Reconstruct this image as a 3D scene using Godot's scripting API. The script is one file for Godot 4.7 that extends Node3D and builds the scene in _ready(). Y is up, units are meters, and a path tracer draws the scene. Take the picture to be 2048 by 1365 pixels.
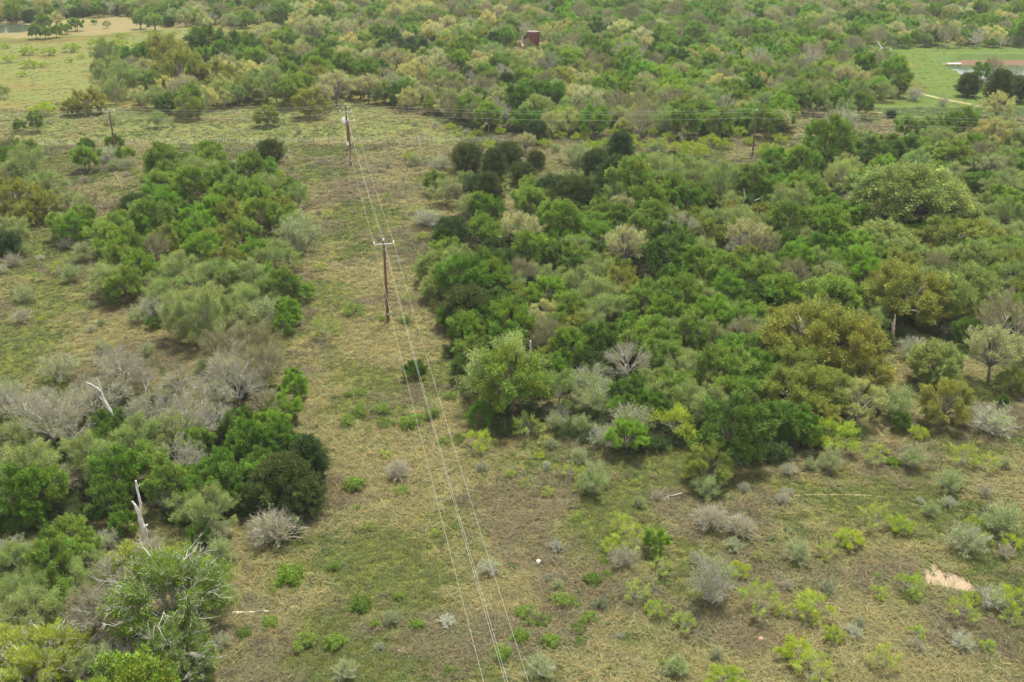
extends Node3D
# Spring scrubland seen from the air: mown power line strip, mixed oak and cedar wood, pasture, ponds.

var rng := RandomNumberGenerator.new()
var n_patch := FastNoiseLite.new()
var n_fine := FastNoiseLite.new()
var n_dry := FastNoiseLite.new()
var n_wood := FastNoiseLite.new()
var protos := {}
var mats := {}
var used := {}
var cells := {}

func _ready() -> void:
	var cam := Camera3D.new()
	cam.name = "camera"
	cam.position = Vector3(0, 48, 0)
	cam.rotation_degrees = Vector3(-24, 0, 0)
	cam.fov = 2.0 * rad_to_deg(atan(682.5 / 2000.0))
	cam.near = 0.5
	cam.far = 6000.0
	add_child(cam)
	cam.current = true
	var sky_mat := ProceduralSkyMaterial.new()
	sky_mat.sky_top_color = Color(0.80, 0.825, 0.85)
	sky_mat.sky_horizon_color = Color(0.93, 0.93, 0.92)
	sky_mat.sky_curve = 0.2
	sky_mat.sky_energy_multiplier = 0.95
	sky_mat.ground_bottom_color = Color(0.36, 0.37, 0.24)
	sky_mat.ground_horizon_color = Color(0.60, 0.62, 0.52)
	var env := Environment.new()
	env.background_mode = Environment.BG_SKY
	env.sky = Sky.new()
	env.sky.sky_material = sky_mat
	env.tonemap_mode = Environment.TONE_MAPPER_LINEAR
	env.tonemap_exposure = 2.6
	env.sdfgi_enabled = true
	env.ssao_enabled = true
	env.ssil_enabled = true
	env.fog_enabled = true
	env.fog_density = 0.0001
	env.fog_light_color = Color(0.90, 0.92, 0.93)
	var world := WorldEnvironment.new()
	world.name = "world"
	world.environment = env
	add_child(world)
	var sun := DirectionalLight3D.new()
	sun.name = "sun"
	sun.light_color = Color(1.0, 0.98, 0.94)
	sun.light_energy = 1.2
	sun.light_angular_distance = 9.0
	sun.shadow_enabled = true
	sun.rotation_degrees = Vector3(-66, 160, 0)
	add_child(sun)

	rng.seed = 71
	setup_noise()
	make_materials()
	build_ground()
	build_protos()
	plant_individuals()
	plant_woodland()
	build_poles_and_wires()
	build_fence()
	build_snags()
	build_far_objects()
	plant_low_stuff()
	plant_grass()

# ------------------------------------------------------------------ helpers
func setup_noise() -> void:
	for a in [[n_patch, 11, 0.035, 4], [n_fine, 12, 0.35, 3], [n_dry, 13, 0.055, 4], [n_wood, 14, 0.02, 3]]:
		var n: FastNoiseLite = a[0]
		n.seed = a[1]
		n.noise_type = FastNoiseLite.TYPE_SIMPLEX_SMOOTH
		n.frequency = a[2]
		n.fractal_octaves = a[3]

func numbered(called: String) -> String:
	var k: int = used.get(called, 0)
	used[called] = k + 1
	return called if k == 0 else "%s_%03d" % [called, k]

func tag(o: Node, label: String, category: String, group := "") -> void:
	o.set_meta("label", label)
	o.set_meta("category", category)
	if group:
		o.set_meta("group", group)

func base(called: String, where: Vector3, turn := 0.0) -> Node3D:
	var o := Node3D.new()
	o.name = numbered(called)
	add_child(o, true)
	o.position = where
	o.rotation.y = turn
	return o

func put(called: String, mesh: Mesh, mat: Material, parent: Node = null) -> MeshInstance3D:
	var o := MeshInstance3D.new()
	o.mesh = mesh
	if mat:
		o.material_override = mat
	if parent:
		o.name = called
		parent.add_child(o, true)
	else:
		o.name = numbered(called)
		add_child(o, true)
	return o

func structure(called: String, mesh: Mesh, mat: Material) -> MeshInstance3D:
	var o := put(called, mesh, mat)
	o.set_meta("kind", "structure")
	return o

func mat_of(color: Color, rough := 0.9, vertex := false) -> StandardMaterial3D:
	var m := StandardMaterial3D.new()
	m.albedo_color = color.linear_to_srgb()
	m.roughness = rough
	if rough >= 0.9:
		m.metallic_specular = 0.15
	m.vertex_color_use_as_albedo = vertex
	return m

func leaf_mat(r: float, g: float, b: float) -> StandardMaterial3D:
	var m := mat_of(Color(r, g, b), 0.75, true)
	m.metallic_specular = 0.3
	m.backlight_enabled = true
	m.backlight = Color(0.66, 0.66, 0.66)
	return m

class Bag:
	var v := PackedVector3Array()
	var c := PackedColorArray()
	func tri(p: Vector3, q: Vector3, r: Vector3, k: Color) -> void:
		v.append(p); v.append(q); v.append(r)
		c.append(k); c.append(k); c.append(k)
	func quad(p: Vector3, q: Vector3, r: Vector3, s: Vector3, k: Color) -> void:
		tri(p, q, r, k)
		tri(p, r, s, k)
	func stamp(xf: Transform3D, other: Bag) -> void:
		v.append_array(xf * other.v)
		c.append_array(other.c)
	func mesh() -> ArrayMesh:
		var a := []
		a.resize(Mesh.ARRAY_MAX)
		a[Mesh.ARRAY_VERTEX] = v
		a[Mesh.ARRAY_COLOR] = c
		var m := ArrayMesh.new()
		m.add_surface_from_arrays(Mesh.PRIMITIVE_TRIANGLES, a)
		return m
	func tube(pts: Array, radii: Array, sides: int, k: Color, cap := false) -> void:
		var rings := []
		for i in pts.size():
			var d: Vector3 = (pts[min(i + 1, pts.size() - 1)] - pts[max(i - 1, 0)]).normalized()
			var x := d.cross(Vector3.RIGHT if absf(d.x) < 0.8 else Vector3.BACK).normalized()
			var z := d.cross(x)
			var ring := []
			for s in sides:
				var a := TAU * s / sides
				ring.append(pts[i] + (x * cos(a) + z * sin(a)) * radii[i])
			rings.append(ring)
		for i in pts.size() - 1:
			for s in sides:
				var t := (s + 1) % sides
				var f := 0.86 + 0.14 * sin(float(s) * 2.1 + float(i) * 1.3)
				quad(rings[i][s], rings[i + 1][s], rings[i + 1][t], rings[i][t], Color(k.r * f, k.g * f, k.b * f))
		if cap:
			for e in [0, pts.size() - 1]:
				for s in sides:
					tri(pts[e], rings[e][s], rings[e][(s + 1) % sides], k)
	func box(at: Vector3, size: Vector3, k: Color, turn := 0.0) -> void:
		var b := Basis(Vector3.UP, turn)
		var h := size / 2.0
		var p := []
		for x in [-1, 1]:
			for y in [-1, 1]:
				for z in [-1, 1]:
					p.append(at + b * Vector3(h.x * x, h.y * y, h.z * z))
		for f in [[0, 1, 3, 2], [4, 6, 7, 5], [0, 4, 5, 1], [2, 3, 7, 6], [0, 2, 6, 4], [1, 5, 7, 3]]:
			quad(p[f[0]], p[f[1]], p[f[2]], p[f[3]], k)

func ball() -> Vector3:
	while true:
		var p := Vector3(rng.randf_range(-1, 1), rng.randf_range(-1, 1), rng.randf_range(-1, 1))
		if p.length_squared() <= 1.0 and p.length_squared() > 0.001:
			return p
	return Vector3.UP

func frame(where: Vector3, dir: Vector3, s: float) -> Transform3D:
	var y := dir.normalized()
	var x := y.cross(Vector3.RIGHT if absf(y.x) < 0.8 else Vector3.BACK).normalized()
	var b := Basis(x, y, x.cross(y)).rotated(y, rng.randf() * TAU)
	return Transform3D(b.scaled(Vector3(s, s, s)), where)

func curve(a: Vector3, b: Vector3, lift: float, n: int, wob := 0.0) -> Array:
	var mid := (a + b) * 0.5 + Vector3(0, lift, 0)
	var out := []
	for i in n + 1:
		var t := float(i) / n
		var p := a.lerp(mid, t).lerp(mid.lerp(b, t), t)
		if wob > 0.0 and i > 0 and i < n:
			p += ball() * wob
		out.append(p)
	return out

func taper(r0: float, r1: float, n: int) -> Array:
	var out := []
	for i in n + 1:
		out.append(lerpf(r0, r1, float(i) / n))
	return out

# ------------------------------------------------------------------ plants
func sprig(n: int, spread: float, ll: float, lw: float, lo: float, hi: float, hue: float, up: float) -> Bag:
	var b := Bag.new()
	var t0 := rng.randf_range(lo, hi)
	var w0 := rng.randf_range(-hue, hue)
	for i in n:
		var p := ball() * spread
		p.y *= 0.75
		var a := (ball() + p.normalized() * 0.5 + Vector3(0, up, 0)).normalized()
		var s := a.cross(ball()).normalized()
		var l := ll * rng.randf_range(0.7, 1.3)
		var w := lw * rng.randf_range(0.7, 1.3) * 0.5
		var t := t0 * rng.randf_range(0.78, 1.18)
		var h := w0 + rng.randf_range(-hue, hue) * 0.6
		var k := Color(minf(t * (1.0 + h), 1.0), minf(t, 1.0), minf(t * (1.0 - h * 0.7), 1.0))
		b.tri(p - s * w, p + a * l, p + s * w, k)
	return b

func sprigs(count: int, n: int, spread: float, ll: float, lw: float, lo: float, hi: float, hue: float, up := 0.1) -> Array:
	var out := []
	for i in count:
		out.append(sprig(n, spread, ll, lw, lo, hi, hue, up))
	return out

func twig(side: int, r: float, bend: float, k: Color, lay := 0.6) -> Bag:
	var b := Bag.new()
	var pts := [Vector3.ZERO, Vector3(rng.randf_range(-bend, bend), 0.5, rng.randf_range(-bend, bend)), Vector3(rng.randf_range(-bend, bend), 1.0, rng.randf_range(-bend, bend))]
	b.tube(pts, [r, r * 0.75, r * 0.35], 3, k)
	for i in side:
		var t := rng.randf_range(0.15, 0.9)
		var p: Vector3 = pts[0].lerp(pts[1], t * 2.0) if t < 0.5 else pts[1].lerp(pts[2], t * 2.0 - 1.0)
		var a := rng.randf() * TAU
		var d := Vector3(cos(a) * lay, rng.randf_range(0.3, 0.9), sin(a) * lay).normalized() * rng.randf_range(0.25, 0.55)
		var kk := rng.randf_range(0.85, 1.15)
		b.tube([p, p + d], [r * 0.6, r * 0.25], 3, Color(minf(k.r * kk, 1), minf(k.g * kk, 1), minf(k.b * kk, 1)))
	return b

func twigs(count: int, side: int, r: float, bend: float, k: Color, lay := 0.6) -> Array:
	var out := []
	for i in count:
		out.append(twig(side, r, bend, k, lay))
	return out

# A broad-leaved tree about 6 m wide: o holds its numbers.
func broadleaf(o: Dictionary) -> Dictionary:
	var wood := Bag.new()
	var leaf := Bag.new()
	var R: float = o.get("r", 3.0)
	var H: float = o.get("h", 6.0)
	var bole: float = o.get("bole", 0.28) * H
	var k: Color = o.get("bark", Color(0.22, 0.19, 0.15))
	var kt: Color = o.get("twig_color", k)
	var stems: int = o.get("stems", 1)
	var limbs: int = o.get("limbs", 9)
	var subs: int = o.get("subs", 9)
	var tw: int = o.get("twigs", 5)
	var fan: float = o.get("fan", 0.0)
	var tr: float = o.get("trunk", 0.16)
	var low: float = o.get("low", 0.3)
	var lobe: float = o.get("lobe", 0.42) * R
	var sprig_set: Array = o.get("sprigs", [])
	var per: float = o.get("leafy", 1.0)
	var tset := twigs(6, o.get("side", 4), o.get("twig_r", 0.012), o.get("bend", 0.16), kt, o.get("lay", 0.6))
	var tl: float = o.get("twig_len", 0.8)
	var tops := []
	for s in stems:
		var a := TAU * s / stems + rng.randf_range(-0.4, 0.4)
		var off := 0.0 if stems == 1 else rng.randf_range(0.3, 0.6) * bole
		var top := Vector3(cos(a) * off, bole * rng.randf_range(0.85, 1.1), sin(a) * off)
		if stems == 1:
			top += Vector3(rng.randf_range(-0.25, 0.25), 0, rng.randf_range(-0.25, 0.25))
		var foot := Vector3(cos(a), 0, sin(a)) * (0.0 if stems == 1 else 0.12)
		wood.tube(curve(foot - Vector3(0, 0.1, 0), top, 0.0, 3, 0.06), taper(tr * 1.35, tr * 0.8, 3), 6, k)
		tops.append(top)
	var mid := Vector3(0, lerpf(bole, H, 0.42), 0)
	var hy := H - mid.y
	var spin := rng.randf() * TAU
	for i in limbs:
		var t := (i + 0.5) / limbs
		var el := lerpf(-low, 1.0, 1.0 - t)      # sine of the elevation
		el = clampf(el + rng.randf_range(-0.12, 0.12), -0.6, 0.98)
		var az := spin + i * 2.39996 + rng.randf_range(-0.35, 0.35)
		var ce := sqrt(1.0 - el * el)
		var reach := rng.randf_range(0.62 - float(o.get("reach", 0.06)), 0.76 + float(o.get("reach", 0.06)))
		var e := mid + Vector3(cos(az) * ce * R, el * (hy if el > 0.0 else (mid.y - 0.4)), sin(az) * ce * R) * reach
		var root: Vector3 = tops[i % stems]
		var shade := rng.randi() % 8
		var lp := curve(root, e, (0.1 + 0.5 * ce) * R * (0.25 - fan * 0.35), 4, o.get("crook", 0.08) * R * 0.3)
		wood.tube(lp, taper(tr * 0.6, tr * 0.2, 4), 4, k)
		for j in subs:
			var q := ball()
			var out_dir := (e - mid).normalized()
			var se := e + (q * 0.85 + out_dir * 0.3) * Vector3(lobe, lobe * 0.8, lobe)
			if se.y < 0.25:
				se.y = 0.25 + rng.randf() * 0.3
			var from: Vector3 = lp[2 + (j % 3)]
			wood.tube(curve(from, se, 0.05, 2, 0.06), taper(tr * 0.2, tr * 0.08, 2), 3, kt)
			for m in tw:
				var d: Vector3 = ((se - mid).normalized() * 0.9 + ball() * 0.9 + Vector3(0, 0.35 + fan, 0)).normalized()
				if o.get("droop", 0.0) > 0.0:
					d = (d + Vector3(0, -o.droop, 0)).normalized()
				var p: Vector3 = from.lerp(se, rng.randf_range(0.55, 1.0))
				var s := tl * rng.randf_range(0.65, 1.25)
				wood.stamp(frame(p, d, s), tset[rng.randi() % 6])
				if sprig_set.size():
					var cnt := int(per) + (1 if rng.randf() < per - int(per) else 0)
					for c in cnt:
						leaf.stamp(frame(p + d * s * rng.randf_range(0.3, 1.1), d + ball() * 0.4, rng.randf_range(0.75, 1.2)) * Transform3D(Basis.from_scale(Vector3(0.72, 1.45, 0.72)), Vector3.ZERO), sprig_set[(shade + rng.randi() % 4) % sprig_set.size()])
	for i in int(o.get("spikes", 0)):
		# dead limbs that stand clear of the leaves
		var az := i * 2.39996 + rng.randf_range(-0.5, 0.5)
		var el := rng.randf_range(0.15, 0.95)
		var d := Vector3(cos(az) * sqrt(1.0 - el * el) * R, el * hy, sin(az) * sqrt(1.0 - el * el) * R)
		var sp := curve(mid + d * 0.5, mid + d * rng.randf_range(1.0, 1.18), 0.1, 4, 0.16)
		wood.tube(sp, taper(0.045, 0.02, 4), 4, k)
		for m in 5:
			wood.stamp(frame(sp[1 + m % 4], d.normalized() + ball() * 0.8, rng.randf_range(0.8, 1.5)), tset[rng.randi() % 6])
	return {"wood": wood.mesh(), "leaf": leaf.mesh() if leaf.v.size() else null, "r": R}

# A cedar: one stem, leafy plumes that stand out and up from it, ragged outline.
func cedar(R: float, H: float, rows: int, shape: float, sprig_set: Array) -> Dictionary:
	var wood := Bag.new()
	var leaf := Bag.new()
	var k := Color(0.2, 0.15, 0.11)
	wood.tube([Vector3(0, -0.1, 0), Vector3(0.05, H * 0.4, 0), Vector3(0, H * 0.95, 0.05)], [0.16, 0.1, 0.02], 5, k)
	var bump := FastNoiseLite.new()
	bump.seed = rng.randi() % 1000
	bump.frequency = 0.6
	for i in rows:
		var t := pow((i + rng.randf()) / rows, 0.85)
		var y := H * lerpf(0.06, 0.97, t)
		var az := i * 2.39996 + rng.randf_range(-0.3, 0.3)
		var prof := pow(sin(PI * clampf(0.5 - 0.5 * pow(t, shape) + 0.08, 0.0, 0.5)), 0.9) * (0.75 + 0.25 * minf(1.0, t * 6.0))
		var reach := R * prof * (1.0 + 0.8 * bump.get_noise_3d(cos(az) * 3.0, y * 1.6, sin(az) * 3.0)) * rng.randf_range(0.75, 1.15) + 0.1
		var tip := Vector3(cos(az) * reach, y + reach * 0.25, sin(az) * reach)
		var from := Vector3(0, maxf(0.1, y - reach * 0.2), 0)
		if i % 3 == 0:
			wood.tube([from, tip], [0.03, 0.008], 3, k)
		for m in 5:
			var p := from.lerp(tip, lerpf(0.5, 1.02, m / 4.0)) + ball() * 0.16
			var d := (Vector3(cos(az), 0.55, sin(az)) + ball() * 0.5).normalized()
			leaf.stamp(frame(p, d, rng.randf_range(0.75, 1.2)), sprig_set[rng.randi() % sprig_set.size()])
	return {"wood": wood.mesh(), "leaf": leaf.mesh(), "r": R}

# Many stems from one root, straight ribs or crooked, with or without leaves.
func many_stems(o: Dictionary) -> Dictionary:
	var wood := Bag.new()
	var leaf := Bag.new()
	var R: float = o.r
	var H: float = o.h
	var k: Color = o.bark
	var n: int = o.n
	var tset := twigs(6, o.get("side", 4), o.get("twig_r", 0.01), o.get("bend", 0.18), o.get("twig_color", k), o.get("lay", 0.6))
	var sprig_set: Array = o.get("sprigs", [])
	var tr: float = o.get("stem_r", 0.03)
	for i in n:
		var az := i * 2.39996 + rng.randf_range(-0.4, 0.4)
		var u := sqrt((i + 0.6) / n)
		var el := sqrt(maxf(0.03, 1.0 - u * u * o.get("spread", 0.92)))
		var len := rng.randf_range(0.72, 1.05)
		var e := Vector3(cos(az) * u * R, el * H, sin(az) * u * R) * len
		e.y = maxf(e.y, 0.12)
		var pts := curve(Vector3(cos(az), 0, sin(az)) * 0.12, e, o.get("lift", 0.15) * R, 4, o.get("crook", 0.05) * R)
		wood.tube(pts, taper(tr, tr * 0.3, 4), 3, k)
		for m in int(o.twigs):
			var t := rng.randf_range(o.get("from", 0.3), 1.0) * 3.99
			var p: Vector3 = pts[int(t)].lerp(pts[int(t) + 1], t - int(t))
			var d: Vector3 = (e.normalized() * o.get("along", 0.8) + ball() * 0.8 + Vector3(0, 0.2, 0)).normalized()
			var s: float = o.get("twig_len", 0.5) * rng.randf_range(0.6, 1.25)
			wood.stamp(frame(p, d, s), tset[rng.randi() % 6])
			if sprig_set.size() and rng.randf() < o.get("leafy", 0.8):
				leaf.stamp(frame(p + d * s * rng.randf_range(0.2, 1.0), ball() * 0.7 + Vector3.UP, rng.randf_range(0.7, 1.2)), sprig_set[rng.randi() % sprig_set.size()])
	return {"wood": wood.mesh(), "leaf": leaf.mesh() if leaf.v.size() else null, "r": R}

func make_materials() -> void:
	mats.bark = mat_of(Color(0.84, 0.84, 0.82), 0.95, true)
	mats.bark.metallic_specular = 0.2
	var tints := {
		"G": [[0.142, 0.212, 0.034], [0.165, 0.220, 0.050], [0.132, 0.188, 0.044]],
		"B": [[0.142, 0.232, 0.022], [0.120, 0.208, 0.024]], "M": [[0.128, 0.182, 0.020]], "W": [[0.270, 0.290, 0.018]],
		"D": [[0.100, 0.178, 0.026], [0.096, 0.150, 0.034]],
		"O": [[0.225, 0.212, 0.054], [0.195, 0.205, 0.048], [0.240, 0.212, 0.056]],
		"S": [[0.205, 0.280, 0.076], [0.235, 0.290, 0.096]],
		"P": [[0.440, 0.420, 0.165], [0.380, 0.395, 0.140]],
		"Q": [[0.300, 0.335, 0.105], [0.270, 0.315, 0.095]],
		"C": [[0.056, 0.076, 0.024], [0.072, 0.078, 0.024], [0.048, 0.070, 0.026]],
		"L": [[0.280, 0.320, 0.022], [0.235, 0.290, 0.026]],
		"Y": [[0.215, 0.285, 0.105], [0.240, 0.285, 0.130]],
		"V": [[0.150, 0.225, 0.036], [0.175, 0.240, 0.058], [0.115, 0.175, 0.036]],
		"N": [[0.25, 0.26, 0.10]], "T": [[0.24, 0.29, 0.11]],
	}
	for kind in tints:
		mats[kind] = []
		for t in tints[kind]:
			if kind in "PQSYNT":
				mats[kind].append(leaf_mat(t[0] * 1.18, t[1] * 1.22, t[2] * 0.92))
			else:
				mats[kind].append(leaf_mat(t[0] * 1.32, t[1] * 1.48, t[2] * 0.80))

func build_protos() -> void:
	var grey := Color(0.34, 0.31, 0.235)
	var pale := Color(0.36, 0.33, 0.23)
	var brown := Color(0.20, 0.17, 0.125)
	var oak_s := sprigs(8, 46, 0.44, 0.19, 0.13, 0.48, 1.0, 0.2)
	var fine_s := sprigs(8, 46, 0.46, 0.16, 0.12, 0.48, 1.0, 0.2)
	protos.G = [
		broadleaf({"r": 3.0, "h": 6.4, "limbs": 17, "subs": 6, "twigs": 5, "sprigs": oak_s, "leafy": 1.2, "low": 0.5, "lobe": 0.36, "reach": 0.15, "bark": brown, "twig_color": grey}),
		broadleaf({"r": 3.0, "h": 5.6, "limbs": 18, "subs": 6, "twigs": 5, "sprigs": fine_s, "leafy": 1.2, "low": 0.45, "lobe": 0.34, "reach": 0.15, "stems": 2, "bark": brown, "twig_color": grey}),
		broadleaf({"r": 3.0, "h": 7.2, "limbs": 17, "subs": 6, "twigs": 5, "sprigs": oak_s, "leafy": 1.1, "low": 0.65, "lobe": 0.36, "reach": 0.2, "bark": brown, "twig_color": grey, "fan": 0.2})]
	var bright_s := sprigs(8, 64, 0.44, 0.14, 0.10, 0.5, 1.0, 0.17)
	protos.B = [
		broadleaf({"r": 3.0, "h": 6.6, "limbs": 20, "subs": 6, "twigs": 5, "sprigs": bright_s, "leafy": 1.2, "low": 0.75, "lobe": 0.34, "reach": 0.15, "bark": brown, "twig_color": grey}),
		broadleaf({"r": 3.0, "h": 5.4, "limbs": 20, "subs": 6, "twigs": 5, "sprigs": bright_s, "leafy": 1.1, "low": 0.6, "lobe": 0.34, "reach": 0.2, "stems": 2, "bark": grey, "twig_color": pale, "twig_r": 0.016})]
	var dense_s := sprigs(8, 50, 0.44, 0.18, 0.13, 0.55, 1.0, 0.12)
	protos.D = [
		broadleaf({"r": 3.0, "h": 6.2, "limbs": 18, "subs": 6, "twigs": 5, "reach": 0.12, "sprigs": dense_s, "leafy": 1.4, "low": 0.8, "lobe": 0.38, "bark": brown}),
		broadleaf({"r": 3.0, "h": 5.4, "limbs": 18, "subs": 6, "twigs": 5, "reach": 0.12, "sprigs": dense_s, "leafy": 1.4, "low": 0.7, "lobe": 0.38, "stems": 2, "bark": brown})]
	var olive_s := sprigs(8, 44, 0.38, 0.14, 0.10, 0.5, 1.0, 0.18)
	protos.O = [
		broadleaf({"r": 3.2, "h": 5.2, "limbs": 16, "subs": 9, "twigs": 5, "sprigs": olive_s, "leafy": 1.4, "bole": 0.17, "low": 0.75, "lobe": 0.34, "trunk": 0.24, "bark": brown, "twig_color": grey, "crook": 0.2}),
		broadleaf({"r": 3.2, "h": 5.0, "limbs": 14, "subs": 9, "twigs": 5, "sprigs": olive_s, "leafy": 1.4, "bole": 0.17, "low": 0.75, "lobe": 0.38, "trunk": 0.22, "stems": 2, "bark": brown, "twig_color": grey, "crook": 0.2}),
		broadleaf({"r": 3.2, "h": 5.6, "limbs": 17, "subs": 8, "twigs": 5, "sprigs": olive_s, "leafy": 1.3, "bole": 0.18, "low": 0.75, "lobe": 0.32, "trunk": 0.24, "bark": brown, "twig_color": grey, "crook": 0.25})]
	var sage_s := sprigs(8, 26, 0.45, 0.13, 0.085, 0.5, 1.0, 0.2)
	protos.S = [
		broadleaf({"r": 3.0, "h": 5.8, "limbs": 17, "subs": 6, "twigs": 7, "reach": 0.2, "sprigs": sage_s, "leafy": 1.1, "low": 0.5, "lobe": 0.46, "bark": grey, "twig_color": grey, "twig_r": 0.012, "side": 6}),
		broadleaf({"r": 3.0, "h": 5.2, "limbs": 17, "subs": 6, "twigs": 7, "reach": 0.2, "sprigs": sage_s, "leafy": 0.95, "low": 0.5, "lobe": 0.48, "stems": 3, "bark": grey, "twig_color": Color(0.31, 0.28, 0.205), "twig_r": 0.012, "side": 6}),
		broadleaf({"r": 3.0, "h": 6.4, "limbs": 17, "subs": 6, "twigs": 7, "reach": 0.2, "sprigs": sage_s, "leafy": 1.2, "low": 0.55, "lobe": 0.44, "bark": grey, "twig_color": grey, "fan": 0.3, "twig_r": 0.012, "side": 6})]
	var bud_s := sprigs(8, 22, 0.28, 0.11, 0.08, 0.6, 1.0, 0.1)
	protos.P = [
		broadleaf({"r": 3.0, "h": 6.0, "limbs": 26, "subs": 5, "twigs": 6, "sprigs": bud_s, "leafy": 0.6, "low": 0.2, "lobe": 0.24, "fan": 0.5, "reach": 0.12, "bark": Color(0.2, 0.18, 0.15), "twig_color": Color(0.40, 0.37, 0.27), "twig_r": 0.018, "twig_len": 0.9, "lay": 0.4, "side": 4}),
		broadleaf({"r": 3.0, "h": 5.6, "limbs": 15, "subs": 9, "twigs": 6, "sprigs": bud_s, "leafy": 1.4, "bole": 0.18, "low": 0.65, "lobe": 0.34, "fan": 0.35, "bark": grey, "twig_color": pale, "twig_r": 0.013, "lay": 0.5})]
	protos.Q = [
		broadleaf({"r": 3.2, "h": 5.2, "limbs": 26, "subs": 8, "twigs": 6, "sprigs": olive_s, "leafy": 1.5, "bole": 0.18, "low": 0.7, "lobe": 0.30, "fan": 0.15, "trunk": 0.22, "bark": brown, "twig_color": pale, "twig_r": 0.012})]
	var few_s := sprigs(6, 16, 0.45, 0.12, 0.075, 0.5, 0.9, 0.12)
	protos.N = [
		broadleaf({"r": 3.0, "h": 6.8, "limbs": 15, "subs": 8, "twigs": 9, "low": 0.35, "lobe": 0.42, "fan": 0.5, "bark": grey, "twig_color": Color(0.285, 0.255, 0.165), "twig_r": 0.011, "side": 8, "sprigs": few_s, "leafy": 0.3}),
		broadleaf({"r": 3.0, "h": 6.2, "limbs": 15, "subs": 8, "twigs": 9, "fan": 0.3, "low": 0.4, "lobe": 0.44, "stems": 2, "bark": grey, "twig_color": Color(0.32, 0.28, 0.185), "twig_r": 0.011, "side": 8, "sprigs": few_s, "leafy": 0.18}),
		broadleaf({"r": 3.0, "h": 6.0, "limbs": 13, "subs": 7, "twigs": 6, "low": 0.3, "lobe": 0.44, "bark": Color(0.42, 0.39, 0.33), "twig_color": Color(0.40, 0.375, 0.31), "twig_r": 0.015, "side": 5, "crook": 0.5, "sprigs": few_s, "leafy": 0.25})]
	var plume := sprigs(8, 44, 0.30, 0.16, 0.065, 0.5, 1.0, 0.18, 0.5)
	protos.C = [cedar(2.0, 5.0, 190, 1.0, plume), cedar(2.6, 4.6, 230, 1.9, plume), cedar(2.4, 4.4, 210, 1.4, plume)]
	var mesq := sprigs(8, 34, 0.34, 0.13, 0.055, 0.6, 1.0, 0.1)
	protos.L = [
		broadleaf({"r": 2.0, "h": 2.9, "limbs": 9, "subs": 5, "twigs": 4, "stems": 3, "bole": 0.22, "trunk": 0.06, "sprigs": mesq, "leafy": 1.0, "low": 0.45, "lobe": 0.42, "crook": 0.6, "bark": Color(0.38, 0.35, 0.28), "twig_color": Color(0.34, 0.31, 0.24), "twig_r": 0.012, "twig_len": 0.55}),
		broadleaf({"r": 2.0, "h": 3.2, "limbs": 10, "subs": 5, "twigs": 4, "stems": 4, "bole": 0.18, "trunk": 0.055, "sprigs": mesq, "leafy": 0.75, "low": 0.4, "lobe": 0.44, "crook": 0.7, "bark": Color(0.44, 0.41, 0.34), "twig_color": Color(0.36, 0.33, 0.26), "twig_r": 0.017, "twig_len": 0.65}),
		broadleaf({"r": 2.0, "h": 2.6, "limbs": 9, "subs": 6, "twigs": 4, "stems": 3, "bole": 0.2, "trunk": 0.06, "sprigs": mesq, "leafy": 1.5, "low": 0.6, "lobe": 0.5, "crook": 0.4, "bark": grey, "twig_r": 0.011, "twig_len": 0.5})]
	var big_s := sprigs(8, 44, 0.36, 0.12, 0.055, 0.5, 1.0, 0.16)
	protos.M = [
		broadleaf({"r": 3.2, "h": 4.8, "limbs": 22, "subs": 7, "twigs": 6, "stems": 3, "bole": 0.2, "trunk": 0.15, "sprigs": big_s, "leafy": 1.9, "low": 0.6, "lobe": 0.36, "reach": 0.2, "crook": 0.6, "bark": Color(0.46, 0.43, 0.36), "twig_color": Color(0.50, 0.47, 0.40), "twig_r": 0.02, "twig_len": 1.0, "side": 4, "spikes": 15})]
	protos.W = protos.M
	var yau := sprigs(8, 24, 0.3, 0.095, 0.058, 0.55, 1.0, 0.13)
	protos.Y = [
		many_stems({"r": 1.8, "h": 2.7, "n": 30, "twigs": 11, "bark": Color(0.42, 0.385, 0.30), "sprigs": yau, "leafy": 0.75, "twig_len": 0.6, "lift": 0.1, "side": 5, "twig_r": 0.014, "along": 1.1, "crook": 0.08}),
		many_stems({"r": 1.8, "h": 2.4, "n": 32, "twigs": 12, "bark": Color(0.47, 0.43, 0.35), "sprigs": yau, "leafy": 0.5, "twig_len": 0.65, "side": 5, "twig_r": 0.016, "along": 1.1, "crook": 0.1}),
		many_stems({"r": 1.8, "h": 2.9, "n": 26, "twigs": 13, "bark": Color(0.38, 0.35, 0.27), "sprigs": yau, "leafy": 0.9, "twig_len": 0.6, "side": 4, "twig_r": 0.013, "crook": 0.14, "lift": 0.2})]
	protos.T = [
		many_stems({"r": 1.8, "h": 2.2, "n": 44, "twigs": 10, "bark": Color(0.42, 0.375, 0.285), "twig_len": 0.6, "lift": 0.1, "side": 5, "twig_r": 0.018, "along": 1.2, "stem_r": 0.04, "sprigs": yau, "leafy": 0.05}),
		many_stems({"r": 1.8, "h": 2.0, "n": 30, "twigs": 14, "bark": Color(0.50, 0.475, 0.40), "twig_len": 0.55, "side": 7, "crook": 0.16, "twig_r": 0.017, "stem_r": 0.04, "sprigs": yau, "leafy": 0.18}),
		many_stems({"r": 1.8, "h": 1.7, "n": 90, "twigs": 9, "bark": Color(0.49, 0.435, 0.335), "twig_len": 0.55, "lift": 0.2, "side": 4, "twig_r": 0.016, "along": 1.5, "from": 0.35, "stem_r": 0.03, "sprigs": yau, "leafy": 0.03})]
	var low_s := sprigs(8, 34, 0.24, 0.10, 0.06, 0.45, 1.0, 0.18)
	protos.V = []
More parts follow.
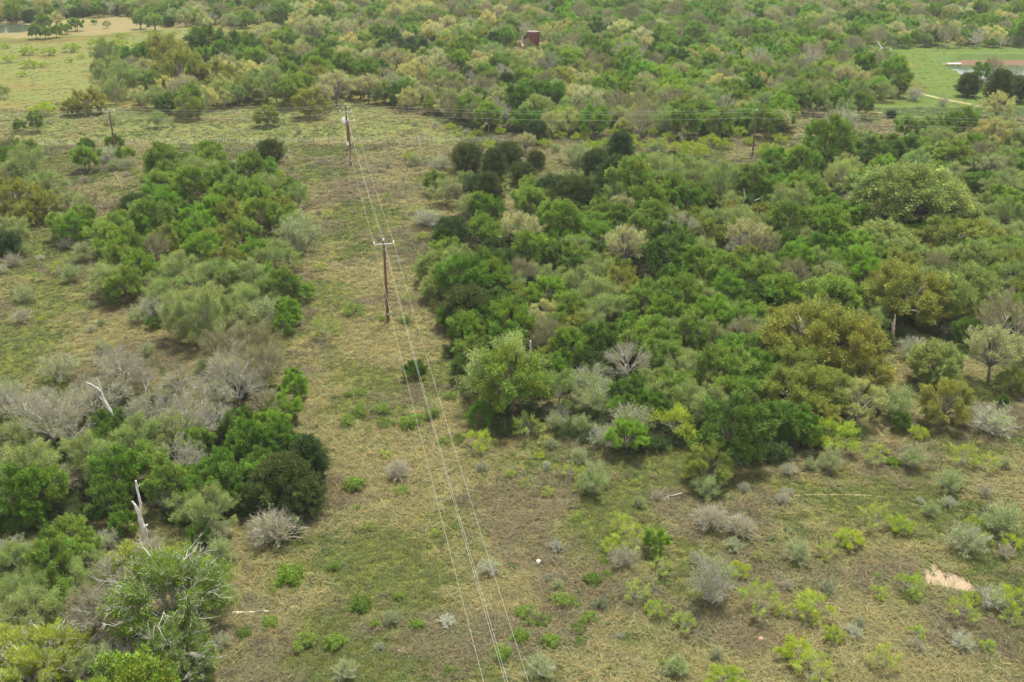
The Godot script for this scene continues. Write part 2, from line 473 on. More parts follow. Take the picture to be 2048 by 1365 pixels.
	for q in [[26, 0.95, 8, 1.0, 0.2], [15, 0.7, 7, 0.8, 0.5], [20, 1.1, 7, 0.7, 0.45], [12, 0.6, 9, 0.9, 0.7]]:
		protos.V.append(many_stems({"r": 1.3, "h": q[1], "n": q[0], "twigs": q[2], "bark": Color(0.27, 0.23, 0.16), "sprigs": low_s, "leafy": q[3], "twig_len": 0.34, "crook": q[4], "side": 3, "twig_r": 0.012}))
	for kind in protos:
		for p in protos[kind]:
			if kind == "W":
				continue
			p.r = breadth(p.leaf if p.leaf and kind in "GBDOSPQCLYV" else p.wood)
	var total := 0
	for kind in protos:
		for p in protos[kind]:
			for part in ["wood", "leaf"]:
				if p[part]:
					total += p[part].surface_get_array_len(0) / 3
	print("triangles in plants: ", total)

# Half the width that holds nearly all of a plant.
func breadth(m: ArrayMesh) -> float:
	var v: PackedVector3Array = m.surface_get_arrays(0)[Mesh.ARRAY_VERTEX]
	var d := PackedFloat32Array()
	for i in range(0, v.size(), 31):
		d.append(Vector2(v[i].x, v[i].z).length())
	d.sort()
	return d[int(d.size() * 0.95)]

const WORDS := {"G": ["green_oak", "oak"], "B": ["bright_elm", "elm"], "M": ["spreading_mesquite", "mesquite"], "W": ["lime_mesquite_tree", "mesquite"], "D": ["dense_oak", "oak"], "O": ["live_oak", "live oak"], "S": ["grey_green_tree", "tree"], "P": ["budding_tree", "budding tree"], "Q": ["yellow_green_oak", "oak"],
	"N": ["bare_tree", "bare tree"], "C": ["cedar_tree", "cedar"], "L": ["mesquite_shrub", "mesquite"], "Y": ["sage_shrub", "shrub"], "T": ["leafless_shrub", "bare shrub"], "V": ["low_bush", "bush"]}
const GROUPS := {"G": "green oaks of the wood", "B": "bright green elms of the wood", "M": "large spreading mesquites", "W": "large lime mesquites", "D": "deep green oaks of the wood", "O": "olive live oaks", "S": "grey-green half-leafed trees", "P": "pale budding trees", "Q": "yellow-green budding oaks",
	"N": "bare trees", "C": "cedars", "L": "mesquites on the open ground", "Y": "sage-green shrubs", "T": "leafless shrubs", "V": "low bushes in the grass"}
var first := {}

func plant(kind: String, x: float, z: float, width: float, tall: float, label: String) -> Node3D:
	var set_of: Array = protos[kind]
	var h := absi(int(x * 37.0) * 7 + int(z * 53.0) * 13)
	var which := h % set_of.size()
	if kind == "P" and label.contains("fan"):
		which = 0
	if kind == "T":
		which = 2 if label.contains("radial") else h % 2
	if kind == "T" and label.contains("grey-white"):
		which = 1
	if kind == "L" and z < -180.0:
		which = 2
	if kind == "N":
		which = 2 if label.contains("white") else h % 2
	var tint: int = (h / 7) % mats[kind].size()
	var key := "%s%d%d" % [kind, which, tint]
	var p: Dictionary = set_of[which]
	var o: Node3D
	if first.has(key):
		o = first[key].duplicate()
		o.name = numbered(WORDS[kind][0])
		add_child(o, true)
	else:
		o = base(WORDS[kind][0], Vector3.ZERO)
		put("trunk" if kind in "GBDMWOSPQNC" else "stems", p.wood, mats.bark, o)
		if p.leaf:
			put("crown" if kind in "GBDMWOSPQNC" else "leaves", p.leaf, mats[kind][tint], o)
		first[key] = o
	var s: float = width / (2.0 * p.r)
	o.transform = Transform3D(Basis(Vector3.UP, fmod(h * 0.731, TAU)).scaled(Vector3(s, s * tall, s)), Vector3(x, 0, z))
	tag(o, label, WORDS[kind][1], GROUPS[kind])
	var cell := Vector2i(int(floor(x / 8.0)), int(floor(z / 8.0)))
	if not cells.has(cell):
		cells[cell] = []
	cells[cell].append(Vector3(x, width, z))
	return o

func crowded(x: float, z: float, w: float, fit: float) -> bool:
	var c := Vector2i(int(floor(x / 8.0)), int(floor(z / 8.0)))
	for i in range(-1, 2):
		for j in range(-1, 2):
			for q in cells.get(c + Vector2i(i, j), []):
				if Vector2(q.x - x, q.z - z).length() < (q.y + w) * 0.5 * fit:
					return true
	return false

# each row: kind, x, z, crown width, height factor, what tells it apart
func plant_individuals() -> void:
	var rows := [
		["W", -31.3, -50.6, 4.6, 1.08, "large large lime mesquite with white twigs well left of the largest spreading tree"],
		["L", 14.1, -51.2, 2.7, 1.03, "lime-green mesquite in front of the tangled grey shrub"],
		["S", -28.5, -51.6, 2.4, 1.05, "small grey-green half-leafed tree in front and left of the largest spreading tree"],
		["L", 20.1, -51.8, 2.9, 0.99, "lime-green mesquite well in front and right of the tangled grey shrub"],
		["Y", -11.2, -52.1, 1.6, 0.95, "small sage-green grey-stemmed shrub in front and right of the fallen pale log"],
		["M", -21.3, -52.2, 3.3, 0.95, "small large green mesquite with white branches in front and left of the fallen pale log"],
		["W", -29.8, -52.3, 2.6, 0.98, "small large lime mesquite with white twigs well left of the fallen pale log"],
		["Y", 1.9, -52.3, 2.1, 0.99, "sage-green grey-stemmed shrub in front of the white bucket"],
		["M", -22.7, -52.4, 4.9, 1.08, "large green mesquite with white branches a little in front of the largest spreading tree"],
		["Y", -11.1, -52.5, 1.5, 1.07, "small sage-green grey-stemmed shrub right of the fallen pale log"],
		["Y", 11.1, -52.5, 1.7, 0.98, "sage-green grey-stemmed shrub in front of the tangled grey shrub"],
		["V", -4.2, -52.5, 1.2, 0.96, "low leafy green bush well in front and left of the white bucket"],
		["T", -26.6, -52.6, 3.0, 1.04, "mid-sized leafless pale grey shrub in front and left of the largest spreading tree"],
		["Y", 11.1, -52.7, 1.5, 0.98, "small sage-green grey-stemmed shrub in front of the tangled grey shrub"],
		["W", -31.0, -52.8, 4.4, 1.10, "mid-sized large lime mesquite with white twigs well left of the largest spreading tree"],
		["W", -33.4, -52.8, 4.2, 1.02, "large lime mesquite with white twigs well left of the largest spreading tree"],
		["L", 25.2, -53.1, 2.3, 1.10, "lime-green mesquite in front and left of the bare sandy patch"],
		["V", 10.4, -53.2, 1.1, 0.97, "small low leafy green bush in front and left of the tangled grey shrub"],
		["Y", -28.2, -53.3, 2.6, 0.93, "sage-green grey-stemmed shrub in front and left of the largest spreading tree"],
		["L", 19.4, -53.7, 2.6, 1.04, "lime-green mesquite in front and right of the tangled grey shrub"],
		["V", -0.6, -54.2, 1.6, 0.96, "mid-sized low leafy green bush in front of the white bucket"],
		["L", 33.1, -54.8, 1.3, 0.92, "small lime-green mesquite in front of the bare sandy patch"],
		["T", 28.2, -55.0, 1.3, 0.96, "small leafless pale grey shrub in front of the bare sandy patch"],
		["T", 31.4, -55.1, 1.7, 0.94, "leafless pale grey shrub in front of the bare sandy patch"],
		["Y", -20.3, -55.2, 1.4, 1.02, "small sage-green grey-stemmed shrub a little in front and left of the fallen pale log"],
		["V", -14.5, -55.3, 1.8, 1.03, "large low leafy green bush a little right of the fallen pale log"],
		["V", -12.4, -55.3, 1.6, 1.08, "mid-sized low leafy green bush right of the fallen pale log"],
		["V", 4.7, -55.5, 0.9, 0.96, "small low leafy green bush in front of the white bucket"],
		["V", 2.7, -55.5, 1.4, 1.02, "low leafy green bush in front of the white bucket"],
		["V", 0.6, -55.9, 1.4, 1.04, "low leafy green bush well left of the tangled grey shrub"],
		["L", 22.7, -55.9, 1.6, 1.04, "small lime-green mesquite well left of the bare sandy patch"],
		["N", -28.9, -55.9, 4.0, 1.03, "white-twigged bare tree low in the bottom left thicket"],
		["L", 28.7, -56.2, 1.3, 0.96, "small lime-green mesquite a little in front of the bare sandy patch"],
		["V", -19.0, -56.3, 1.1, 1.08, "low leafy green bush just in front of the fallen pale log"],
		["S", -33.7, -56.6, 4.1, 1.05, "small grey-green half-leafed tree well left of the largest spreading tree"],
		["N", -29.8, -56.6, 3.7, 1.08, "small bare grey twiggy tree left of the largest spreading tree"],
		["V", 4.7, -56.8, 1.3, 1.10, "low leafy green bush in front of the white bucket, left of the tangled grey shrub"],
		["M", -24.2, -56.9, 8.1, 1.05, "largest green spreading mesquite with white branches, beside the fallen pale log"],
		["L", 12.3, -57.0, 1.9, 0.98, "lime-green mesquite a little in front and left of the tangled grey shrub"],
		["V", -6.8, -57.2, 1.1, 1.05, "low leafy green bush well left of the white bucket"],
		["V", -9.8, -57.3, 0.9, 1.08, "small low leafy green bush well in front and right of the radial dead bush"],
		["L", 12.2, -57.5, 1.3, 1.07, "small lime-green mesquite a little in front and left of the tangled grey shrub"],
		["V", -17.4, -57.5, 1.3, 0.93, "low leafy green bush just right of the fallen pale log"],
		["L", 36.0, -57.7, 1.6, 0.93, "small lime-green mesquite right of the bare sandy patch"],
		["L", 21.5, -57.7, 1.7, 1.06, "small lime-green mesquite right of the tangled grey shrub"],
		["V", 2.3, -57.7, 1.3, 1.08, "low leafy green bush a little in front of the white bucket"],
		["S", -35.8, -58.0, 3.9, 1.07, "small grey-green half-leafed tree well in front and left of the forked white snag"],
		["V", 5.5, -58.0, 1.5, 0.93, "mid-sized low leafy green bush in front and right of the white bucket"],
		["L", 32.6, -58.1, 2.4, 1.06, "lime-green mesquite a little in front of the bare sandy patch"],
		["V", 1.2, -58.1, 1.8, 1.07, "large low leafy green bush a little in front of the white bucket"],
		["N", -27.4, -58.4, 4.1, 0.97, "tangle of bare white branches left of the largest spreading mesquite"],
		["L", 19.7, -58.4, 1.3, 0.94, "small lime-green mesquite in front and right of the radial bush pair"],
		["L", 10.5, -58.5, 1.8, 1.09, "small lime-green mesquite a little left of the tangled grey shrub"],
		["L", 21.9, -58.6, 2.9, 0.93, "lime-green mesquite right of the tangled grey shrub"],
		["V", 0.7, -58.7, 1.1, 1.03, "low leafy green bush far left of the radial bush pair"],
		["G", -33.5, -58.9, 3.2, 0.95, "small mid-green leafy oak well in front and left of the forked white snag"],
		["L", 18.1, -58.9, 3.2, 1.05, "mid-sized lime-green mesquite a little right of the tangled grey shrub"],
		["S", -34.7, -59.0, 4.2, 0.93, "grey-green half-leafed tree well left of the largest spreading tree"],
		["V", -11.1, -59.3, 1.7, 1.10, "mid-sized low leafy green bush well in front and right of the radial dead bush"],
		["L", 36.6, -59.4, 2.6, 1.02, "lime-green mesquite right of the bare sandy patch"],
		["T", 35.5, -59.4, 2.3, 1.04, "leafless pale grey shrub a little right of the bare sandy patch"],
		["V", 4.5, -59.7, 1.1, 1.06, "low leafy green bush a little in front and right of the white bucket"],
		["L", 34.1, -59.9, 1.5, 0.97, "small lime-green mesquite a little in front and right of the bare sandy patch"],
		["V", 3.7, -59.9, 1.7, 0.94, "mid-sized low leafy green bush a little in front and right of the white bucket"],
		["T", 14.8, -60.0, 3.3, 1.80, "tall tangled grey-white dead shrub on open ground at lower right"],
		["L", 13.7, -60.3, 1.2, 1.08, "small lime-green mesquite just left of the tangled grey shrub"],
		["L", 9.3, -60.3, 2.2, 0.94, "lime-green mesquite left of the tangled grey shrub"],
		["Y", -21.4, -60.3, 1.9, 0.93, "sage-green grey-stemmed shrub a little behind and left of the fallen pale log"],
		["S", -32.4, -60.4, 3.5, 1.05, "small grey-green half-leafed tree left of the largest spreading tree"],
		["V", -8.5, -60.5, 0.9, 1.04, "small low leafy green bush well right of the fallen pale log"],
		["L", 27.4, -60.5, 1.4, 0.98, "small lime-green mesquite left of the bare sandy patch"],
		["L", 29.9, -60.9, 2.3, 1.09, "lime-green mesquite a little left of the bare sandy patch"],
		["V", -18.1, -61.1, 1.0, 1.03, "small low leafy green bush a little behind and right of the fallen pale log"],
		["G", -34.4, -61.3, 3.6, 1.10, "small mid-green leafy oak well left of the largest spreading tree"],
		["T", 20.8, -61.5, 1.2, 0.98, "small leafless pale grey shrub right of the tangled grey shrub"],
		["Y", 3.5, -61.6, 1.0, 1.01, "small sage-green grey-stemmed shrub a little in front and right of the white bucket"],
		["N", -30.4, -62.0, 2.6, 0.98, "small bare grey twiggy tree in front of the forked white snag"],
		["V", 6.2, -62.4, 1.4, 0.98, "low leafy green bush a little right of the white bucket"],
		["V", -17.0, -62.6, 2.3, 0.99, "dense low green bush on the grass right of the largest spreading tree"],
		["V", 7.3, -63.0, 1.0, 1.10, "small low leafy green bush right of the white bucket"],
		["V", 28.2, -63.0, 0.7, 0.98, "small low leafy green bush left of the bare sandy patch"],
		["S", -37.8, -63.1, 2.9, 1.03, "small grey-green half-leafed tree well left of the forked white snag"],
		["L", 17.5, -63.2, 1.8, 1.00, "small lime-green mesquite a little behind and right of the tangled grey shrub"],
		["W", -29.3, -63.3, 3.4, 1.02, "large lime mesquite with white twigs a little behind and left of the largest spreading tree"],
		["L", -24.4, -63.3, 2.6, 0.97, "lime-green mesquite a little behind and right of the largest spreading tree"],
		["T", -1.8, -63.5, 1.8, 0.93, "small dead grey bush under the power lines"],
		["G", -34.8, -63.6, 3.3, 1.03, "small mid-green leafy oak left of the largest spreading tree"],
		["L", 11.6, -63.6, 1.9, 0.94, "lime-green mesquite a little left of the tangled grey shrub"],
		["N", -27.9, -63.7, 3.0, 1.02, "bare white branches just below the forked snag"],
		["S", -32.7, -63.7, 2.5, 1.06, "small grey-green half-leafed tree in front and left of the forked white snag"],
		["V", -13.8, -64.0, 1.2, 0.96, "low leafy green bush in front and right of the radial dead bush"],
		["L", -27.0, -64.1, 2.6, 1.01, "lime-green mesquite a little behind the largest spreading tree"],
		["L", -28.7, -64.3, 2.5, 0.99, "lime-green mesquite a little behind and left of the largest spreading tree"],
		["T", 8.7, -64.4, 2.4, 1.07, "leafless pale grey shrub right of the white bucket"],
		["T", 14.7, -64.7, 1.6, 1.00, "small leafless pale grey shrub a little behind the tangled grey shrub"],
		["Y", -39.3, -64.8, 2.7, 1.06, "mid-sized sage-green grey-stemmed shrub well left of the forked white snag"],
		["V", 7.2, -64.8, 0.8, 1.00, "small low leafy green bush left of the tangled grey shrub"],
		["Y", 22.5, -65.0, 2.4, 1.00, "sage-green grey-stemmed shrub right of the radial bush pair"],
		["Y", -22.9, -65.0, 2.4, 1.03, "sage-green grey-stemmed shrub a little left of the radial dead bush"],
		["G", -33.8, -65.2, 2.8, 0.95, "small mid-green leafy oak behind a grey-green tree, left of the forked white snag"],
		["T", 39.1, -65.6, 1.6, 0.99, "small leafless pale grey shrub right of the bare sandy patch"],
		["L", 25.1, -65.6, 1.8, 0.97, "small lime-green mesquite right of the radial bush pair"],
		["L", 8.1, -66.1, 2.0, 1.06, "lime-green mesquite right of the white bucket"],
		["B", 11.5, -66.1, 2.2, 1.01, "small bright green leafy elm left of the radial bush pair"],
		["Y", 36.3, -66.4, 3.1, 1.00, "mid-sized sage-green grey-stemmed shrub a little behind the bare sandy patch"],
		["G", -35.2, -66.4, 3.1, 1.04, "small mid-green leafy oak right of a deep green oak, left of the forked white snag"],
		["L", 9.5, -66.6, 3.1, 0.94, "mid-sized lime-green mesquite left of the radial bush pair"],
		["L", 40.1, -66.7, 1.8, 1.04, "lime-green mesquite well in front of the big pale fan tree"],
		["T", -32.6, -66.9, 2.0, 1.08, "leafless pale grey shrub a little in front and left of the forked white snag"],
		["L", 27.3, -67.1, 2.5, 0.93, "lime-green mesquite left of the bare sandy patch"],
		["D", -25.0, -67.2, 2.1, 1.02, "small deep green dense oak right of the forked white snag"],
		["L", 38.3, -67.3, 1.4, 1.01, "small lime-green mesquite a little behind and right of the bare sandy patch"],
		["D", -37.4, -67.4, 1.8, 1.10, "small deep green dense oak left of the forked white snag"],
		["Y", -24.0, -67.5, 2.8, 0.96, "mid-sized sage-green grey-stemmed shrub a little left of the radial dead bush"],
		["T", -19.3, -67.7, 4.4, 1.03, "leafless radial pale bush fanning out in front of brown-green cedars"],
		["L", -6.4, -68.4, 0.9, 1.04, "small lime-green mesquite left of the white bucket"],
		["T", 18.7, -68.6, 2.8, 1.06, "radial grey bush with green tips, right one of the pale pair"],
		["D", -31.8, -68.6, 2.5, 1.04, "small deep green dense oak just in front and left of the forked white snag"],
		["D", -40.6, -68.7, 1.9, 1.00, "small deep green dense oak well left of the forked white snag"],
		["S", -24.6, -68.8, 4.0, 1.05, "small grey-green half-leafed tree left of the radial dead bush"],
		["Y", 40.3, -69.0, 3.6, 0.94, "large sage-green grey-stemmed shrub behind and right of the bare sandy patch"],
		["L", 32.2, -69.1, 2.3, 0.94, "lime-green mesquite well right of the radial bush pair"],
		["B", -39.5, -69.5, 2.0, 1.04, "small bright green sapling with a pale leaning trunk in the lower left clearing"],
		["V", -11.9, -69.5, 1.2, 1.05, "low leafy green bush right of the radial dead bush"],
		["T", 16.5, -69.6, 3.3, 1.05, "radial leafless tan bush, the bigger of the pale pair on open grass"],
		["L", 30.1, -69.6, 2.8, 1.08, "lime-green mesquite behind and left of the bare sandy patch"],
		["L", 38.4, -69.8, 1.5, 1.01, "small lime-green mesquite behind the bare sandy patch"],
		["S", -26.9, -70.3, 3.4, 1.06, "small grey-green half-leafed tree a little right of the forked white snag"],
		["D", -40.8, -70.3, 4.8, 1.08, "mid-sized deep green dense oak well left of the forked white snag"],
		["V", 5.5, -70.8, 1.1, 0.95, "low leafy green bush behind and right of the white bucket"],
		["D", -33.7, -71.2, 3.8, 1.10, "small deep green dense oak a little left of the forked white snag"],
		["G", -39.7, -71.3, 4.1, 1.01, "small mid-green leafy oak left of the forked white snag"],
		["Y", 35.4, -71.4, 1.6, 1.08, "small sage-green grey-stemmed shrub behind the bare sandy patch"],
		["C", -21.7, -71.6, 2.6, 1.00, "small dark green cedar a little behind and left of the radial dead bush"],
		["C", -17.6, -71.7, 3.7, 1.02, "small dark green cedar a little behind and right of the radial dead bush"],
		["B", -26.3, -72.1, 3.4, 0.99, "small bright green leafy elm right of the forked white snag"],
		["D", -23.5, -72.2, 2.8, 1.09, "small deep green dense oak a little behind and left of the radial dead bush"],
		["G", -29.0, -72.4, 3.7, 1.03, "small mid-green leafy oak a little behind and right of the forked white snag"],
		["V", -13.3, -72.4, 0.8, 1.01, "small low leafy green bush right of the radial dead bush"],
		["C", -19.4, -72.5, 5.2, 1.04, "broad brown-green cedar at the thicket's lower right corner above a radial dead bush"],
		["D", -24.6, -72.5, 4.0, 1.02, "deep green dense oak right of the forked white snag"],
		["T", -29.4, -72.8, 2.0, 1.08, "leafless pale grey shrub a little right of the forked white snag"],
		["T", 37.5, -72.8, 1.3, 1.04, "small leafless pale grey shrub well in front of the big pale fan tree"],
		["L", 7.9, -73.3, 1.1, 1.05, "small lime-green mesquite behind and right of the white bucket"],
		["T", 23.4, -73.3, 1.5, 1.07, "small leafless pale grey shrub right of the radial bush pair"],
		["S", -41.0, -73.6, 5.0, 1.10, "grey-green half-leafed tree left of the forked white snag"],
		["L", -3.3, -73.8, 0.8, 0.94, "small lime-green mesquite behind and left of the white bucket"],
		["N", -39.3, -73.9, 3.4, 1.03, "small bare grey twiggy tree left of the forked white snag"],
		["D", -33.8, -73.9, 4.5, 1.08, "deep green dense oak a little behind and left of the forked white snag"],
		["S", -43.3, -74.1, 5.0, 0.95, "grey-green half-leafed tree well left of the forked white snag"],
		["G", -28.3, -74.2, 2.9, 0.96, "small mid-green leafy oak a little right of the forked white snag"],
		["Y", 17.0, -74.3, 2.6, 1.00, "sage-green grey-stemmed shrub a little behind the radial bush pair"],
		["T", 41.4, -74.4, 1.5, 1.08, "small leafless pale grey shrub behind the bare sandy patch"],
		["V", -9.7, -74.9, 1.6, 0.98, "mid-sized low leafy green bush well right of the radial dead bush"],
		["L", 5.9, -74.9, 1.2, 1.08, "small lime-green mesquite behind the white bucket"],
		["B", -21.4, -75.0, 3.4, 1.04, "small bright green leafy elm a little behind the radial dead bush"],
		["D", -25.7, -75.0, 4.6, 0.99, "deep green dense oak behind and left of the radial dead bush"],
		["Y", 7.1, -75.0, 3.1, 1.10, "sage bush with grey twigs alone on grass below the wood"],
		["Y", 38.6, -75.3, 2.7, 0.99, "mid-sized sage-green grey-stemmed shrub behind the bare sandy patch"],
		["T", 20.5, -75.3, 1.3, 1.04, "small leafless pale grey shrub a little behind the radial bush pair"],
		["V", -14.0, -75.6, 2.0, 1.09, "large low leafy green bush right of the radial dead bush"],
		["S", -36.0, -75.8, 4.6, 1.10, "grey-green half-leafed tree a little behind and left of the forked white snag"],
		["L", 1.1, -75.9, 1.1, 1.05, "small lime-green mesquite well in front of the two-toned tree"],
		["G", -32.1, -75.9, 4.3, 1.05, "mid-green leafy oak a little behind the forked white snag"],
		["N", -28.3, -76.0, 3.5, 0.99, "small bare grey twiggy tree behind and right of the forked white snag"],
		["L", 11.0, -76.3, 0.8, 1.01, "small lime-green mesquite left of the radial bush pair"],
		["C", -18.1, -76.6, 3.6, 1.05, "small dark green cedar behind the radial dead bush"],
		["O", 17.3, -76.6, 4.2, 1.04, "sprawling olive-brown shrub on open grass below the wood's lower edge"],
		["S", -37.9, -76.9, 4.3, 1.07, "grey-green half-leafed tree behind and left of the forked white snag"],
		["D", -22.4, -77.2, 3.7, 0.95, "small deep green dense oak behind the radial dead bush"],
		["N", -29.6, -77.3, 4.1, 1.05, "bare grey twiggy tree behind and right of the forked white snag"],
		["T", -10.3, -77.5, 2.6, 1.06, "leafless pale grey shrub well right of the radial dead bush"],
		["L", -0.1, -77.6, 1.1, 0.98, "small lime-green mesquite in front of the two-toned tree"],
		["T", 25.1, -78.1, 1.5, 1.07, "small upright whitish shrub on the grass below the wood"],
		["L", 43.4, -78.6, 2.4, 0.92, "lime-green mesquite well behind the bare sandy patch"],
		["Y", 29.0, -78.7, 2.5, 1.09, "sage-green grey-stemmed shrub well right of the radial bush pair"],
		["Y", 27.2, -78.8, 1.4, 1.06, "small sage-green grey-stemmed shrub behind and right of the radial bush pair"],
		["Y", 45.2, -79.1, 1.4, 1.02, "small sage-green grey-stemmed shrub in front of the big pale fan tree"],
		["Y", 36.7, -79.2, 2.6, 1.01, "sage-green grey-stemmed shrub well in front and left of the big pale fan tree"],
		["L", 41.5, -79.6, 2.8, 1.09, "lime-green mesquite in front of the big pale fan tree"],
		["V", 35.2, -79.6, 1.4, 1.07, "low leafy green bush well behind the bare sandy patch"],
		["Y", 6.2, -79.7, 1.9, 1.08, "sage-green grey-stemmed shrub in front of the silver dead crown"],
		["L", 33.4, -79.7, 2.1, 0.90, "lime-green mesquite well in front of the huge bronze oak"],
		["D", 20.4, -79.9, 6.4, 1.04, "large deep green dense oak behind the radial bush pair"],
		["T", -19.8, -80.0, 1.8, 1.10, "leafless pale grey shrub behind the radial dead bush"],
		["S", -34.6, -80.5, 4.6, 0.96, "grey-green half-leafed tree a little in front and right of the leaning white snag"],
		["S", -45.7, -80.7, 4.6, 1.06, "grey-green half-leafed tree left of the leaning white snag"],
		["L", 2.5, -80.8, 1.0, 1.03, "small lime-green mesquite in front of the two-toned tree, behind the white bucket"],
		["D", -37.9, -80.9, 4.0, 0.93, "deep green dense oak a little in front of the leaning white snag"],
		["D", -24.5, -81.0, 4.3, 1.04, "deep green dense oak behind the radial dead bush"],
		["D", -21.9, -81.0, 4.0, 1.08, "deep green dense oak well right of the forked white snag"],
		["G", -29.7, -81.2, 3.6, 0.96, "small mid-green leafy oak behind and right of the forked white snag"],
		["N", -42.9, -81.7, 5.2, 1.10, "mid-sized bare grey twiggy tree in front and left of the leaning white snag"],
		["B", 11.0, -82.0, 4.1, 0.98, "bright green leafy elm in front of the silver dead crown"],
		["S", -32.3, -82.4, 4.6, 1.00, "grey-green half-leafed tree right of the leaning white snag"],
		["L", -3.2, -82.4, 2.9, 1.00, "lime-green mesquite in front of the two-toned tree"],
		["N", -40.9, -82.5, 4.4, 0.95, "bare grey twiggy tree a little in front and left of the leaning white snag"],
		["L", 30.2, -82.6, 5.2, 0.90, "large lime-green mesquite in front of the huge bronze oak"],
		["T", 8.8, -83.1, 3.0, 1.04, "low tan leafless bush at the foot of the wood left of a bright green tree"],
		["D", 28.0, -83.1, 3.0, 0.90, "small deep green dense oak in front of the huge bronze oak"],
		["V", -6.6, -83.5, 1.4, 1.01, "low leafy green bush well behind and left of the white bucket"],
		["N", -45.8, -83.5, 4.8, 1.09, "bare grey twiggy tree left of the leaning white snag"],
		["D", -38.2, -83.7, 4.0, 1.06, "deep green dense oak behind the forked white snag"],
		["N", -30.8, -83.7, 4.8, 1.02, "bare grey twiggy tree right of the leaning white snag"],
		["D", 21.4, -84.1, 3.0, 1.05, "small deep green dense oak behind the radial bush pair"],
		["V", -5.1, -84.1, 1.5, 1.04, "low leafy green bush in front and left of the two-toned tree"],
		["N", -35.1, -84.2, 4.4, 1.10, "bare grey twiggy tree a little right of the leaning white snag"],
		["N", -28.5, -84.2, 4.4, 0.94, "bare grey twiggy tree well behind and right of the forked white snag"],
		["D", -26.1, -84.2, 3.7, 1.09, "small deep green dense oak well right of the leaning white snag"],
		["G", -23.2, -84.2, 3.7, 0.98, "small mid-green leafy oak behind the radial dead bush"],
		["D", 27.0, -84.3, 4.1, 0.90, "deep green dense oak in front of the huge bronze oak"],
		["D", 25.3, -84.4, 5.2, 0.90, "mid-sized deep green dense oak in front and left of the huge bronze oak"],
		["L", 39.4, -84.6, 2.0, 1.07, "lime-green mesquite in front and left of the big pale fan tree"],
		["L", 15.7, -84.7, 4.9, 0.93, "large lime-green mesquite in front and right of the silver dead crown"],
		["C", 22.1, -84.7, 4.1, 0.95, "rusty-brown tinged cedar at the lower edge of the right wood"],
		["L", 1.5, -85.0, 3.3, 1.01, "mid-sized lime-green mesquite in front of the two-toned tree"],
		["Y", 11.4, -85.0, 4.1, 1.07, "large sage-green grey-stemmed shrub a little in front of the silver dead crown"],
		["N", -43.0, -85.4, 4.9, 0.97, "mid-sized bare grey twiggy tree a little left of the leaning white snag"],
		["Y", 6.7, -85.7, 2.3, 1.08, "sage-green grey-stemmed shrub in front and left of the silver dead crown"],
		["T", 46.8, -85.7, 4.2, 0.96, "white-grey thorny shrub with a bent pole stem below the big fan tree"],
		["D", -37.7, -85.8, 3.2, 0.93, "small deep green dense oak a little in front and right of the leaning white snag"],
		["D", 38.1, -86.1, 2.0, 1.04, "small deep green dense oak in front of the splintered pale snag"],
		["N", -34.0, -86.1, 4.5, 1.07, "bare grey twiggy tree behind the forked white snag"],
		["S", 19.3, -86.2, 4.4, 1.02, "grey-green half-leafed tree behind the radial bush pair"],
		["O", 29.7, -86.3, 4.7, 0.90, "olive-bronze live oak in front of the huge bronze oak"],
		["Y", 4.3, -86.4, 2.3, 1.01, "sage-green grey-stemmed shrub in front and right of the two-toned tree"],
		["N", -45.9, -86.7, 4.6, 0.96, "bare grey twiggy tree well behind and left of the forked white snag"],
		["V", -10.2, -86.9, 2.1, 1.08, "large low leafy green bush left of the two-toned tree"],
		["D", -3.1, -86.9, 3.1, 1.02, "small deep green dense oak a little in front of the two-toned tree"],
		["V", -12.6, -87.2, 1.9, 0.93, "large low leafy green bush well behind and right of the radial dead bush"],
		["N", -24.2, -87.3, 4.0, 0.98, "small bare grey twiggy tree well behind the radial dead bush"],
		["V", -16.4, -87.4, 1.8, 1.05, "mid-sized low leafy green bush well behind and right of the radial dead bush"],
		["N", -41.1, -87.6, 4.1, 0.94, "bare grey twiggy tree just in front and left of the leaning white snag"],
		["N", -30.8, -87.6, 4.1, 1.10, "bare grey twiggy tree well behind the forked white snag"],
		["O", 42.8, -87.6, 5.0, 1.08, "round olive bush with a bright lime top on the right-hand open ground"],
		["D", 13.8, -87.7, 3.3, 1.05, "small deep green dense oak a little in front of the silver dead crown"],
		["B", -23.0, -88.0, 3.8, 0.95, "small bright green leafy elm well behind the radial dead bush"],
		["N", -49.8, -88.0, 3.6, 1.01, "small bare grey twiggy tree left of the leaning white snag"],
		["P", 34.5, -88.1, 4.9, 1.02, "pale straggly budding tree drooping at the lower right corner of the bronze oak"],
		["V", -9.3, -88.1, 1.9, 0.97, "large low leafy green bush well in front of the nearest power pole"],
		["B", 11.0, -88.5, 3.2, 0.97, "small bright green leafy elm a little in front of the silver dead crown"],
		["G", -0.1, -88.6, 7.1, 1.07, "large mid-green leafy oak just in front of the two-toned tree"],
		["Y", 20.5, -88.6, 2.6, 1.08, "sage-green grey-stemmed shrub right of the silver dead crown"],
		["Y", 38.4, -88.7, 3.9, 1.05, "upright sage-green bush standing right of the straggly budding tree"],
		["V", -8.0, -88.8, 1.9, 1.07, "large low leafy green bush in front and left of the two-toned tree"],
		["T", 4.9, -88.8, 1.9, 1.10, "small white lichen-covered bare shrub at the front edge of the wood"],
		["S", 17.9, -88.9, 3.7, 1.03, "small grey-green half-leafed tree right of the silver dead crown"],
		["G", 21.3, -89.0, 3.7, 1.04, "small mid-green leafy oak right of the silver dead crown"],
		["S", 17.1, -89.5, 3.3, 1.02, "small grey-green half-leafed tree well behind the radial bush pair"],
		["V", -15.5, -89.5, 1.8, 1.05, "large low leafy green bush far right of the forked white snag"],
